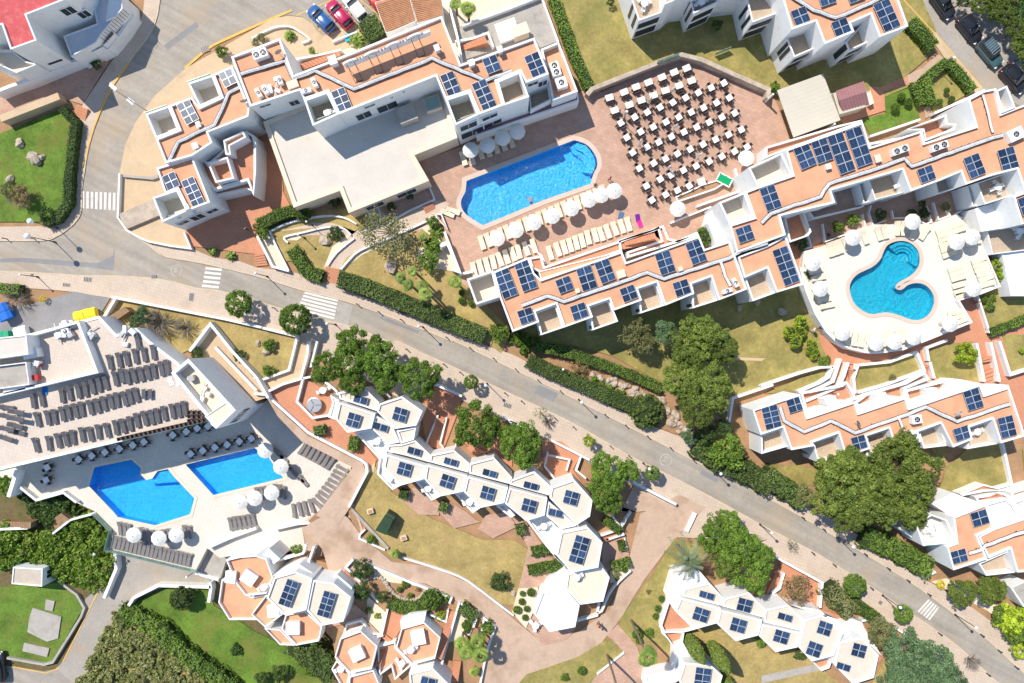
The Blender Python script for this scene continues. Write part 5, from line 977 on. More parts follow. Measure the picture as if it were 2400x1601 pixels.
# parasols
pp = root('parasol', 'x', 'parasol'); NS = 10
mb = MB(); v = [(0, 0, 2.55)]; f = []
for i in range(NS):
    a = 2 * math.pi * i / NS; v.append((.55 * math.cos(a), .55 * math.sin(a), 2.36))
for i in range(NS):
    a = 2 * math.pi * i / NS; v.append((1.03 * math.cos(a), 1.03 * math.sin(a), 2.10)); 
for i in range(NS):
    a = 2 * math.pi * i / NS; v.append((1.04 * math.cos(a), 1.04 * math.sin(a), 1.93))
for i in range(NS):
    j = (i + 1) % NS; f += [(0, 1 + i, 1 + j), (1 + i, 1 + NS + i, 1 + NS + j, 1 + j), (1 + NS + i, 1 + 2 * NS + i, 1 + 2 * NS + j, 1 + NS + j)]
mb.add(v, f, WFAB); ob('canopy', mb.mesh('canopy'), pp)
mb = MB(); mb.tube([(0, 0, 0), (0, 0, 2.62)], .028, WPLAS, 8); mb.lathe([(.02, 2.6), (.05, 2.66), (.015, 2.74)], WPLAS, 8); ob('pole', mb.mesh('pole'), pp)
mb = MB(); mb.lathe([(.26, 0), (.26, .07), (.06, .11)], CONC, 14); ob('base', mb.mesh('base'), pp)
mb = MB()
for i in range(NS):
    a = 2 * math.pi * i / NS; mb.tube([(0, 0, 2.5), (1.0 * math.cos(a), 1.0 * math.sin(a), 2.08)], .012, METAL, 4)
ob('ribs', mb.mesh('ribs'), pp)
PG = [(T(1, 1, '2215,620') + T(2, 1, '35,545 200,475 370,415 545,345 705,265 820,222 940,185'), .17, 'white parasol, %s from the left in the row beside the free form pool', 'parasols beside the free form pool'),
      (T(1, 0, '1970,1375 2125,1330 2265,1262 2400,1205'), .17, 'shaded white parasol, %s from the left under the large building', 'shaded parasols under the large building'),
      (T(2, 1, '1525,350') + T(2, 0, '2155,1450'), .17, 'white parasol, %s from the left beside the terrace edge of the long building', 'lone parasols on the dining terrace'),
      (T(3, 1, '415,850 485,1085 785,615 1335,468 1740,655 1885,610 1895,1085 690,1490 1000,1585 1170,1572 1345,1530 1680,1408'), KD, 'white parasol, %s on the kidney pool deck going clockwise from its left edge', 'parasols on the kidney pool deck'),
      (T(1, 2, '80,1005 225,1155 140,1395 -150,1480 -15,1445'), PD, 'white parasol, %s beside the four sided pool from top to bottom', 'parasols by the four sided pool'),
      (T(0, 3, '1220,215 1450,245 1610,215'), PD, 'white parasol, %s from the left below the angular pool', 'parasols below the angular pool')]
for pts, z, lb, g in PG:
    for i, p in enumerate(pts):
        c = P(p, z + 2.2); put('parasol', pp, (c.x, c.y, z), random.uniform(0, .6), lb % ORD[i], g)
# closed parasols on the dining terrace
cp = root('closed_parasol', 'x', 'parasol'); mb = MB(); mb.lathe([(.03, 1.0), (.16, 1.15), (.13, 1.9), (.04, 2.6)], WFAB, 8); ob('folded_canopy', mb.mesh('folded_canopy', True), cp)
mb = MB(); mb.tube([(0, 0, 0), (0, 0, 2.7)], .03, METAL, 6); mb.lathe([(.24, 0), (.24, .08), (.05, .1)], CONC, 10); ob('pole', mb.mesh('pole'), cp)
for i, p in enumerate(T(2, 0, '1475,830 1270,915 1500,1165 1725,1425 1440,1540 1180,1300 1040,1040')):
    c = P(p, 1.5); put('cparasol', cp, (c.x, c.y, .17), 0, 'closed white parasol among the dining tables, ' + ('beside the second cloth row', 'standing near the light streak', 'in the middle of the tables', 'near the lower right tables', 'near the lower edge', 'on the pale base slab', 'near the pool side tables')[i], 'closed parasols among the tables')
# dining tables and chairs
def chair_mesh(m_):
    mb = MB(); mb.box((0, 0, .43), (.42, .4, .05), m_); mb.box((0, .21, .66), (.42, .05, .42), m_)
    for x in (-.2, .2):
        for y in (-.19, .19): mb.box((x, y, .2), (.045, .045, .42), m_)
        mb.box((x, .02, .62), (.04, .36, .03), m_)
    return mb.mesh('chair')
CH = chair_mesh(CHAIRM)
def table_proto(m_, w, d, name):
    r = root(name, 'x', 'table'); mb = MB(); mb.box((0, 0, .73), (w, d, .05), m_); ob('table_top', mb.mesh('table_top'), r)
    mb = MB(); mb.tube([(0, 0, 0), (0, 0, .72)], .04, METAL); mb.box((0, 0, .02), (.5, .5, .03), DMETAL); ob('pedestal', mb.mesh('pedestal'), r); return r
tp = {'S': table_proto(WPLAS, .76, .76, 'cafe_table'), 'R': table_proto(WFAB, 1.02, .8, 'cloth_table')}
NCH = [0]
def chair(x, y, z, a, label, group):
    o = tag(ob('dining_chair', CH, None, (x, y, z), a), label, 'chair', group); NCH[0] += 1
SIDE16 = ('right', 'right upper', 'upper right', 'upper-right', 'upper', 'upper-left', 'upper left', 'left upper', 'left', 'left lower', 'lower left', 'lower-left', 'lower', 'lower-right', 'lower right', 'right lower')
SIDE = ('right', 'upper right', 'upper', 'upper left', 'left', 'lower left', 'lower', 'lower right')
def dining(pts, z, kind, rz, lb, g, cl, cg, sides=(0, 1, 2, 3)):
    short = lb.replace('white ', '').replace(',', '').replace(' from the left', '').replace('in the ', 'of ').replace(' row of square tables', ' square row').replace(' beside the stone wall', '').replace(' from the stone wall', '').replace('beside the four sided pool', 'by the square pool').replace(' from the top', '').replace(' under the terrace edge', ' below the terrace')
    for i, p in enumerate(pts):
        c = P(p, z + .75); a0 = R(rz + random.uniform(-4, 4)); put('t' + kind, tp[kind], (c.x, c.y, z), a0, lb % ORD[i], g)
        for k in sides:
            a = a0 + k * math.pi / 2 + random.uniform(-.15, .15); d = random.uniform(.44, .58)
            dx, dy = -math.sin(a) * d, math.cos(a) * d
            sd_ = SIDE16[int(round(math.degrees(math.atan2(dy, dx)) / 22.5)) % 16]
            chair(c.x + dx, c.y + dy, z, a, '%s chair, %s side of the %s' % (cl, sd_, short % ORD[i]), cg)
DG = 'tables on the dining terrace'; CL = 'dark'; CG = 'dark chairs of the dining terrace'
for s, kd, lb in (('895,895 1030,845 1140,797 1255,755 1378,708 1490,663 1605,625', 'R', 'in the first cloth row beside the stone wall'), ('943,1012 1078,962 1188,920 1300,875 1410,830 1535,785 1650,740', 'R', 'in the second cloth row from the stone wall'), ('1000,1128 1127,1075 1243,1030 1360,985 1478,940 1597,897 1712,850 1830,805 1947,762', 'S', 'in the first row of square tables'), ('1183,1210 1297,1165 1415,1120 1532,1075 1647,1030 1760,988 1880,943 1997,897', 'S', 'in the second row of square tables'), ('1055,1262 1465,1255 1580,1212 1697,1168 1812,1122 1928,1077 2047,1038', 'S', 'in the third row of square tables'), ('1348,1305 1755,1325 1870,1280 1990,1235 2107,1190', 'S', 'in the fourth row of square tables'), ('1108,1400 1240,1350 1520,1412 1637,1370 2045,1390 2160,1350', 'S', 'in the fifth row of square tables'), ('1170,1545 1302,1498 1410,1457 1692,1525 1812,1482 1928,1437', 'S', 'in the sixth row of square tables'), ('1175,1572 1362,1645 1462,1607 1575,1562', 'S', 'in the seventh row of square tables'), ('1235,1707 1412,1787 1520,1747 1628,1707', 'S', 'in the eighth row of square tables'), ('1285,1837', 'S', 'alone nearest the parasol row')):
    if 'seventh' in lb: s = '1362,1645 1462,1607 1575,1562'
    dining(T(2, 0, s), .17, kd, 20 if kd == 'R' else 32, 'white %s table, %%s from the left %s' % ('cloth' if kd == 'R' else 'square', lb), DG, CL, CG, (2, 2.62, 1.38) if kd == 'R' else (0, 1, 2, 3))
dining(T(2, 1, '1738,97'), .17, 'R', 20, 'white cloth table, %s one beside the pool table', DG, CL, CG, (2, 2.62, 1.38))
CL2 = 'black'; CG2 = 'black chairs on the lower pool deck'; DG2 = 'tables on the lower pool deck'
dining(T(0, 2, '720,1085 840,1053 962,1020 1095,988 1218,955 1320,925 1585,862 1710,830 1810,800 1910,780'), PD, 'S', 45, 'white square table, %s from the left under the terrace edge', DG2, CL2, CG2, (.5, 1.5, 2.5, 3.5))
dining(T(0, 2, '1750,1035 1862,1005 1972,975 2085,950 2197,920 2308,893'), PD, 'S', 45, 'white square table, %s from the left beside the four sided pool', DG2, CL2, CG2, (.5, 1.5, 2.5, 3.5))
dining(T(0, 2, '430,1160 420,1275'), PD, 'S', 30, 'white square table, %s from the top beside the pool bar', DG2, CL2, CG2)
# stacked chairs along the terrace edge
for i in range(20):
    p = T(0, 2, '%g,%g' % (1110 + i * 41, 895 - i * 9.3))[0]; c = P(p, ZT + .5)
    for k in range(2): chair(c.x, c.y, ZT - .1 + k * .22, R(105), 'black %s chair of the %s stack along the front edge of the terrace' % (('bottom', 'top')[k], ORD[i]), 'stacked chairs on the terrace edge')
for i in range(9):
    p = T(0, 2, '%g,%g' % (1745 + (i % 3) * 45, 650 + (i // 3) * 38))[0]; c = P(p, ZT + .5); chair(c.x, c.y, ZT - .1, R(105), 'black chair, %s in row %s of the block beside the stair tower' % (ORD[i % 3], ('one', 'two', 'three')[i // 3]), 'chairs beside the stair tower')
# stack of small tables on the terrace
for i in range(6):
    p = T(0, 2, '%g,%g' % (1310 + (i % 2) * 60, 455 + (i // 2) * 30))[0]; c = P(p, ZT + .5); r = root('side_table', 'dark low side table, %s in the %s pair clustered on the big terrace' % (('left', 'right')[i % 2], ORD[i // 2]), 'table', (c.x, c.y, ZT - .1), R(11), 'dark side tables clustered on the terrace')
    mb = MB(); mb.box((0, 0, .4), (.5, .4, .04), GFAB); ob('table_top', mb.mesh('table_top'), r); mb = MB()
    for x in (-.2, .2):
        for y in (-.15, .15): mb.box((x, y, .2), (.04, .04, .4), DMETAL)
    ob('legs', mb.mesh('legs'), r)
# white garden furniture sets (table and chairs are separate things)
WCH = chair_mesh(WPLAS); mb = MB(); mb.lathe([(.42, .70), (.45, .72), (.45, .75), (.02, .76)], WPLAS, 16); mb.tube([(0, 0, 0), (0, 0, .7)], .05, WPLAS); mb.lathe([(.3, 0), (.28, .05), (.05, .08)], WPLAS, 10); WTB = mb.mesh('round_table')
for c, rr, s, z, n, lb in ((1, 0, '655,1035', 5.95, 1, 'sunken terrace of the large building'), (2, 0, '1215,30', 4.65, 3, 'left balcony of the top block'), (2, 0, '1740,20', 4.65, 2, 'middle balcony of the top block'), (1, 2, '615,450', .25, 2, 'terrace with the round metal table'), (2, 3, '215,1040', .25, 3, 'patio of the white hexagon'), (1, 3, '1415,1265', 2.5, 2, 'orange hexagon by the long steps'), (1, 3, '1330,1390', .9, 3, 'court between the orange hexagons'), (1, 3, '775,1440', 1.2, 2, 'small orange terrace above the lawn'), (1, 3, '70,690', 2.0, 2, 'orange terrace beside the cream hexagon'), (3, 1, '2110,150', 4.0, 4, 'balcony above the kidney pool'), (3, 1, '1230,120', 4.4, 2, 'left balcony above the kidney pool'), (3, 1, '2310,560', 1.9, 3, 'low right balcony by the kidney pool'), (3, 3, '1490,160', 3.4, 4, 'terrace at the lower right corner building'), (2, 3, '590,600', 3.4, 1, 'cream octagon roof'), (1, 2, '1110,920', 1.9, 2, 'first white hexagon patio'), (1, 2, '1225,1260', 1.9, 1, 'second white hexagon patio'), (1, 2, '1580,1350', 1.9, 2, 'third white hexagon patio'), (1, 2, '1960,1475', 1.9, 2, 'fourth white hexagon patio'), (2, 3, '290,130', 1.9, 2, 'last white hexagon patio'), (3, 2, '1920,830', 3.2, 2, 'balcony right of the zigzag roof'), (3, 2, '2270,1520', 2.7, 3, 'gallery of the lower right corner building')):
    if n == 0: continue
    q = P(T(c, rr, s)[0], z + .6); tag(ob('garden_table', WTB, None, (q.x, q.y, z), 0), 'white round garden table on the ' + lb, 'table', 'white garden tables')
    for k in range(n):
        a = 2 * math.pi * k / n + .4; tag(ob('garden_chair', WCH, None, (q.x + .75 * math.cos(a), q.y + .75 * math.sin(a), z), a + math.pi / 2), 'white plastic chair, %s at the table on the ' % ORD[k] + lb, 'chair', 'white chairs on the ' + lb)
# pool table, round metal table
r = root('pool_table', 'green baize pool table with white rails on the dining terrace', 'pool table', P(T(2, 1, '1950,88')[0], .9) * Vector((1, 1, 0)) if False else (P(T(2, 1, '1950,85')[0], .9).x, P(T(2, 1, '1950,85')[0], .9).y, .17), R(-28))
mb = MB(); mb.box((0, 0, .74), (1.75, .95, .05), mat('green_baize', (.0, .30, .10), .9)); ob('playing_bed', mb.mesh('playing_bed'), r)
for x, y, sx, sy in ((0, .55, 2.0, .15), (0, -.55, 2.0, .15), (.93, 0, .15, .95), (-.93, 0, .15, .95)): mb = MB(); mb.box((x, y, .74), (sx, sy, .16), WPLAS); ob('rail', mb.mesh('rail'), r)
for x in (-.85, 0, .85):
    for y in (-.47, .47): mb = MB(); mb.lathe([(.07, .80), (.07, .828), (.02, .828)], DMETAL, 10, (x, y, 0)); ob('pocket', mb.mesh('pocket'), r)
for x in (-.8, .8):
    for y in (-.4, .4): mb = MB(); mb.box((x, y, .33), (.14, .14, .66), DMETAL); ob('leg', mb.mesh('leg'), r)
mb = MB(); mb.box((0, 0, .6), (1.8, 1.0, .22), DMETAL); ob('cabinet', mb.mesh('cabinet'), r)
tc_ = P(T(1, 2, '535,585')[0], .9); r = root('round_metal_table', 'big round grey metal ring table on the orange terrace', 'table', (tc_.x, tc_.y, .2))
mb = MB(); mb.lathe([(.0, .62), (.93, .62), (.98, .66), (.98, .72), (.9, .74), (.2, .74)], METAL, 28); ob('table_top', mb.mesh('table_top'), r)
for k in range(3):
    mb = MB(); a = k * 2.1; mb.box((.5 * math.cos(a), .5 * math.sin(a), .77), (.8, .05, .03), DMETAL, a); ob('spoke', mb.mesh('spoke'), r)
for k in range(3): mb = MB(); a = k * 2.1; mb.box((.7 * math.cos(a), .7 * math.sin(a), .31), (.1, .1, .62), DMETAL, a); ob('leg', mb.mesh('leg'), r)
wall(T(1, 2, '430,340 560,315 720,440 750,470 670,680 520,705 375,555'), .9, .28, label='white hexagon parapet round the orange table terrace', closed=True)
# ================================================================ WALLS, FENCES, STEPS
Z0 = LOW - .3
for c, r_, s, z, w_, lb, sm in (
    (0, 1, '1020,1160 1300,1215 2070,1365 2400,1440', .9, .3, 'white garden wall along the sidewalk above the lounger terrace', 0), (1, 1, '60,1445 370,1520 375,1567', .9, .3, 'white garden wall end by the road crossing', 0),
    (0, 1, '1060,1170 950,1350', 1.0, .35, 'white wall beside the service yard stairs', 0), (0, 1, '1095,25 1080,430 1160,545 1290,620 1360,650 1560,690 1750,715 1690,570', .7, .22, 'thin white kerb wall round the sand coloured forecourt', 0),
    (1, 0, '-40,350 150,255 300,240 400,290 490,360 420,390', .5, .22, 'curved white planter wall by the car park', 3), (1, 0, '1760,0 1850,340 1895,590', 1.6, .3, 'tall white wall at the right end of the large building', 0), (1, 0, '1890,235 2351,65 2620,-40', 1.2, .3, 'white wall of the concrete yard with a palm beside it', 0),
    (2, 0, '275,-20 425,385', 1.0, .25, 'white wall along the hedge at the concrete yard', 0), (1, 0, '700,380 930,290', .6, .2, 'white planter wall behind the clipped block hedge', 0), (1, 0, '350,545 600,500 780,455', 1.2, .25, 'curved white stair wall left of the rooftop sign', 2), (1, 0, '1830,380 2000,350 2130,300 2180,430', 1.2, .28, 'curved white stair wall in the right yard', 0),
    (1, 1, '300,920 150,880 10,600', .9, .3, 'white wall beside the court steps', 0), (1, 1, '300,920 140,600 150,545 330,470 620,415 800,430 920,490', .55, .22, 'white kerb wall along the outer curve of the garden path', 3), (1, 1, '290,660 260,610 420,570 640,520 790,525 870,590', .5, .22, 'white kerb wall round the small lawn island', 3), (1, 1, '655,870 740,750 900,620', .5, .22, 'white kerb wall left of the path to the garden steps', 2), (1, 1, '780,905 900,770 1000,710 1150,650 1290,590 1660,420', .55, .24, 'white kerb wall right of the path to the garden steps', 2), (1, 1, '1010,340 1080,490', .5, .2, 'short white kerb wall in the shaded garden', 0), (1, 1, '1110,310 1150,440', .5, .2, 'second short white kerb wall in the shaded garden', 0), (1, 1, '1220,500 1260,450 1400,370 1640,265 1580,120', .5, .22, 'white kerb wall of the shaded planted bed', 0), (1, 1, '1640,410 1760,540 1700,400 1660,395', .9, .2, 'white planter box at the pool terrace corner', 0), (1, 1, '1730,560 1870,950 1990,925', 1.0, .3, 'white parapet at the left end of the pool terrace', 0),
    (2, 1, '2050,-20 2110,180 1700,325', 1.0, .25, 'white parapet at the pool table corner', 0), (2, 1, '1455,480 1830,330', .9, .2, 'white parapet above the stair well of the long building', 0), (2, 1, '150,680 270,780 310,860', .5, .2, 'white low wall below the lower loungers', 0),
    (1, 2, '-20,480 90,490 480,840 970,1095 1010,1130 1020,1200 850,1525', .95, .32, 'long curving white wall above the lower pool walkway', 0), (1, 2, '-20,330 50,355 300,265 370,-10', .8, .3, 'white wall of the cactus garden', 0), (1, 2, '60,485 240,395 410,345 470,120 480,0', 1.0, .3, 'white wall beside the narrow sunken passage', 0), (1, 2, '500,240 560,0', 1.0, .25, 'white wall right of the narrow sunken passage', 0),
    (1, 2, '1640,395 1890,505', 1.1, .28, 'blue white wall behind the cluster of pines', 0), (1, 2, '2240,680 2400,760', 1.0, .28, 'short white wall between two pines', 0), (2, 2, '-20,735 150,800', 1.0, .28, 'short white wall behind the second pine', 0), (2, 2, '360,910 770,1120', .9, .26, 'white wall along the sidewalk by the open frame patio', 0), (2, 2, '1120,1300 1510,1500', 1.0, .32, 'white wall ending at the resin apron', 0), (2, 2, '330,1020 300,1150 430,1310', .8, .22, 'angled white patio wall left of the open frame', 0), (2, 2, '330,1045 530,1090 500,1190', .8, .2, 'white open frame wall on the patio', 0), (2, 2, '635,1055 590,1185 680,1260', .8, .22, 'white patio wall beside the red soil bed', 0), (1, 2, '1670,680 1560,950', .7, .22, 'white wall left of the hexagon steps', 0), (1, 2, '1750,700 1690,940 1720,980', .7, .22, 'white wall right of the hexagon steps', 0), (1, 2, '1850,860 1830,960', .7, .22, 'short white wall behind the hexagon steps', 0), (1, 2, '1155,440 1230,520', .8, .25, 'white wall under the pine cluster', 0),
    (2, 2, '2400,400 2030,525 1980,860', 1.1, .28, 'white wall left of the zigzag roofed building', 0),
    (1, 3, '1020,480 1400,640 1790,790 1770,840', .7, .26, 'white wall of the gravel bed with rounded tufts', 0), (1, 3, '890,435 820,510 960,645', .7, .28, 'white corner wall beside the short drive steps', 0), (1, 3, '1340,420 1570,490 1780,560 1950,640 2200,830 2360,950', .6, .22, 'white kerb wall between the dry lawn and the resin drive', 2), (1, 3, '1000,160 950,210 945,245 1180,350', .5, .22, 'white wall of the little triangular bed', 0), (1, 3, '-20,390 140,465 430,380 455,300', .8, .26, 'white wall above the orange hexagons', 0), (1, 3, '530,315 480,460 600,610', 1.0, .26, 'white stair wall beside the orange hexagons', 0), (1, 3, '1860,835 2040,925 1990,1060', .8, .24, 'white wall of the palm bed', 0), (1, 3, '1860,835 1700,1400', 1.0, .25, 'long white wall right of the straight stair', 0), (1, 3, '1760,900 1740,1010 1590,940', .8, .2, 'white planter wall by the straight stair', 0), (1, 3, '2060,1120 2090,975 2190,1060 2110,1300 2050,1600', .7, .24, 'white wall round the fan palms', 0), (1, 3, '1040,745 1120,830', .7, .2, 'short white wall beside the dark juniper', 0), (1, 3, '1210,870 1150,1130', .8, .24, 'white wall between two terracotta landings', 0),
    (2, 3, '1090,540 980,640 890,760 825,910 780,920', .8, .2, 'blue white curved wall beside the drive bend', 2), (2, 3, '850,260 1030,205', .8, .25, 'white wall below the entrance steps', 0), (2, 3, '810,220 960,170', .8, .25, 'white wall above the entrance steps', 0), (2, 3, '1030,240 1060,350', .4, .15, 'thin white wall by the small clipped hedge', 0), (2, 3, '900,10 1000,145 1090,0', 1.0, .22, 'white walled dark planter under a pine', 0), (2, 3, '600,1000 780,950 800,830', .8, .25, 'white wall of the small court behind the white hexagon', 0), (2, 3, '1030,1290 780,1490', .5, .15, 'low white wall beside the pink path', 0), (2, 3, '1360,1030 1380,1110 1580,1290', .9, .22, 'white wall at the end of the cream hexagon row', 0), (2, 3, '1680,10 1600,180', .5, .5, 'white slab wall by the road at the resin apron', 0),
    (3, 3, '100,430 500,650 480,880', 1.0, .3, 'white wall behind the cream hexagon row', 0), (3, 3, '860,1000 1020,970 1290,1140 1500,1270', .9, .28, 'white wall along the lower sidewalk', 0), (3, 3, '150,560 110,700 40,750', .8, .28, 'white stair wall by the brown bush', 0), (3, 3, '1430,605 1540,550', .8, .25, 'white wall at the shaded corner steps', 0),
    (3, 1, '505,490 530,650 900,520 870,400', .7, .16, 'white wall of the first shaded patio bed', 0), (3, 1, '950,320 930,390 970,500 1090,455', .7, .16, 'white wall of the second shaded patio bed', 0), (3, 1, '1140,365 1155,435 1290,430 1400,460 1450,490 1505,470 1460,330', .7, .16, 'white wall of the curved shaded patio bed', 0), (3, 1, '1520,290 1570,450 1675,410 1650,360', .7, .16, 'white wall of the third shaded patio bed', 0), (3, 1, '1730,395 1780,370 1900,345', .9, .22, 'white wall curling beside the black pebble bed', 2), (3, 1, '1730,400 1770,430 1830,440 1850,520', .9, .2, 'white wall below the black pebble bed', 2), (3, 1, '1930,1150 2030,1460 2040,1490', .9, .22, 'white wall left of the right hand lawn', 0), (3, 1, '340,500 400,700 340,720', .9, .2, 'white wall of the dark corner bed', 0),
    (3, 0, '940,1250 1270,1140 1400,1095', .9, .25, 'white wall below the green lawn with clipped balls', 0), (3, 0, '1530,1040 1840,900 1990,825', 1.2, .3, 'white wall above the right end of the long building', 0)):
    wall(T(c, r_, s), z, w_, label=lb, sm=sm)
wall(T(3, 1, '300,890 350,1100 440,1320 540,1480 620,1560') + T(3, 2, '740,60 900,100 1000,107 1240,75') + T(3, 1, '1500,1540 1870,1390 1750,1190'), KD + .7, .22, label='white parapet round the curved end of the kidney pool deck')
wall(T(3, 1, '1750,1190 1940,1135 2130,1060 2000,760'), KD + .6, .2, label='white parapet at the right side of the kidney pool deck')
for s, lb in (('1050,370 1062,520 950,790', 'white wall left of the stained drive'), ('1160,885 1220,790 1450,675 1930,690', 'curved white wall between drive and dome lawn'), ('1920,650 1930,700 1910,830', 'white wall post below the orange hexagon'), ('1790,560 2000,620', 'white wall at the drive end')):
    wall(T(0, 3, s), LOW + 1.2, .4, Z0, lb, sm=0)
wall(T(0, 3, '550,650 700,760 768,880 740,960 480,1380 400,1400 60,1340'), LOW + .5, .3, Z0, 'stone kerb wall curving round the bright lawn', CONC)
wall(T(0, 3, '-20,160 250,150 ') , LOW + 1.6, .3, Z0, 'white wall below the timber stairs')
wall(T(0, 3, '480,200 640,75 880,10'), LOW + 2.0, .25, Z0, 'white sloping stair wall below the pool deck')
wall(T(0, 2, '180,1340 330,1460 580,1390 700,1480'), PD + .8, .3, Z0, 'white parapet by the pool bar')
wall(T(0, 2, '75,1430 150,1190'), PD + 1.5, .5, Z0, 'broad white wall left of the pool bar')
wall(T(1, 3, '880,-20 1000,110 1210,335'), .5, .35, -.3, 'brown stone wall beside the curving walkway', CONC)
wall(T(1, 2, '895,1155 905,1185 610,1570') + T(1, 3, '500,105'), -1.3, .9, -3, 'brown timber topped bench wall at the deck end', WOOD)
wall(T(1, 3, '160,160 380,110 510,100'), PD + .9, .3, -5, 'white wall at the edge of the white deck')
wall(T(0, 3, '1900,330 2100,240 2346,150'), PD + .9, .35, -5, 'long white wall above the arched openings')
sw = wall(T(2, 0, '690,870 735,815 1340,575 1560,500 1740,545 2060,690 2360,820 2351,900'), 1.5, .55, label='rough stone retaining wall behind the dining tables', m=ROCK, name='stone_wall')
wall(T(1, 1, '1690,690 1760,660 1870,930 1800,900'), 1.7, .5, label='tall bright white wall end below the pool terrace')
wall(T(0, 0, '0,1090 440,920 540,880'), 1.6, .9, label='sand topped wall above the corner lawn', m=PAVE2)
wall(T(0, 1, '1120,470 1450,330'), .6, 2.2, label='rough grey stone ramp across the forecourt', m=ROCK, name='stone_ramp', cat='ramp')
wall(T(0, 1, '1130,45 1400,70 1450,50'), .5, .35, label='low grey wall across the forecourt', m=CONC)
def gl_rail(label, line, z, h=1.0):
    r = root('glass_balustrade', label, 'railing'); pts = [P(p, z) for p in line]
    for a, b in zip(pts, pts[1:]):
        n = max(1, int((b - a).length / 1.5)); d = (b - a) / n; ang = math.atan2(d.y, d.x)
        for i in range(n):
            c = a + d * (i + .5); mb = MB(); mb.box((c.x, c.y, z + h / 2), (d.length * .94, .03, h), GRAIL, ang); ob('glass_pane', mb.mesh('glass_pane'), r)
            q = a + d * i; mb = MB(); mb.box((q.x, q.y, z + h / 2), (.05, .05, h + .05), METAL); ob('post', mb.mesh('post'), r)
    return r
gl_rail('teal glass balustrade round the lower pool deck', T(0, 3, '880,5 1035,160 990,335 1815,535'), PD)
gl_rail('glass balustrade along the front of the big terrace', T(0, 2, '100,1160 1090,925 1890,738'), ZT, .9)
gl_rail('small glass screen on the stone wall', T(2, 0, '1330,580 1535,505'), 1.5, .8)
gl_rail('glass screens by the upper long roof', T(2, 0, '1860,510 2000,455'), .3, 1.0)
st_ = (('terracotta garden steps down to the striped crossing', 1, 1, '645,880 775,905 735,1045 625,1005', 8, .7, .2), ('terracotta steps at the court beside the gravel bed', 1, 1, '-20,770 70,755 110,870 0,880', 5, .6, .2), ('sunlit steps at the foot of the shaded walk', 0, 0, '700,960 805,1000 780,1110 680,1060', 5, .6, .2), ('short brown steps beside the dark juniper corner', 1, 3, '820,530 890,600 845,640 765,580', 5, .5, .1), ('long straight terracotta stair between white walls', 1, 3, '1765,910 1840,915 1700,1360 1640,1330', 20, .3, 2.2), ('terracotta stair between two orange hexagons', 1, 3, '1125,1240 1200,1235 1140,1400 1085,1430', 9, .6, 1.6), ('terracotta entrance steps beside the pink patio', 2, 3, '830,245 850,275 1030,225 1015,185', 8, 1.0, .2), ('terracotta steps between the hexagon houses', 1, 2, '1660,705 1735,715 1690,985 1580,945', 13, .9, .2), ('terracotta stair left of the rooftop sign', 1, 0, '370,600 440,640 780,510 760,470', 12, .3, 2.4), ('terracotta stair in the right yard', 1, 0, '1850,430 1880,470 2130,390 2100,330', 10, .3, 1.8), ('short terracotta stair at the curved landing', 1, 3, '1170,1110 1150,1150 1220,1200 1250,1180', 4, .3, .7), ('terracotta stair by the pines', 3, 3, '70,560 110,560 90,700 -20,760', 8, .8, .2), ('shaded steps below the garden wall', 1, 1, '1530,330 1620,290 1650,350 1560,400', 5, .6, .2))
for lb, c, r_, s, n, z0, z1 in st_: steps(lb, T(c, r_, s), n, z0, z1)
steps('brown timber stairs at the far left', T(0, 3, '0,85 0,150 280,150 285,95'), 15, LOW + .3, LOW + 2.2, WOOD); steps('grey timber stairs below the pool deck', T(0, 3, '400,130 480,200 640,70 560,10'), 10, LOW + .3, LOW + 2.0, WOOD)
steps('iron garden stairs beside the service yard', T(0, 1, '950,1370 1000,1420 1190,1290 1140,1250'), 11, .4, 1.8, WOOD)
steps('narrow steps beside the fan palms', T(1, 3, '1810,1370 1880,1370 1850,1560 1790,1560'), 9, .3, 1.2)
# dark square metal grates and covers in the paving
for i, (c, r_, s, w_, h_, rz, lb) in enumerate(((0, 1, '805,1000', 1.1, .6, -5, 'by the junction'), (0, 1, '610,1050', 1.0, .45, -8, 'left of the junction'), (0, 1, '1757,1160', .6, 1.1, -8, 'near the second crossing'), (0, 1, '1410,975', .6, .5, 0, 'at the kerb'), (0, 1, '295,960', .4, .4, 0, 'at the far left'), (1, 2, '2310,590', 1.1, .6, -20, 'by the third pine'), (0, 0, '1880,450', 1.1, .8, 20, 'at the car park bend'), (1, 1, '1340,1310', 1.2, .4, -18, 'under the long hedge'), (3, 3, '1030,830', .5, .5, -35, 'by the lower trees'))):
    q = P(T(c, r_, s)[0], .15); o = root('drain_cover', 'dark metal drain cover in the sidewalk ' + lb, 'drain cover', (q.x, q.y, .14), R(rz)); mb = MB(); mb.box((0, 0, .01), (w_, h_, .02), CONC); ob('cover_plate', mb.mesh('cover_plate'), o)
    mb = MB()
    for k in range(5): mb.box(((k - 2) * w_ / 5.5, 0, .025), (w_ / 12, h_ * .85, .01), DMETAL)
    ob('grille', mb.mesh('grille'), o)
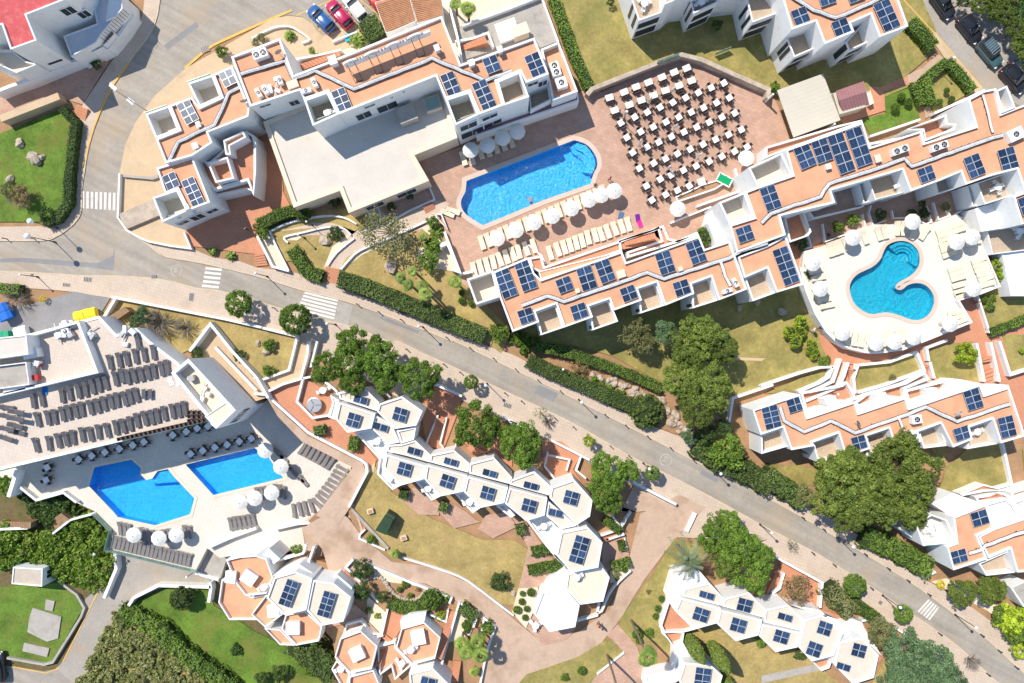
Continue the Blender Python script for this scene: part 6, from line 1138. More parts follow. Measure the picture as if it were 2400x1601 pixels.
# ================================================================ LAMPS AND BOLLARDS
def lamp(head, label, h=4.0, z=.13, rad=.2, arm=None, group='globe street lamps'):
    c = P(head, z + h); r = root('street_lamp', label, 'street lamp', (c.x, c.y, z), 0, group); mb = MB(); mb.tube([(0, 0, 0), (0, 0, h)], .06, DMETAL, 8, .04); mb.lathe([(.13, 0), (.12, .3), (.06, .4)], DMETAL, 10); ob('pole', mb.mesh('pole'), r)
    mb = MB(); n = 8; mb.lathe([(rad * math.sin(math.pi * i / n) + .001, h + rad - rad * math.cos(math.pi * i / n)) for i in range(n + 1)], WPLAS, 14); ob('globe', mb.mesh('globe', True), r)
for c, r_, s, h, z, rad, lb in ((0, 1, '295,470', 4.8, .1, .36, 'tall white globe lamp behind the corner hedge'), (0, 1, '268,605', 4.8, .1, .36, 'tall white globe lamp at the corner kerb'), (1, 1, '1495,1430', 4, .1, .2, 'white globe lamp beside the long hedge'), (1, 1, '655,1405', 4, .1, .2, 'globe lamp below the striped crossing'), (2, 2, '640,560', 4, .1, .2, 'white globe lamp at the upper kerb above the dome hedge'), (2, 2, '1915,1215', 4, .1, .2, 'globe lamp at the roadside bushes'), (3, 3, '30,190', 4, .1, .2, 'globe lamp at the lower kerb near the small bush'), (3, 3, '775,315', 4, .1, .2, 'globe lamp under the great pine'), (3, 3, '1900,1055', 4, .1, .2, 'globe lamp below the last crossing'), (3, 3, '1205,870', 4, .1, .2, 'globe lamp beside the crossing tree'), (1, 2, '2110,405', 4, .1, .2, 'globe lamp beside the smallest sidewalk tree'), (2, 2, '1260,1170', 4, .1, .2, 'globe lamp at the round tree by the apron'), (1, 1, '0,945', 4, .1, .18, 'globe lamp near the court steps'), (3, 0, '1705,535', 3.5, .1, .16, 'white lamp at the triangular hedge'), (0, 1, '190,955', 3.2, .1, .15, 'small lamp at the far left sidewalk'), (1, 1, '390,590', 2.6, .1, .16, 'small garden lamp on the lawn island wall'), (0, 3, '870,385', 4, LOW, .18, 'lamp on the glass rail corner'), (0, 3, '1715,595', 3.4, LOW, .15, 'lamp hanging over the stained drive'), (2, 0, '1055,1030', 4.0, .1, .16, 'lamp on the pool side of the tables'), (2, 2, '470,258', 3, .1, .15, 'lamp in the hedge gap by the rocks'), (1, 1, '465,470', 2.6, .1, .14, 'shaded garden lamp by the curved path'), (3, 2, '790,215', 2.2, .1, .14, 'small lamp by the short garden steps'), (3, 2, '640,485', 2.2, .1, .14, 'small lamp on the gallery wall')):
    lamp(T(c, r_, s)[0], lb, h, z, rad)
base = P(T(0, 0, '1350,1020')[0], .1); r = root('tall_street_lamp', 'tall white street lamp with two heads at the bend of the side road', 'street lamp', base)
top = P(T(0, 0, '1040,800')[0], 8.2) - base; mid_ = P(T(0, 0, '1200,930')[0], 4.0) - base
mb = MB(); mb.tube([(0, 0, 0), (top.x * .3, top.y * .3, 7.6), (top.x, top.y, 8.1)], .09, METAL, 8, .05); ob('pole', mb.mesh('pole'), r)
for q in (top, mid_):
    mb = MB(); mb.box((q.x, q.y, q.z), (.95, .42, .16), WPLAS, R(140)); mb.box((q.x, q.y, q.z - .1), (.7, .3, .06), WFAB, R(140)); ob('lamp_head', mb.mesh('lamp_head'), r)
mb = MB(); mb.tube([(0, 0, 3.7), (mid_.x, mid_.y, 4.0)], .04, METAL, 6); ob('arm', mb.mesh('arm'), r)
bm_ = MB(); bm_.lathe([(.07, 0), (.06, .75), (.09, .8), (.06, .9), (.01, .92)], DMETAL, 8); BOL = bm_.mesh('bollard', True)
bl = []
for k, s in (((0, 1), '65,628 320,628'), ((1, 1), '935,1228 1130,1298 1335,1368 1750,1530 1560,1465'), ((2, 2), '30,252 235,352 440,452 850,668 1040,768 1240,868 1450,973 1660,1085'), ((1, 2), '1965,58 2180,155'), ((3, 3), '310,45 500,152 880,378 1090,508 1270,618 1460,745 1945,1118 2105,1262 2260,1412')):
    bl += [(p, 'upper') for p in T(*k, s)]
for k, s in (((1, 1), '170,1262 880,1440'), ((1, 2), '1210,10 1385,72 1725,208 1875,282 2285,472'), ((2, 2), '85,545 390,700 560,782 900,958 1070,1045 1245,1140'), ((3, 3), '400,368 595,475 935,688 1560,1105 2000,1475')):
    bl += [(p, 'lower') for p in T(*k, s)]
for sd_ in ('upper', 'lower'):
    for i, p in enumerate(sorted([q for q, k in bl if k == sd_])):
        c = P(p, .13); tag(ob('bollard', BOL, None, (c.x, c.y, .13)), 'dark iron bollard, %s from the left along the %s kerb of the road' % (ORD[i] if i < len(ORD) else ('twenty-fifth', 'twenty-sixth', 'twenty-seventh')[i - len(ORD)], sd_), 'bollard', 'bollards along the road')
# ================================================================ CARS AND BINS
def car(p, z, rz, colr, label, L=4.2, W=1.76, H=1.46, kind='hatch', rack=False):
    c = P(p, z + .7); r = root('parked_car', label, 'car', (c.x, c.y, z), R(rz)); pm = mat('car_paint_%s' % label.split()[0], colr, .22, spec=.6); gm = mat('car_glass', (.015, .02, .025), .05, spec=.8)
    hl = L / 2
    xs = [(-1, .74, .42, .80), (-.97, .86, .34, .92), (-.8, .97, .28, .98), (-.4, 1, .24, .97), (.1, 1, .24, .96), (.5, .99, .26, .93), (.8, .93, .28, .82), (.95, .80, .34, .68), (1, .62, .42, .58)]
    def loft(st, m_, nm, parent):
        v = []; f = []; n = 10
        for x, hw, zb, zt_ in st:
            v += [(x, y * hw, zz) for y, zz in ((-.9, zb), (-1, zb + .12), (-1, zb + (zt_ - zb) * .6), (-.94, zt_ - .05), (-.8, zt_), (.8, zt_), (.94, zt_ - .05), (1, zb + (zt_ - zb) * .6), (1, zb + .12), (.9, zb))]
        for i in range(len(st) - 1):
            for j in range(n): f.append((i * n + j, i * n + (j + 1) % n, (i + 1) * n + (j + 1) % n, (i + 1) * n + j))
        f.append(tuple(range(n))[::-1]); f.append(tuple((len(st) - 1) * n + j for j in range(n)))
        mb = MB(); mb.add(v, f, m_); return ob(nm, mb.mesh(nm, True), parent)
    body = loft([(a * hl, b * W / 2, c_, d) for a, b, c_, d in xs], pm, 'body', r)
    cab = [(-.93, .70, .90), (-.80, .80, 1.30), (-.6, .80, H - .03), (-.1, .80, H - .03), (.12, .79, H - .1), (.5, .74, .92)] if kind == 'hatch' else [(-.96, .78, .9), (-.94, .86, H - .1), (-.5, .86, H - .03), (.0, .86, H - .03), (.2, .84, H - .1), (.42, .82, .95)]
    loft([(a * hl, b * W / 2, .86, d) for a, b, d in cab], gm, 'windows', r)
    loft([(a * hl, b * W / 2 * .97, H - .07, d) for a, b, d in ((-.78, .72, H - .03), (-.66, .80, H + .005), (-.3, .82, H + .02), (-.02, .80, H + .01), (.1, .76, H - .04))], pm, 'roof', r)
    wm = MB(); n = 14
    wm.add([(.3 * math.cos(2 * math.pi * i / n), y, .3 + .3 * math.sin(2 * math.pi * i / n)) for y in (-.1, .1) for i in range(n)], [tuple(range(n)), tuple(range(2 * n - 1, n - 1, -1))] + [(i, n + i, n + (i + 1) % n, (i + 1) % n) for i in range(n)], PIPEB); wme = wm.mesh('wheel')
    for x in (-.62, .62):
        for y in (-1, 1): ob('wheel', wme, r, (x * hl, y * (W / 2 - .11), 0))
    for y in (-1, 1):
        mb = MB(); mb.box((.93 * hl, y * W * .33, .62), (.22, .34, .12), WPLAS, -y * .35); ob('headlight', mb.mesh('headlight'), r)
        mb = MB(); mb.box((-.97 * hl, y * W * .37, .80), (.12, .26, .16), mat('tail_red', (.4, .01, .01), .3)); ob('tail_light', mb.mesh('tail_light'), r)
        mb = MB(); mb.box((.3 * hl, y * (W / 2 + .06), .95), (.14, .2, .13), pm); ob('mirror', mb.mesh('mirror'), r)
    if rack:
        for i in range(7): mb = MB(); mb.box((-hl * .75 + i * .3, 0, H + .08), (.07, W * .78, .05), METAL); ob('rack_bar', mb.mesh('rack_bar'), r)
    return r
car(T(1, 0, '600,172')[0], .04, 135, (.02, .09, .26), 'blue hatchback parked in the first bay of the car park')
car(T(1, 0, '767,128')[0], .04, 131, (.42, .01, .07), 'crimson hatchback parked in the second bay of the car park')
car(T(1, 0, '912,72')[0], .04, 128, (.72, .70, .68), 'white hatchback parked in the third bay of the car park')
car(T(1, 0, '1085,-25')[0], .04, 128, (.50, .01, .01), 'red car half out of the frame beside the tiled roof')
car(T(3, 0, '1855,265')[0], .04, -52, (.02, .02, .025), 'black estate car parked under the trees on the lane', 4.0)
car(T(3, 0, '2040,490')[0], .04, -50, (.06, .12, .13), 'teal off-roader with roof rack parked on the lane', 4.0, 1.75, 1.75, 'jeep', True)
car(T(3, 0, '2260,725')[0], .04, -48, (.012, .012, .015), 'black people carrier parked nearest the long roof', 4.1, 1.8, 1.6)
car(T(3, 0, '1610,40')[0], .04, -55, (.03, .03, .035), 'dark car parked at the top of the lane', 4.0)
car(T(0, 3, '-20,1420')[0], LOW + .1, 95, (.02, .03, .05), 'dark car at the lower left picture edge')
def bin_(p, z, rz, m_, lid, label, size=(1.9, 1.3, 1.3)):
    c = P(p, z + .7); r = root('waste_container', label, 'bin', (c.x, c.y, z), R(rz)); a, b, h = size; mb = MB()
    v = [(x * a / 2 * k, y * b / 2 * k, zz) for k, zz in ((.85, .15), (1, h * .8)) for x, y in ((-1, -1), (1, -1), (1, 1), (-1, 1))]; mb.add(v, [(0, 3, 2, 1), (4, 5, 6, 7), (0, 1, 5, 4), (1, 2, 6, 5), (2, 3, 7, 6), (3, 0, 4, 7)], m_); ob('body', mb.mesh('body'), r)
    for x in (-1, 1):
        mb = MB(); v = [(x * a / 4 + dx * a / 4.2, y, zz) for dx in (-1, 1) for y, zz in ((-b / 2 - .05, h * .8), (-b / 4, h), (b / 4, h), (b / 2 + .05, h * .8))]; mb.add(v, [(0, 1, 2, 3), (7, 6, 5, 4), (0, 4, 5, 1), (1, 5, 6, 2), (2, 6, 7, 3), (3, 7, 4, 0)], lid); ob('lid', mb.mesh('lid'), r)
    for x in (-1, 1):
        for y in (-1, 1): mb = MB(); mb.box((x * a * .36, y * b * .34, .09), (.12, .08, .18), DMETAL); ob('caster', mb.mesh('caster'), r)
BL_, YL_, GN_ = mat('blue_plastic', (.01, .13, .5), .5), mat('yellow_plastic', (.85, .60, .02), .5), mat('green_plastic', (.02, .30, .15), .5)
bin_(T(0, 1, '50,1300')[0], .1, -65, BL_, BL_, 'blue waste container at the left picture edge', (2.2, 1.7, 1.4)); bin_(T(0, 1, '740,1335')[0], .1, 12, YL_, YL_, 'left yellow waste container in the service yard', (1.4, 1.2, 1.2)); bin_(T(0, 1, '835,1310')[0], .1, 12, YL_, YL_, 'right yellow waste container in the service yard', (1.6, 1.2, 1.2)); bin_(T(0, 1, '45,1515')[0], .1, 8, GN_, GN_, 'green waste container at the left picture edge', (1.6, 1.1, 1.2)); bin_(T(0, 1, '200,1480')[0], .1, 15, WPLAS, WPLAS, 'white rounded container beside the kitchen wall', (1.6, 1.3, 1.2))
slab('road', T(0, 1, '-60,1250 280,1230 680,1110 940,1160 1010,1170 900,1350 700,1400 -60,1590'), .14, ASPHP, 'grey service yard with waste containers', 'road')
# ================================================================ PEOPLE
SKIN = mat('skin', (.45, .24, .15), .6); HAIR = mat('dark_hair', (.03, .02, .015), .7)
def person(p, z, rz, top_c, leg_c, label, pose='walk', bare=False):
    c = P(p, z + .9)
    J = {'hip': (0, 0, .95), 'ch': (0, .02, 1.32), 'nk': (0, .02, 1.50), 'hd': (0, .05, 1.66), 'sl': (-.19, 0, 1.43), 'sr': (.19, 0, 1.43), 'el': (-.27, -.06, 1.15), 'er': (.27, .06, 1.15), 'wl': (-.28, .10, .93), 'wr': (.28, .16, .93), 'hl': (-.28, .14, .85), 'hr': (.28, .2, .85),
         'pl': (-.09, 0, .92), 'pr': (.09, 0, .92), 'kl': (-.10, .14, .50), 'kr': (.10, -.02, .50), 'al': (-.10, .10, .08), 'ar': (.10, -.22, .12), 'tl': (-.10, .26, .03), 'tr': (.10, -.08, .03)}
    if pose == 'stand':
        J.update(kl=(-.1, .02, .5), kr=(.1, .02, .5), al=(-.1, 0, .08), ar=(.1, 0, .08), tl=(-.11, .16, .03), tr=(.11, .16, .03))
    if pose == 'swim':
        J = {k: (v[0], v[2] - 1.2, .02 + v[1] * .2) for k, v in J.items()}; J.update(el=(-.4, .45, .02), wl=(-.3, .75, .03), hl=(-.28, .85, .03), er=(.45, .1, .02), wr=(.6, -.1, .02), hr=(.65, -.18, .02))
    E = 'hip-ch ch-nk nk-hd ch-sl ch-sr sl-el el-wl wl-hl sr-er er-wr wr-hr hip-pl hip-pr pl-kl kl-al al-tl pr-kr kr-ar ar-tr'.split()
    ks = list(J); RAD = {'hip': .16, 'ch': .17, 'nk': .065, 'hd': .11, 'sl': .075, 'sr': .075, 'el': .05, 'er': .05, 'wl': .035, 'wr': .035, 'hl': .04, 'hr': .04, 'pl': .11, 'pr': .11, 'kl': .065, 'kr': .065, 'al': .045, 'ar': .045, 'tl': .04, 'tr': .04}
    me = bpy.data.meshes.new('person'); me.from_pydata([J[k] for k in ks], [tuple(ks.index(q) for q in e.split('-')) for e in E], [])
    o = bpy.data.objects.new('person', me); COL.objects.link(o); o.modifiers.new('skin', 'SKIN'); sv = me.skin_vertices[0].data
    for i, k in enumerate(ks): sv[i].radius = (RAD[k], RAD[k])
    sv[0].use_root = True; o.modifiers.new('sub', 'SUBSURF').levels = 1
    dg = bpy.context.evaluated_depsgraph_get(); m2 = bpy.data.meshes.new_from_object(o.evaluated_get(dg)); o.modifiers.clear(); o.data = m2; bpy.data.meshes.remove(me)
    m2.materials.clear()
    for m_ in (SKIN, HAIR, mat('cloth_' + label[:18], top_c, .9), mat('cloth2_' + label[:18], leg_c, .9)): m2.materials.append(m_)
    for f in m2.polygons:
        q = f.center; h = q.z if pose != 'swim' else q.y + 1.2; f.use_smooth = True
        fw = q.y if pose != 'swim' else q.z
        i = 0
        if h > 1.60 and (fw < .09 or h > 1.72): i = 1
        elif 1.0 < h < 1.46 and abs(q.x) < .25 and not bare: i = 2
        elif (.45 if not bare else .78) < h <= 1.0 and abs(q.x) < .22: i = 3
        f.material_index = i
    o.location = (c.x, c.y, z); o.rotation_euler = (0, 0, R(rz)); tag(o, label, 'person'); return o
person(T(2, 1, '900,72')[0], .17, 60, (.5, .05, .06), (.05, .05, .08), 'person in red top walking beside the free form pool')
person(T(2, 1, '765,135')[0], .17, -30, (.08, .07, .07), (.1, .1, .12), 'person in dark clothes standing at the pool corner', 'stand')
person(T(2, 1, '172,262')[0], .05, 20, (.3, .2, .1), (.03, .05, .2), 'swimmer in the free form pool', 'swim', True)
person(T(0, 1, '2262,535')[0], .15, 200, (.05, .05, .06), (.03, .03, .04), 'person in dark clothes crossing the shaded court')
person(T(2, 3, '790,1035')[0], .15, 110, (.7, .28, .04), (.02, .02, .03), 'person in orange top walking on the resin drive')
person(T(2, 3, '820,1055')[0], .15, 110, (.04, .05, .08), (.02, .02, .03), 'person in black walking beside the orange top')
person(T(3, 1, '420,1462')[0], .15, 80, (.8, .8, .8), (.7, .7, .7), 'person dressed in white on the terracotta walk')
person(T(3, 1, '480,1442')[0], .15, 80, (.03, .03, .04), (.04, .05, .1), 'person in black behind the one in white')
person(T(3, 1, '1912,1205')[0], .15, 170, (.02, .02, .03), (.03, .04, .08), 'person in dark clothes at the deck gate')
# towels and bags on the terrace
for c, r_, s, z, rz, col_, lb in ((2, 1, '1175,490', .2, 20, (.8, .03, .25), 'pink beach towel on the paving by the last loungers'), (2, 1, '1155,435', .2, 10, (.15, .02, .25), 'purple beach towel beside the pink one'), (2, 1, '1000,415', .2, -15, (.08, .16, .3), 'blue towel bundle above the loungers'), (0, 2, '1570,370', ZT - .08, 20, (.75, .82, .9), 'pale blue sheet beside the stair tower'), (3, 2, '1350,375', .3, 0, (.05, .25, .55), 'blue float left on the gallery'), (0, 2, '415,455', ZT - .05, 0, (.02, .2, .6), 'blue tub at the kitchen deck wall'), (1, 0, '840,345', .3, 0, (.02, .45, .7), 'bright blue tarp in the planter by the car park')):
    q = P(T(c, r_, s)[0], z); o = root('towel', lb, 'towel', (q.x, q.y, z), R(rz)); mb = MB(); n = 6
    v = [((i / n - .5) * .6, (j / n - .5) * 1.0, .05 + .07 * math.sin(i * 1.9 + j * 1.3) * math.cos(j * .9)) for i in range(n + 1) for j in range(n + 1)]; mb.add(v, [(i * (n + 1) + j, (i + 1) * (n + 1) + j, (i + 1) * (n + 1) + j + 1, i * (n + 1) + j + 1) for i in range(n) for j in range(n)], mat('towel_' + lb[:10], col_, .95)); ob('cloth', mb.mesh('cloth', True), o)
# green gable play house on the dry lawn, concrete pads
r = root('garden_shelter', 'dark green box shelter on the dry lawn casting a black shadow', 'shelter'); w = [P(p, 2.2) for p in T(1, 3, '1180,30 1255,75 1195,215 1090,170')]
prism('roof', [tuple(p[:2]) for p in w], 1.95, 2.15, mat('dark_green_felt', (.03, .06, .03), .9, .1, 1), r); prism('wall', [tuple((p * .985)[:2]) for p in w], 0, 1.95, mat('green_board', (.04, .07, .04), .9), r)
for i, (s, lb) in enumerate((('420,800 500,820 480,910 410,895', 'small concrete pad on the bright lawn'), ('300,880 560,960 530,1160 430,1190 250,1100 270,960', 'large concrete pad with utility hatches on the bright lawn'), ('220,1200 450,1250 430,1330 205,1275', 'long concrete pad at the bottom of the bright lawn'))):
    o = slab('concrete_pad', T(0, 3, s), LOW + .25, CONC, lb, 'pad')
for s, lb in (('1355,235', 'small stone grill block on the dry lawn'), ('1050,-10', 'square drain frame on the dry lawn')):
    q = P(T(1, 3, s)[0], .3); o = root('grill_block', lb, 'stone block', (q.x, q.y, .15), R(15)); mb = MB(); mb.box((0, 0, .25), (.8, .6, .5), CREAM); ob('block', mb.mesh('block'), o); mb = MB(); mb.box((.0, 0, .53), (.55, .4, .06), CLAY); ob('hearth', mb.mesh('hearth'), o)
# ================================================================ PLANTS
rng = np.random.default_rng(11)
def leafmat(name, c1, c2, c3=None, trans=.25):
    m = bpy.data.materials.new(name); m.use_nodes = True; nt = m.node_tree; nt.nodes.remove(nt.nodes['Principled BSDF'])
    at = nt.nodes.new('ShaderNodeAttribute'); at.attribute_name = 'tint'; oi = nt.nodes.new('ShaderNodeObjectInfo')
    rp = nt.nodes.new('ShaderNodeValToRGB'); c1, c2 = tuple(c * 1.75 for c in c1), tuple(c * 1.8 for c in c2)
    rp.color_ramp.elements[0].color = (*c1, 1); rp.color_ramp.elements[1].color = (*c2, 1)
    if c3: e = rp.color_ramp.elements.new(.97); e.color = (*c2, 1); rp.color_ramp.elements[-1].color = (*c3, 1)
    nt.links.new(at.outputs['Fac'], rp.inputs[0])
    mr = nt.nodes.new('ShaderNodeMapRange'); mr.inputs[3].default_value = .8; mr.inputs[4].default_value = 1.22; nt.links.new(oi.outputs['Random'], mr.inputs[0])
    mx = nt.nodes.new('ShaderNodeMix'); mx.data_type = 'RGBA'; mx.blend_type = 'MULTIPLY'; mx.inputs[0].default_value = 1; nt.links.new(rp.outputs[0], mx.inputs[6]); nt.links.new(mr.outputs[0], mx.inputs[7])
    d = nt.nodes.new('ShaderNodeBsdfPrincipled'); d.inputs['Roughness'].default_value = .55; d.inputs['Specular IOR Level'].default_value = .25; t = nt.nodes.new('ShaderNodeBsdfTranslucent')
    nt.links.new(mx.outputs[2], d.inputs[0]); nt.links.new(mx.outputs[2], t.inputs[0])
    s = nt.nodes.new('ShaderNodeMixShader'); s.inputs[0].default_value = trans; nt.links.new(d.outputs[0], s.inputs[1]); nt.links.new(t.outputs[0], s.inputs[2]); nt.links.new(s.outputs[0], nt.nodes['Material Output'].inputs['Surface'])
    return m
LM = {'pine': leafmat('pine_needles', (.05, .075, .013), (.15, .185, .035)), 'ficus': leafmat('ficus_leaves', (.04, .075, .01), (.13, .20, .028)), 'dark': leafmat('dark_leaves', (.022, .045, .012), (.07, .11, .025)), 'blue': leafmat('blue_green_needles', (.045, .08, .035), (.11, .165, .075)), 'olive': leafmat('olive_leaves', (.08, .085, .03), (.19, .19, .075)), 'bright': leafmat('bright_leaves', (.10, .15, .01), (.30, .36, .03)), 'hedge': leafmat('hedge_leaves', (.045, .085, .012), (.13, .19, .028)), 'hedged': leafmat('dark_hedge_leaves', (.04, .068, .016), (.11, .15, .036)), 'scrub': leafmat('scrub_leaves', (.05, .09, .012), (.16, .23, .03), (.24, .2, .08)), 'brush': leafmat('brush_leaves', (.11, .12, .035), (.22, .225, .085), (.26, .2, .1)), 'dry': leafmat('dry_leaves', (.13, .095, .04), (.24, .18, .08)), 'frond': leafmat('palm_fronds', (.06, .10, .018), (.20, .25, .045)), 'datefrond': leafmat('date_fronds', (.06, .085, .04), (.16, .185, .095)), 'yellow': leafmat('yellow_leaves', (.25, .22, .02), (.45, .38, .03))}
def leaves_mesh(name, C, N, size, m_, tint=None, aspect=1.6):
    n = len(C); N = N + rng.normal(0, .55, (n, 3)); N /= np.linalg.norm(N, axis=1)[:, None] + 1e-9
    A = rng.normal(0, 1, (n, 3)); U = np.cross(N, A); U /= np.linalg.norm(U, axis=1)[:, None] + 1e-9; V = np.cross(N, U)
    s = size * rng.uniform(.6, 1.35, (n, 1)); U = U * s * aspect * .5; V = V * s * .5
    v = np.stack([C - U, C - V * .9, C + U, C + V * .9], 1).reshape(-1, 3)
    me = bpy.data.meshes.new(name); me.vertices.add(4 * n); me.vertices.foreach_set('co', v.astype(np.float32).ravel())
    me.loops.add(4 * n); me.loops.foreach_set('vertex_index', np.arange(4 * n, dtype=np.int32)); me.polygons.add(n); me.polygons.foreach_set('loop_start', np.arange(0, 4 * n, 4, dtype=np.int32))
    a = me.attributes.new('tint', 'FLOAT', 'POINT'); t = rng.uniform(0, 1, n) if tint is None else np.clip(tint + rng.normal(0, .22, n), 0, 1); a.data.foreach_set('value', np.repeat(t, 4).astype(np.float32))
    me.materials.append(m_); me.update(calc_edges=True); me.validate(); return me
def sph(n):
    d = rng.normal(0, 1, (n, 3)); return d / np.linalg.norm(d, axis=1)[:, None]
def crown_pts(nclump, nleaf, rc, flat=.75, lobes=0, low=-.25, fill=.75):
    """clumps of leaves spread through a unit crown whose outline is pushed in and out by lobes"""
    d = sph(nclump * 3); d = d[d[:, 2] > low][:nclump]
    ang = np.arctan2(d[:, 1], d[:, 0]); ph = rng.uniform(0, 6.28, 3)
    rad = .84 + .10 * np.sin(3 * ang + ph[0]) + .09 * np.sin(5 * ang + ph[1]) + .06 * np.sin(9 * ang + ph[2]) if lobes else np.full(len(d), .86)
    rad = rad * rng.uniform(fill, 1.0, len(d)); c = d * rad[:, None]; c[:, 2] *= flat
    rr = rc * rng.uniform(.6, 1.3, len(c)); tb = rng.uniform(.15, .85, len(c))
    idx = np.repeat(np.arange(len(c)), nleaf); e = sph(len(idx)); e[:, 2] = np.where(rng.uniform(0, 1, len(idx)) < .6, np.abs(e[:, 2]), e[:, 2])
    pts = c[idx] + e * (rr[idx] * rng.uniform(.55, 1.0, len(idx)))[:, None] * np.array([1, 1, .8]); return pts, e, tb[idx]
def cm(kind, *a, size=.05, **k):
    C, N, t = crown_pts(*a, **k); return leaves_mesh('crown', C, N, size, LM[kind], t)
CR = {'pine': [cm('pine', 190, 110, .14, .62, 1, size=.04) for _ in range(3)], 'ficus': [cm('ficus', 150, 60, .15, .85, 0, size=.06, fill=.85) for _ in range(3)], 'dark': [cm('dark', 70, 60, .22, .8, 1, size=.07) for _ in range(2)], 'blue': [cm('blue', 140, 90, .16, .65, 1, size=.045, fill=.6) for _ in range(2)],
      'olive': [cm('olive', 70, 55, .22, .8, 1, size=.065, fill=.55) for _ in range(2)], 'bright': [cm('bright', 46, 42, .26, .8, 1, size=.11) for _ in range(2)], 'ball': [cm('hedge', 120, 22, .12, .92, 0, size=.085, fill=.97) for _ in range(2)], 'balld': [cm('hedged', 150, 24, .1, .9, 0, size=.065, fill=.98) for _ in range(2)], 'bush': [cm('hedge', 46, 40, .26, .75, 1, size=.11, fill=.6) for _ in range(3)], 'brightball': [cm('bright', 110, 24, .12, .9, 0, size=.08, fill=.97)], 'dry': [cm('dry', 50, 34, .24, .8, 1, size=.07, fill=.4) for _ in range(2)], 'pinel': [cm('ficus', 170, 95, .15, .62, 1, size=.045) for _ in range(2)], 'yellow': [cm('yellow', 40, 34, .2, .8, 0, size=.1)], 'sparse': [cm('olive', 26, 22, .2, .7, 1, size=.055, fill=.4)]}
def trunk_mesh(h, r0, n=5, spread=.5, seed=0):
    rd = random.Random(seed); mb = MB(); t = (rd.uniform(-.1, .1) * h, rd.uniform(-.1, .1) * h, h * .6)
    mb.tube([(0, 0, -.3), (t[0] * .4, t[1] * .4, h * .3), t], r0, BARK, 7, r0 * .6)
    for i in range(n):
        a = 6.28 * i / n + rd.uniform(-.4, .4); L = spread * h * rd.uniform(.7, 1.1); e = (t[0] + L * math.cos(a), t[1] + L * math.sin(a), h * rd.uniform(.85, 1.0)); m_ = tuple((t[k] + e[k]) / 2 + (0, 0, -.06 * h)[k] for k in range(3)); mb.tube([t, m_, e], r0 * .5, BARK, 5, r0 * .15)
    return mb.mesh('trunk')
TRK = [trunk_mesh(1, .05, 5, .38, i) for i in range(3)]
NT = [0]
_b = bmesh.new(); bmesh.ops.create_icosphere(_b, subdivisions=3, radius=1); CORE = bpy.data.meshes.new('core'); _b.to_mesh(CORE); _b.free(); CORE.materials.append(mat('hedge_core', (.03, .045, .012), .95))
def tree(c, s, rpx, h, kind, label, name='tree', z=.1, group=None, squash=None, cat=None, trunk=True):
    """crown centre seen at plan point, radius in plan pixels, crown top about h above z"""
    p = T(c[0], c[1], s)[0] if isinstance(c, tuple) else s
    KS = 1.06 if kind == 'pine' else 1.17 if kind in ('pinel', 'blue') else 1.14 if kind in ('ball', 'balld', 'brightball') else 1.08 if kind in ('ficus', 'bush') else 1.0
    flat = .62 if kind in ('pine', 'pinel', 'blue') else .8
    zc = z + max(h * .3, h - rpx / 18 * flat * .9); Rm = rpx * (CAM_H - zc) / FPX; q = P(p, zc + Rm * .3)
    r = root(name, label, cat or ('tree' if trunk else 'shrub'), (q.x, q.y, z), 0, group); i = NT[0]; NT[0] += 1
    o = ob('crown', CR[kind][i % len(CR[kind])], r, (0, 0, zc - z), (i * 1.7) % 6.28, (Rm * KS * (squash or 1), Rm * KS / (squash or 1) if squash else Rm * KS, Rm * KS))
    if squash: o.rotation_euler = (0, 0, R(-35))
    if kind in ('ball', 'balld', 'brightball'): ob('core', CORE, r, (0, 0, zc - z), 0, (Rm * .86, Rm * .86, Rm * .78))
    if trunk: ob('trunk', TRK[i % 3], r, (0, 0, 0), i, (zc - z + Rm * .2,) * 3)
    return r
k4 = 4 / 3.918 / 4 * 1.0
def TR(c, s, rz_, h, kind, label, name='tree', **k): return tree(c, s, rz_ * .2552, h, kind, label, name, **k)
PN = 'pine_tree'
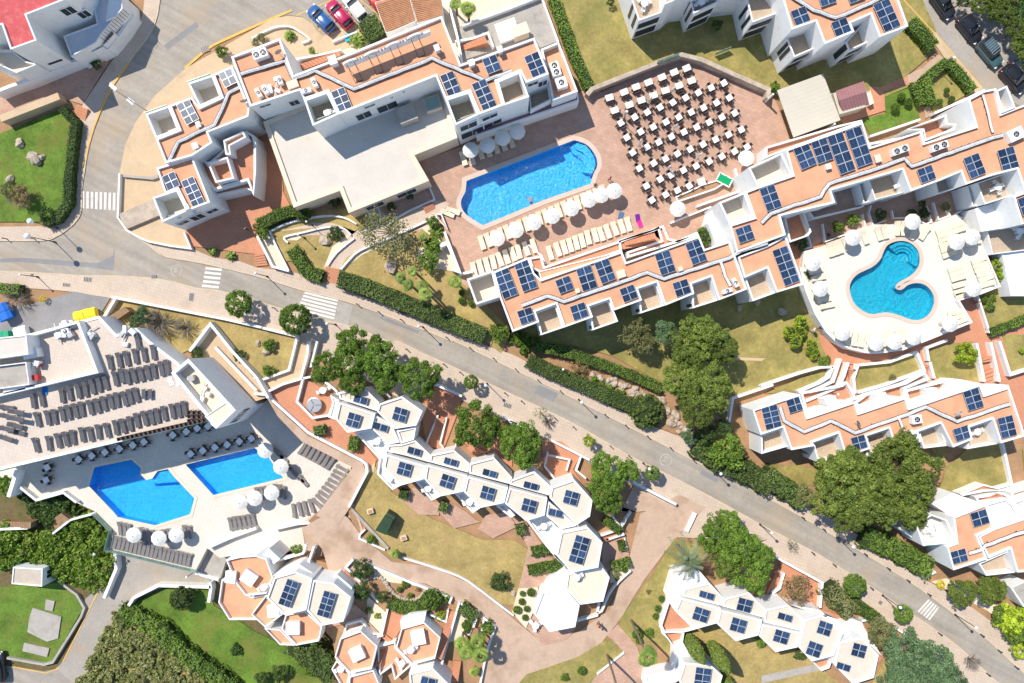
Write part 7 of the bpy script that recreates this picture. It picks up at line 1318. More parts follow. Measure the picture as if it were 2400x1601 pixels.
for c, s, rz_, h, kd, lb, nm in (
    ((0, 1), '2180,1220', 125, 3.6, 'ficus', 'round bright ficus on the sidewalk left of the other sidewalk ficus', 'ficus_tree'), ((1, 1), '350,1365', 150, 4.0, 'ficus', 'larger round ficus on the sidewalk below the striped crossing', 'ficus_tree'),
    ((1, 1), '880,1567', 130, 5, 'pinel', 'sparse topped pine at the upper tip of the pine cluster', PN), ((1, 2), '640,250', 140, 6.0, 'pinel', 'leftmost pine of the cluster by the round metal table', PN), ((1, 2), '860,180', 165, 6.2, 'pinel', 'upper middle pine of the cluster by the hexagons', PN), ((1, 2), '880,370', 120, 5.6, 'pinel', 'lower middle pine overhanging the first hexagon roof', PN), ((1, 2), '1130,190', 175, 6.4, 'pinel', 'central pine of the cluster by the sidewalk', PN), ((1, 2), '1180,350', 120, 5.6, 'pinel', 'pine in the lower middle of the cluster beside a hexagon wall', PN), ((1, 2), '1490,340', 180, 6.2, 'pinel', 'rightmost rounded pine of the cluster', PN), ((1, 2), '1100,40', 90, 5.6, 'pinel', 'small pine lobe at the sidewalk edge of the cluster', PN),
    ((1, 2), '2030,780', 205, 5.8, 'pinel', 'broad pine standing alone behind the hexagon steps', PN), ((2, 2), '90,960', 190, 5.8, 'pinel', 'pine beside the open frame patio', PN), ((2, 2), '20,870', 120, 5.4, 'pinel', 'left lobe pine beside the open frame patio', PN), ((2, 2), '880,1200', 165, 6, 'pinel', 'upper pine of the pair beside the walled dark planter', PN), ((2, 2), '860,1370', 150, 6, 'pinel', 'lower pine of the pair beside the walled dark planter', PN), ((2, 2), '1080,1190', 95, 5, 'pinel', 'small pine on the right of the planter pair', PN), ((2, 2), '910,1500', 95, 5, 'pinel', 'pine lobe hanging over the dark planter', PN),
    ((1, 2), '1975,375', 68, 3, 'ficus', 'smallest sidewalk tree beside a globe lamp', 'street_tree'), ((2, 2), '710,915', 60, 2.6, 'bright', 'little yellow green sidewalk tree', 'street_tree'), ((2, 2), '1295,1215', 70, 3, 'ficus', 'round sidewalk tree beside the resin apron', 'street_tree'), ((3, 3), '805,680', 105, 3.6, 'ficus', 'round street tree above the bright clipped hedge', 'street_tree'), ((3, 3), '1250,940', 85, 3.2, 'ficus', 'ragged street tree beside the last crossing', 'street_tree'), ((2, 2), '260,660', 80, 2.6, 'sparse', 'thin half bare street tree on the sidewalk', 'street_tree'), ((3, 3), '230,310', 70, 2.2, 'sparse', 'thin straw coloured street tree by the lower kerb', 'street_tree'),
    ((2, 1), '1140,1500', 160, 5, 'olive', 'dark olive tree in the building shadow', 'olive_tree'), ((2, 2), '1230,20', 110, 4.5, 'olive', 'lower crown of the olive in the building shadow', 'olive_tree'), ((2, 1), '1420,1490', 110, 4.5, 'blue', 'blue green tree between the olive and the tall pine', 'tree'), ((2, 1), '1750,1540', 230, 7.5, 'pine', 'upper tall pine in front of the long building', PN), ((2, 2), '1650,60', 200, 7.0, 'pine', 'middle tall pine in front of the long building', PN), ((2, 2), '1930,60', 170, 6.5, 'pine', 'right lobe pine in front of the long building', PN), ((2, 2), '1580,360', 200, 7.0, 'pine', 'left lower pine above the rock bank', PN), ((2, 2), '1820,420', 235, 7.5, 'pine', 'big lower pine above the rock bank', PN), ((2, 2), '1720,620', 190, 6.5, 'pine', 'lowest pine above the rock bank', PN),
    ((3, 2), '760,1340', 340, 7.5, 'pine', 'left crown of the great pine group below the zigzag roof', PN), ((3, 2), '1280,1180', 330, 8, 'pine', 'right crown of the great pine group below the zigzag roof', PN), ((3, 2), '1000,1440', 300, 7.5, 'pine', 'middle crown of the great pine group over the road', PN), ((3, 2), '1300,1440', 270, 7.0, 'pine', 'lower right crown of the great pine group', PN), ((3, 2), '760,1140', 180, 6.5, 'pine', 'upper left crown of the great pine group', PN), ((3, 3), '1350,60', 130, 5, 'pine', 'lowest crown of the great pine group at the white corner house', PN), ((3, 2), '1250,1000', 130, 6, 'pine', 'topmost crown of the great pine group over the balcony', PN), ((3, 3), '760,40', 170, 6.5, 'pine', 'roadside crown of the great pine group', PN),
    ((2, 3), '1900,230', 170, 6.5, 'pinel', 'upper left crown of the tall trees by the cream hexagons', PN), ((2, 3), '2080,330', 190, 7, 'pinel', 'central crown of the tall trees by the cream hexagons', PN), ((2, 3), '1980,480', 150, 6.5, 'pine', 'left lower crown of the tall trees by the cream hexagons', PN), ((2, 3), '2210,560', 180, 6.5, 'pinel', 'lowest crown of the tall trees by the cream hexagons', PN), ((2, 3), '2280,400', 120, 6, 'pinel', 'right crown of the tall trees by the cream hexagons', PN), ((2, 3), '1990,90', 100, 5.5, 'pinel', 'topmost crown of the tall trees by the white slab wall', PN),
    ((3, 3), '270,720', 150, 4.2, 'dry', 'brown leaved bushy tree behind the cream hexagon row', 'tree'), ((3, 3), '1060,1110', 150, 4.5, 'olive', 'grey olive tree at the end of the clipped hedge', 'olive_tree'), ((3, 3), '1320,1340', 230, 6, 'blue', 'upper blue green pine at the bottom edge', PN), ((3, 3), '1560,1420', 190, 5.6, 'blue', 'right blue green pine at the bottom edge', PN), ((3, 3), '1280,1530', 200, 5.6, 'blue', 'lower left blue green pine at the bottom edge', PN), ((3, 3), '1680,1580', 160, 5, 'blue', 'lowest right blue green pine at the bottom edge', PN),
    ((3, 3), '1800,750', 135, 3.6, 'pine', 'left dark round tree by the corner house', 'tree'), ((3, 3), '2070,720', 145, 3.8, 'pine', 'right dark round tree by the corner house', 'tree'), ((2, 2), '1990,1030', 165, 4.5, 'hedgec', 'dense shrub tree at the roadside below the zigzag roof', 'tree'), ((2, 2), '1640,880', 75, 2.6, 'blue', 'blue grey shrub beside the rock bank', 'shrub_tree'), ((2, 2), '1800,850', 100, 3.4, 'dark', 'dark shrub tree under the tall pines', 'shrub_tree'), ((2, 2), '1950,800', 90, 3.4, 'dark', 'second dark shrub tree under the tall pines', 'shrub_tree'), ((3, 2), '340,1420', 110, 3, 'olive', 'grey green shrub tree left of the great pine', 'shrub_tree')):
    if kd == 'hedgec': kd = 'bush'
    TR(c, s, rz_, h, kd, lb, nm)
# wood beside the lane (each tree of it)
for i, (s, rz_, h) in enumerate((('1800,0', 70, 2.6), ('1990,0', 120, 3), ('2170,90', 130, 3.2), ('2340,60', 150, 3.4), ('2330,250', 130, 3.2), ('2140,-80', 140, 3.2), ('2270,-60', 150, 3.4), ('2310,400', 75, 2.6), ('2410,480', 100, 3), ('2400,600', 70, 2.6), ('2440,350', 120, 3.2))):
    TR((3, 0), s, rz_, h, 'pine' if i % 3 else 'dark', '%s tree counted down the wood beside the lane of dark cars' % ORD[i], PN, group='wood beside the lane')
# cypresses: tall narrow columns leaning outward only by perspective
def cypress(c, s_base, s_top, rad, label):
    b = P(T(*c, s_base)[0], .1); top = T(*c, s_top)[0]; k = math.hypot(top[0] - 1200, top[1] - 800) / math.hypot(T(*c, s_base)[0][0] - 1200, T(*c, s_base)[0][1] - 800); h = CAM_H * (1 - 1 / k)
    r = root('cypress_tree', label, 'tree', b); n = 5200; u = rng.uniform(0, 1, n); zz = u * h; rr = rad * np.clip(np.sin(np.pi * np.clip(u * .9 + .12, 0, 1)) ** .6, .1, 1); a = rng.uniform(0, 6.28, n); rr = rr * rng.uniform(.75, 1.05, n)
    C = np.stack([rr * np.cos(a), rr * np.sin(a), zz], 1); N = np.stack([np.cos(a), np.sin(a), np.full(n, .5)], 1); ob('crown', leaves_mesh('crown', C, N, .19, LM['pine']), r)
    mb = MB(); mb.tube([(0, 0, -.2), (0, 0, h * .9)], .12, BARK, 6, .03); ob('trunk', mb.mesh('trunk'), r)
cypress((2, 3), '1610,1140', '1740,1400', .9, 'left of the two tall dark cypresses'); cypress((2, 3), '1820,1210', '1960,1500', .95, 'right of the two tall dark cypresses'); cypress((2, 3), '1930,1510', '2000,1640', .8, 'third cypress cut by the bottom edge')
# ---- palms
def palm(base_px, h, crown_r, label, kind='frond', n=26, z=.15, tr=.16, fan=True, group=None):
    b = P(base_px, z); r = root('palm_tree', label, 'palm', b, 0, group); mb = MB(); mb.tube([(0, 0, -.2), (.05, .03, h * .5), (0, 0, h)], tr, BARK, 8, tr * .8); ob('trunk', mb.mesh('trunk'), r)
    Cs, Ns, ts = [], [], []
    V = []; Fc = []; tv = []
    for i in range(n):
        a = 6.283 * i * .381966 * 1.0 + rng.uniform(-.15, .15); el = (.6 if fan else 1.2) - (1.1 if fan else 1.75) * (i / n) + rng.uniform(-.1, .1); L = crown_r * rng.uniform(.8, 1.05) * ((.65 + .35 * i / n) if fan else 1); t0 = rng.uniform(.1, .95)
        if fan:      # fan leaf: stalk and a pleated disc of blades
            d = np.array([math.cos(a) * math.cos(el), math.sin(a) * math.cos(el), math.sin(el)]); c0 = d * L * rng.uniform(.12, .45) + np.array([0, 0, h]); side = np.array([-math.sin(a), math.cos(a), 0]); m_ = 9
            for j in range(m_):
                q = (j / (m_ - 1) - .5) * 2.6; bd = d * math.cos(q) + side * math.sin(q); tip = c0 + bd * L * .5 + np.array([0, 0, -.12 * L]); w_ = np.cross(bd, d * .2 + np.array([0, 0, 1])); w_ = w_ / (np.linalg.norm(w_) + 1e-6) * L * .055
                k = len(V); V += [c0, c0 + bd * L * .25 + w_, tip, c0 + bd * L * .25 - w_]; Fc.append((k, k + 1, k + 2, k + 3)); tv += [t0] * 4
        else:        # feather frond: arching rib with leaflets
            m_ = 16
            for j in range(m_):
                t = (j + 1) / m_; cen = np.array([math.cos(a) * math.cos(el) * L * t, math.sin(a) * math.cos(el) * L * t, h + math.sin(el) * L * t - .55 * L * t * t]); side = np.array([-math.sin(a), math.cos(a), -.3]); fw = np.array([math.cos(a), math.sin(a), -.2])
                for sg_ in (-1, 1):
                    ll = L * .13 * (1 - .6 * t) + .05; e = cen + side * sg_ * ll + fw * ll * .6; k = len(V); V += [cen - fw * .05, cen + fw * .05, e + fw * .03, e - fw * .03]; Fc.append((k, k + 1, k + 2, k + 3)); tv += [t0] * 4
    me = bpy.data.meshes.new('fronds'); me.from_pydata([tuple(v) for v in V], [], Fc); at = me.attributes.new('tint', 'FLOAT', 'POINT'); at.data.foreach_set('value', np.array(tv, np.float32)); me.materials.append(LM[kind]); me.update(); ob('fronds', me, r)
def palm_c(c, s, h, cr, label, **k):     # crown seen at s
    p = P(T(*c, s)[0], h); q = p; kk = FPX / CAM_H; palm((1200 + q.x * kk, 800.5 - q.y * kk), h, cr, label, **k)
for c, s, h, cr, lb in (((1, 1), '1330,985', 5, 1.1, 'left fan palm of the group by the road hedge'), ((1, 1), '1440,925', 5, 1.0, 'top fan palm of the group by the road hedge'), ((1, 1), '1400,1050', 5.5, 1.2, 'middle fan palm of the group by the road hedge'), ((1, 1), '1530,1060', 5.5, 1.2, 'right fan palm of the group by the road hedge'), ((1, 1), '1560,1130', 6, 1.3, 'lowest fan palm of the group by the road hedge'), ((1, 1), '1830,1020', 3, 1.3, 'low fan palm beside the white terrace end'), ((1, 1), '1540,610', 2.5, .9, 'small fan palm beside the pool terrace wall'), ((1, 0), '1940,75', 3.5, 1.5, 'fan palm in the gravel court behind the building'), ((1, 0), '1830,30', 3, 1.2, 'second fan palm in the gravel court'), ((2, 3), '1240,1340', 10.8, 1.9, 'tall fan palm with long leaning trunk beside the pink path'), ((1, 3), '1880,1210', 3.5, 1.5, 'left fan palm of the cluster by the drive'), ((1, 3), '2030,1190', 4, 1.6, 'top fan palm of the cluster by the drive'), ((1, 3), '1930,1290', 4, 1.6, 'bottom left fan palm of the cluster by the drive'), ((1, 3), '2060,1320', 4.5, 1.6, 'bottom right fan palm of the cluster by the drive'), ((1, 3), '2000,1470', 1.5, 1.0, 'low fan palm below the cluster by the drive'), ((1, 3), '1270,385', 1.6, .95, 'small bright palm at the end of the stone wall'), ((1, 0), '510,460', 1.0, .8, 'small palm in the white planter by the building')):
    palm_c(c, s, h, cr, lb)
palm(T(2, 3, '870,1310')[0], 11, 1.9, 'tall palm whose crown is cut by the bottom edge')
palm_c((2, 3), '1615,440', 6, 3.1, 'date palm with spreading grey fronds', kind='datefrond', n=20, fan=False, tr=.3)
for c, s, cr, lb in (((1, 0), '935,370', 1.3, 'dark spiky agave by the clipped block hedge'), ((1, 0), '305,320', .8, 'round agave in the white planter'), ((1, 1), '1600,700', 1.2, 'spiky shrub right of the garden palm'), ((1, 1), '1650,560', 1.1, 'spiky shrub by the terrace planter'), ((0, 1), '1945,735', .6, 'small agave by the court wall'), ((0, 1), '2110,780', .7, 'second agave by the court wall')):
    palm_c(c, s, .5, cr, lb, n=30, fan=False, kind='frond' if 'dark' not in lb else 'frond')
# ---- hedges
def hedge(line, w, h, label, kind='hedge', z=.1, dens=55, leaf=.14, name='hedge', wavy=.08):
    pts = [P(p, z + h * .8) for p in line]; r = root(name, label, 'hedge', (0, 0, 0)); C = []; N = []
    L = strip_pts(pts, w * .86); k = len(L); v = [(p[0], p[1], z + h * .92) for p in L] + [(p[0], p[1], z - .1) for p in L]; n = len(pts); f = [(i, k - 1 - i, k - 2 - i, i + 1) for i in range(n - 1)] + [(k + i, i, (i + 1) % k, k + (i + 1) % k) for i in range(k)]
    mk('core', v, f, MATS.get('hedge_core') or mat('hedge_core', (.03, .045, .012), .95), r)
    for a, b in zip(pts, pts[1:]):
        d = b - a; Ln = d.length; d.normalize(); s = Vector((-d.y, d.x, 0)); m_ = int(Ln * (w + 2 * h) * dens)
        t = rng.uniform(-w * .1, Ln + w * .1, m_); q = rng.uniform(-(w / 2 + h), w / 2 + h, m_)
        off = np.clip(q, -w / 2, w / 2); zz = z + h - np.clip(np.abs(q) - w / 2, 0, h); up = (np.abs(q) < w / 2).astype(float)
        bump_ = wavy * np.sin(t * 1.7 + q * 2.1) * np.sin(t * .9 + 1.3) + rng.normal(0, .03, m_)
        X_ = a.x + d.x * t + s.x * (off + np.sign(q) * (1 - up) * bump_); Y_ = a.y + d.y * t + s.y * (off + np.sign(q) * (1 - up) * bump_); Z_ = zz + bump_ * up
        C.append(np.stack([X_, Y_, Z_], 1)); N.append(np.stack([s.x * np.sign(q) * (1 - up), s.y * np.sign(q) * (1 - up), up + .25], 1))
    C = np.concatenate(C); N = np.concatenate(N); ti = .5 + .3 * np.sin(C[:, 0] * .8) * np.sin(C[:, 1] * .7); ob('foliage', leaves_mesh('foliage', C, N, leaf, LM[kind], ti), r); return r
for c, r_, s, w, h, kd, lb in ((1, 1, '20,500 200,410 350,365', 1.5, 1.3, 'hedge', 'rounded hedge along the terracotta court'), (1, 1, '330,720 400,830 470,930 600,970', 1.7, 1.2, 'hedge', 'curved hedge below the lawn island'), (1, 1, '770,995 1000,1065 1350,1210 1560,1300 1900,1440 2090,1515', 2.1, 1.8, 'hedged', 'long hedge between the palms and the road'), (2, 2, '150,175 330,265 550,355 850,490 1120,600', 1.8, 1.5, 'hedged', 'lower road hedge running into the clipped dome'), (2, 2, '230,40 540,110 830,210 1100,310 1370,430', 1.3, 1.3, 'hedge', 'upper hedge between the lawn and the rock bank'), (2, 0, '380,-20 480,250 560,480 710,800', 1.4, 1.2, 'hedge', 'hedge along the left side of the big top lawn'), (3, 0, '1310,200 1420,310 1510,430', 1.7, 1.3, 'hedge', 'short hedge beside the lane sidewalk'), (3, 0, '1650,560 1780,700 1885,830', 1.2, 1.2, 'hedge', 'lane side of the triangular hedge'), (3, 0, '1640,565 1440,730 1510,960', 1.2, 1.1, 'hedge', 'path side of the triangular hedge'), (3, 0, '1345,760 1370,840 1415,960', 1.1, 1.0, 'hedge', 'small hedge between two salmon paths'), (1, 0, '1015,180 1110,340', 2.7, 1.6, 'hedged', 'clipped block hedge beside the tiled porch'), (1, 2, '575,780 590,850', 1.5, 1.3, 'hedged', 'first clipped hedge block on the terracotta terraces'), (1, 2, '905,880 890,1000', 1.3, 1.3, 'hedge', 'second clipped hedge block on the terracotta terraces'), (1, 2, '1360,1370 1350,1440', 1.2, 1.2, 'hedged', 'hedge block at the first pink patio'), (1, 2, '1730,1480 1710,1560', 1.1, 1.2, 'hedged', 'hedge block at the second pink patio'), (2, 3, '70,120 90,200', 1.3, 1.2, 'hedged', 'hedge block at the third pink patio'), (2, 3, '180,370 350,335', 1.2, 1.1, 'hedge', 'upper of two low hedges on the pink patio'), (2, 3, '150,540 460,480', 1.2, 1.1, 'hedge', 'lower of two low hedges on the pink patio'), (2, 3, '920,505 1080,460', 1.1, 1.1, 'hedge', 'clipped hedge above the ball shrubs'), (2, 3, '995,270 1015,350', .9, 1.0, 'hedge', 'little clipped hedge beside the entrance patio'), (2, 3, '850,70 990,175', 1.1, 1.2, 'hedge', 'hedge along the walled dark planter'), (3, 3, '720,770 850,880 1000,985', 1.6, 1.3, 'hedge', 'bright clipped hedge along the lower sidewalk'), (3, 1, '2040,1490 2400,1350', 1.0, 1.0, 'hedge', 'thin hedge at the right hand lawn edge'), (0, 0, '570,1000 690,1125 655,1400 640,1560', 1.0, 1.2, 'dark', 'dark hedge wall beside the corner lawn'), (0, 1, '635,0 620,300 520,440 400,480', 1.1, 1.2, 'dark', 'dark hedge wall turning the corner of the lawn'), (1, 3, '1220,830 1330,880 1420,880', 1.6, 1.0, 'hedge', 'low hedge curving round the rock border'), (1, 3, '1420,885 1550,850', 1.4, 1.0, 'hedge', 'low hedge before the big clipped ball'), (1, 3, '1880,870 2010,970', 1.6, 1.2, 'hedged', 'dark hedge inside the palm bed wall'), (1, 3, '2100,1020 2140,1100', 1.4, 1.2, 'hedge', 'hedge behind the fan palms'), (0, 1, '-20,1080 180,1090', 1.3, 1.2, 'hedge', 'hedge at the service yard gate')):
    hedge(T(c, r_, s), w, h, lb, kd)
for c, r_, s, w, h, kd, z, lb in ((0, 3, '1100,905 1250,975 1480,1090 1620,1240', 2.3, 1.6, 'hedge', LOW, 'upper stretch of the shaggy hedge beside the dome lawn'), (0, 3, '1640,1260 1800,1380 2000,1520 2150,1640', 2.2, 1.6, 'hedge', LOW, 'lower stretch of the shaggy hedge beside the dome lawn'), (2, 2, '1700,960 1900,1100 2150,1200 2360,1330', 2.6, 2.0, 'hedged', .1, 'shaggy roadside hedge left of the great pine'), (3, 3, '880,220 1100,310 1250,390 1480,530', 2.6, 1.8, 'hedge', .1, 'shaggy roadside hedge below the great pine'), (3, 2, '-30,1220 150,1350 330,1470', 2.4, 2.2, 'hedged', .1, 'shaggy roadside hedge under the great pine'), (3, 3, '560,690 640,800 760,920', 2.4, 1.9, 'olive', .1, 'grey green shaggy hedge behind the cream hexagons'), (1, 3, '350,1190 480,1300 620,1400 720,1500', 3.4, 1.6, 'hedged', -3, 'dark shrub bank below the orange hexagons')):
    hedge(T(c, r_, s), w, h, lb, kd, z, 45, .2, 'shaggy_hedge', .3)
# ---- clipped domes and balls, bushes
BU = '''12 430,390 0 x|11 430,390 70 1.4 ball clipped ball hedge end by the terracotta court|22 1240,645 155 1.9 balld big clipped dome at the end of the lower road hedge|22 625,240 100 1.2 dry brown rounded shrub on the red soil bank|13 1610,810 95 1.8 ball big clipped ball beside the gravel bed|13 960,530 105 2.0 dark dark juniper by the short drive steps|13 970,730 95 2.4 dark second dark juniper below the gravel bed|13 1160,780 60 1.4 dark dark creeping shrub by the sunken patio
03 1655,800 105 2.6 balld dark clipped dome on the sloping lawn|31 305,1395 62 1.9 brightball top ball of the cloud pruned tree|31 205,1485 60 1.7 brightball left ball of the cloud pruned tree|31 310,1490 45 1.5 brightball middle ball of the cloud pruned tree|31 265,1545 50 1.5 brightball lower ball of the cloud pruned tree|32 415,30 38 1.2 brightball first small ball by the cloud pruned tree|32 385,85 38 1.2 brightball second small ball by the cloud pruned tree|32 445,95 32 1.1 brightball third small ball by the cloud pruned tree|32 420,140 32 1.0 brightball fourth small ball by the cloud pruned tree|32 380,5 25 1.1 brightball fifth small ball by the cloud pruned tree|32 255,15 50 1.6 brightball sixth ball at the foot of the cloud pruned tree
31 2125,870 75 1.8 bright bright shrub behind the sun deck, upper half|31 2145,950 60 1.6 bright bright shrub behind the sun deck, lower half|31 2045,1240 45 1.1 bush lower round bush on the right hand lawn|31 1995,1180 35 .9 bush upper round bush on the right hand lawn|31 2070,1165 32 .8 bush small bush beside the right hand deck wall|32 1820,120 112 2.2 bright bright round shrub on the walled lawn|32 530,190 60 1.2 bush bush at the white retaining wall|32 1150,335 40 .8 olive grey bush at the small walled lawn|32 2340,80 30 .8 bright shrub at the right picture edge
30 1230,885 36 1.0 ball top clipped ball on the green lawn|30 1295,935 36 1.0 ball right clipped ball on the green lawn|30 1175,985 40 1.1 ball lower clipped ball on the green lawn|30 1645,830 26 .9 ball top clipped ball in the triangular lawn|30 1580,935 30 .9 ball left clipped ball in the triangular lawn|30 1690,910 30 .9 ball right clipped ball in the triangular lawn|30 60,800 60 1.3 bush bush behind the metal roofed bar|20 1885,225 55 1.4 dark round shrub in the shade of the top block|20 905,10 40 1.2 dark dark shrub at the top block corner|21 1775,600 82 1.9 ball round clipped shrub in the stair court of the long building
12 110,270 60 1.3 bush round bush in the cactus garden|12 115,35 60 1.2 bush cactus clump in the cactus garden|02 1800,110 70 1.4 dark dark shrub at the ramp wall|02 2185,120 60 1.2 dark dark shrub on the garden slope|11 1240,330 45 1.0 dark shrub in the shaded planted bed|11 1410,230 40 .8 dark small shrub in the shaded planted bed|11 720,280 60 1.0 dark shrub under the hall eaves|11 1590,830 95 2.4 bush big leafy shrub in the gravel border|11 1630,680 80 2.0 bush leafy shrub above the big one in the gravel border|11 1620,470 60 1.6 bush upper leafy shrub in the gravel border|11 1890,1120 30 .7 ball first green tuft by the white terrace end|11 1890,1195 32 .7 ball second green tuft by the white terrace end|11 1975,1220 28 .7 ball third green tuft by the white terrace end|11 2230,1490 90 2.2 bush bright bush at the end of the long hedge|11 60,570 60 1.6 bush bush at the court gate|11 720,570 70 1.2 dark dark spreading shrub on the lawn island
13 1930,1040 45 .8 ball agave mound in the palm bed|13 1930,1090 25 .5 ball small mound in the palm bed|13 1050,250 48 1.0 bush bush in the triangular bed|13 1365,665 38 .5 bush top tuft in the gravel bed|13 1315,715 30 .5 bush left tuft in the gravel bed|13 1410,770 30 .5 bush lower tuft in the gravel bed|13 1480,710 25 .5 dry dry tuft in the gravel bed|13 1030,905 32 .6 bush tuft by the sunken patio|13 1110,955 30 .6 bright yellow tuft by the sunken patio|13 1690,960 55 .8 bright yellow shrub in the planter by the straight stair|13 2230,650 95 1.9 dark dark leaning shrub on the dry lawn|13 1740,790 45 .8 bush shrub at the gravel bed end|13 375,350 55 .8 bush grass clump by the white deck
23 175,740 38 .8 ball first round shrub in the white gravel bed|23 95,750 25 .6 ball second round shrub in the white gravel bed|23 90,825 30 .6 ball third round shrub in the white gravel bed|23 45,900 36 .8 ball fourth round shrub in the white gravel bed|23 135,890 28 .6 ball fifth round shrub in the white gravel bed|23 120,970 28 .6 ball sixth round shrub in the white gravel bed|23 955,570 36 .9 olive left clipped ball below the hedge|23 1035,535 26 .6 ball right clipped ball below the hedge|23 965,615 20 .5 ball tiny ball below the hedge|23 1375,800 30 .6 ball round shrub at the cream hexagon wall|23 1340,890 32 .6 ball second round shrub at the cream hexagon wall|23 1320,960 30 .6 ball third round shrub at the cream hexagon wall|23 1145,1125 45 1.0 ball round shrub beside the tall palm trunk|23 1165,1185 30 .8 ball small shrub beside the tall palm trunk|23 1255,1110 45 .9 bush loose shrub right of the tall palm trunk|23 640,1460 38 .8 ball round shrub on the strip lawn|23 480,1520 38 .8 bush second shrub on the strip lawn|23 1250,735 28 .4 dry dry ring on the lawn wedge
31 655,510 60 1.3 bush first bush in the shaded patio bed|31 790,450 60 1.4 bush second bush in the shaded patio bed|31 1420,310 38 1.0 dark round bush in the curved patio bed|31 1325,385 42 1.0 dark second bush in the curved patio bed|31 1040,400 60 1.3 dark spreading plant in the patio bed|31 1440,390 55 1.2 dark feathery plant in the patio bed|31 1640,330 50 1.2 olive plant in the third patio bed|31 310,670 60 1.6 dark dark bush in the corner bed|31 370,960 55 1.3 bush bush beside the left deck parasols|31 560,590 18 .5 dark tiny plant in the first patio bed
01 390,1180 36 .9 yellow yellow flowering bush in the service yard|01 2370,0 10 .3 bush x|01 1300,1330 80 2.0 blue blue green shrub in the dry raised garden|01 1240,1390 60 1.6 blue second blue green shrub in the dry raised garden|01 60,170 90 2.2 olive olive bush on the corner lawn|01 180,230 110 2.4 dry big brown bush on the corner lawn|01 420,400 80 1.8 dark dark bush in the corner of the lawn|00 2030,470 60 1.3 bush bush on the forecourt corner|00 2340,390 40 1 olive grey bush by the car park planter|00 885,590 50 1.2 dark dark bush at the shaded wall|10 50,340 50 1.1 olive grey shrub in the white planter|11 0,520 40 1.2 dark dark shrub by the court
33 1590,670 45 .9 yellow yellow shrub beside the gravel yard|33 300,1310 60 1.2 dark dark shrub below the cream hexagons|33 2250,980 150 2.6 bright bright tree in the gravel yard|33 2300,1130 130 2.6 bush bushy tree at the right edge|33 2330,1280 90 2.0 bright lower bright shrub at the right edge|33 2150,950 90 1.8 bush shrub beside the timber ramp|33 1250,310 50 1.0 dry dry shrub below the corner terrace|23 2290,1190 60 1.1 bush bush below the dark house side|13 50,1530 70 1.6 dark left dark bush on the low lawn|13 215,1480 85 1.8 dark right dark bush on the low lawn|13 480,1450 60 1.4 scrubb pale bush on the low lawn|03 2160,1270 60 .6 dark star shaped plant on the sloping lawn'''
CR['scrubb'] = [cm('scrub', 46, 40, .26, .75, 1, size=.11, fill=.6) for _ in range(3)]
for it in BU.replace('\n', '|').split('|'):
    q = it.split(None, 4)
    if len(q) < 5 or q[4] == 'x' or q[4].endswith(' x'): continue
    kd, lb = q[4].split(None, 1); c = (int(q[0][0]), int(q[0][1])); zz = .15
    if c == (0, 3) or 'low lawn' in lb: zz = LOW + .1
    if 'corner lawn' in lb: zz = .15
    hh = float(q[3]); TR(c, q[1], float(q[2]), hh, kd, lb, 'shrub', z=zz, trunk=False)
# trunk of the cloud pruned tree, bare shrubs
def bare(c, s, rad, h, label, n=60, z=.15, m_=None):
    p = P(T(*c, s)[0], z); r = root('bare_shrub', label, 'shrub', p); mb = MB(); rd = random.Random(n + int(rad * 10))
    for i in range(n):
        a = rd.uniform(0, 6.28); L = rad * rd.uniform(.4, 1); p0 = (0, 0, .1); p1 = (L * .5 * math.cos(a), L * .5 * math.sin(a), h * rd.uniform(.4, .7)); p2 = (L * math.cos(a + .3), L * math.sin(a + .3), h * rd.uniform(.6, 1.0)); mb.tube([p0, p1, p2], .045, m_ or BARK, 4, .012)
        for k in range(3): b = a + rd.uniform(-.9, .9); mb.tube([p1, (p1[0] + L * .4 * math.cos(b), p1[1] + L * .4 * math.sin(b), p1[2] + .3)], .022, m_ or BARK, 3, .008)
    ob('twigs', mb.mesh('twigs'), r)
GB = mat('grey_twigs', (.24, .20, .16), .95)
bare((0, 1), '1490,1400', 2.6, 2.0, 'large bare grey shrub in the dry raised garden', 90, m_=GB); bare((0, 1), '1720,1450', 1.8, 1.6, 'smaller bare shrub in the dry raised garden', 50, m_=GB); bare((0, 1), '180,1170', 2.2, 1.5, 'bare brown shrub in the service yard', 60, m_=GB); bare((3, 3), '1830,1340', 1.4, 1.6, 'bare street shrub in its planting square', 40, m_=GB); bare((0, 1), '230,260', 2.0, 1.8, 'bare twigs in the corner lawn bush', 50, m_=GB); bare((2, 2), '330,740', 1.0, 1.2, 'bare twigs beside the thin street tree', 30, m_=GB); bare((0, 3), '830,610', 1.2, 1.6, 'bare pale shrub above the stained drive', 30, LOW, GB)
# open crowned tree in the road garden
p = P(T(1, 1, '1350,610')[0], .15); r = root('leaning_tree', 'open crowned grey tree leaning over the garden path', 'tree', p); mb = MB(); hub = Vector((-.9, .2, 2.6)); mb.tube([(0, 0, 0), (-.4, .1, 1.5), hub], .2, GB, 7, .13); tips = []
for i in range(18):
    a = 6.28 * i / 18; k_ = random.uniform(.45, 1.05); e = hub + Vector((2.7 * k_ * math.cos(a) - .9, 2.4 * k_ * math.sin(a), random.uniform(.6, 1.7))); mb.tube([hub, (hub + e) / 2 + Vector((0, 0, .3)), e], .07, GB, 5, .02); tips.append(e)
ob('trunk', mb.mesh('trunk'), r); C = []; 
for e in tips: C.append(np.array(e) + rng.normal(0, .45, (95, 3)) * np.array([1, 1, .5]))
C = np.concatenate(C); ob('crown', leaves_mesh('crown', C, np.tile([0, 0, 1.], (len(C), 1)), .17, LM['olive']), r)
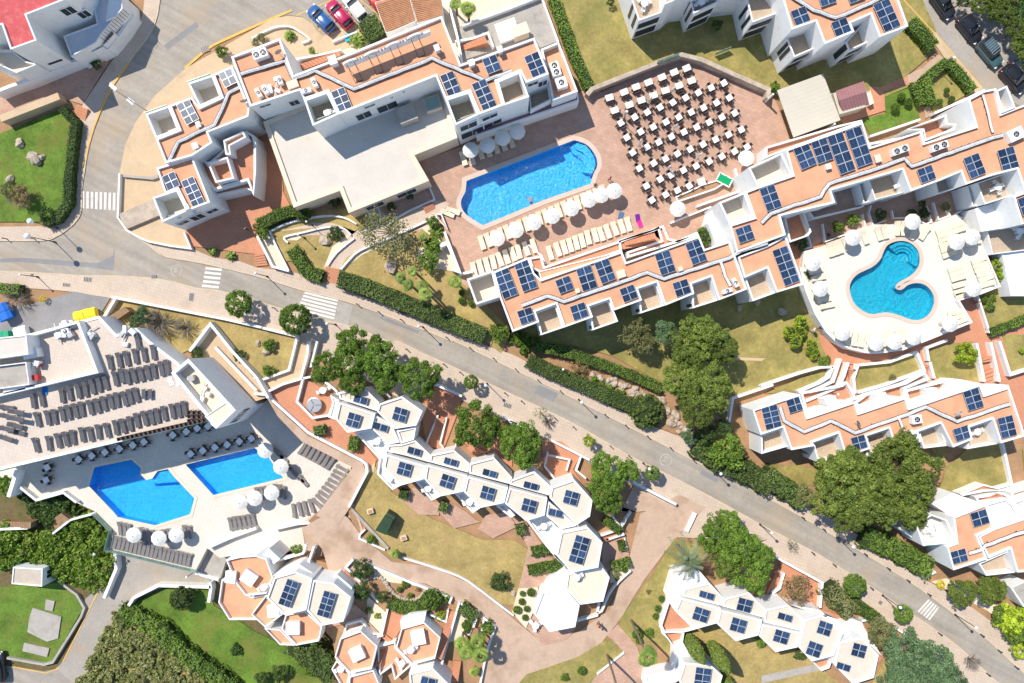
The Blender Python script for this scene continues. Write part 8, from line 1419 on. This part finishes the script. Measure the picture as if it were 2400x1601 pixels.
# scrub masses on the low slope (too tangled to count)
def mass(polys, z, n, rr, label, kind='scrub', name='undergrowth'):
    C = []; N = []; tt = []
    for poly in polys:
        w = [P(p, z + 1) for p in poly]; xs = [q.x for q in w]; ys = [q.y for q in w]; k = 0
        while k < n:
            x, y = rng.uniform(min(xs), max(xs)), rng.uniform(min(ys), max(ys)); ins = False; j = len(w) - 1
            for i in range(len(w)):
                if (w[i].y > y) != (w[j].y > y) and x < (w[j].x - w[i].x) * (y - w[i].y) / (w[j].y - w[i].y) + w[i].x: ins = not ins
                j = i
            if not ins: continue
            k += 1; R_ = rng.uniform(*rr); c_, n_, t_ = crown_pts(14, 34, .34, .8, 1, fill=.5); C.append(c_ * R_ + np.array([x, y, z + R_ * .45])); N.append(n_); tt.append(np.clip(t_ + rng.uniform(-.3, .3), 0, 1))
    o = ob(name, leaves_mesh(name, np.concatenate(C), np.concatenate(N), .24, LM[kind], np.concatenate(tt))); tag(o, label, 'undergrowth', kind='stuff')
mass([T(0, 3, '-60,190 260,150 380,230 480,210 640,80 880,20 980,200 980,430 960,620 900,680 560,560 500,470 -60,500')], LOW, 120, (.8, 1.7), 'dense green scrub on the slope below the pool deck')
mass([T(0, 3, '1050,960 1350,1080 1560,1290 1950,1600 700,1600 820,1400 930,1160')], LOW, 130, (.55, 1.15), 'brown green scrub bank beside the stained drive', 'brush')
mass([T(0, 2, '170,1380 320,1470 580,1420 640,1500 800,1560 600,1620 200,1567'), T(0, 3, '380,0 560,-10 480,80 380,110')], LOW, 26, (.6, 1.3), 'dark planting below the pool bar', 'dark')
mass([T(0, 2, '-40,1200 110,1190 60,1400 -40,1330')], LOW + 1.5, 10, (.5, .9), 'green planting left of the pool bar', 'hedge')
mass([T(2, 2, '20,60 160,130 120,30 240,0 60,-60 -60,-40')], .1, 14, (.4, .8), 'tangled planting at the end of the long hedge', 'hedge')
mass([T(2, 2, '700,330 850,360 950,420 1060,510 980,520 800,430')], .1, 12, (.3, .6), 'green weeds on the rock bank', 'hedge')
# ---- rocks
def rock(c, s, rad, label, z=.15, n=1, sq=.7):
    p = P(T(*c, s)[0], z); bm = bmesh.new(); bmesh.ops.create_icosphere(bm, subdivisions=2, radius=1)
    ph = [random.uniform(0, 6) for _ in range(6)]
    for v in bm.verts:
        q = v.co; k = 1 + .22 * math.sin(3 * q.x + ph[0]) * math.sin(2.6 * q.y + ph[1]) + .18 * math.sin(5 * q.z + ph[2] + 3 * q.x); v.co = Vector((q.x * rad * k, q.y * rad * k * .8, q.z * rad * sq * k + rad * sq * .35))
    me = bpy.data.meshes.new('rock'); bm.to_mesh(me); bm.free(); me.materials.append(ROCK); o = ob('rock', me, None, p, random.uniform(0, 6)); tag(o, label, 'rock', 'garden rocks'); return o
for c, s, rad, z, lb in (((0, 0), '190,1320', .65, .15, 'single rock in its soil ring on the corner lawn'), ((0, 0), '330,1460', .9, .15, 'large rock of the pile on the corner lawn'), ((0, 0), '280,1450', .45, .15, 'left rock of the pile on the corner lawn'), ((0, 0), '385,1450', .45, .15, 'right rock of the pile on the corner lawn'), ((0, 0), '360,1500', .4, .15, 'lower rock of the pile on the corner lawn'), ((1, 1), '640,645', .75, .15, 'rock on the small lawn island'), ((1, 1), '1240,885', .95, .15, 'big pointed rock on the garden lawn'), ((1, 2), '100,90', .6, .15, 'tan rock in the cactus garden'), ((1, 2), '20,20', .4, .15, 'white rock in the cactus garden'), ((2, 2), '740,305', .45, .2, 'white rock right of the brown shrub'), ((0, 1), '100,85', .6, .15, 'grey rock under the olive bush'), ((3, 1), '130,1300', .6, .15, 'rock by the cloud pruned tree'), ((2, 3), '10,740', .35, .15, 'white stone at the gravel bed edge'), ((2, 1), '2085,1265', .4, .15, 'shaded rock below the long building'), ((2, 1), '2250,1215', .45, .15, 'second shaded rock below the long building')):
    rock(c, s, rad, lb, z)
for i, s in enumerate('810,340 880,370 920,350 955,340 940,390 1000,400 1040,410 1075,415 1010,430 1100,470 1130,440 1145,480 1170,500 1100,490 1140,520 1220,510 1245,515 1200,470 1370,540 1430,630 1490,660 1520,690 1470,710 1510,730 1450,750 1540,760 1560,790 1480,770 1530,830 1420,650 1620,790 1590,820'.split()):
    rock((2, 2), s, random.uniform(.28, .62), 'limestone rock, %s along the red soil bank from the left' % (ORD[i] if i < 24 else ORD[i - 24] + ' past the dome'), .15)
for i in range(26):
    t = i / 25; a = [(1000, 620), (1080, 590), (1160, 605), (1210, 680), (1260, 740), (1310, 780), (1380, 800), (1460, 800), (1530, 760), (1560, 700)]; u = t * (len(a) - 1); k = min(int(u), len(a) - 2); f_ = u - k
    rock((1, 3), '%g,%g' % (a[k][0] + (a[k + 1][0] - a[k][0]) * f_, a[k][1] + (a[k + 1][1] - a[k][1]) * f_), random.uniform(.22, .34), 'border rock, %s round the gravel bed' % (ORD[i] if i < 24 else ('twenty-fifth', 'twenty-sixth')[i - 24]), .2)
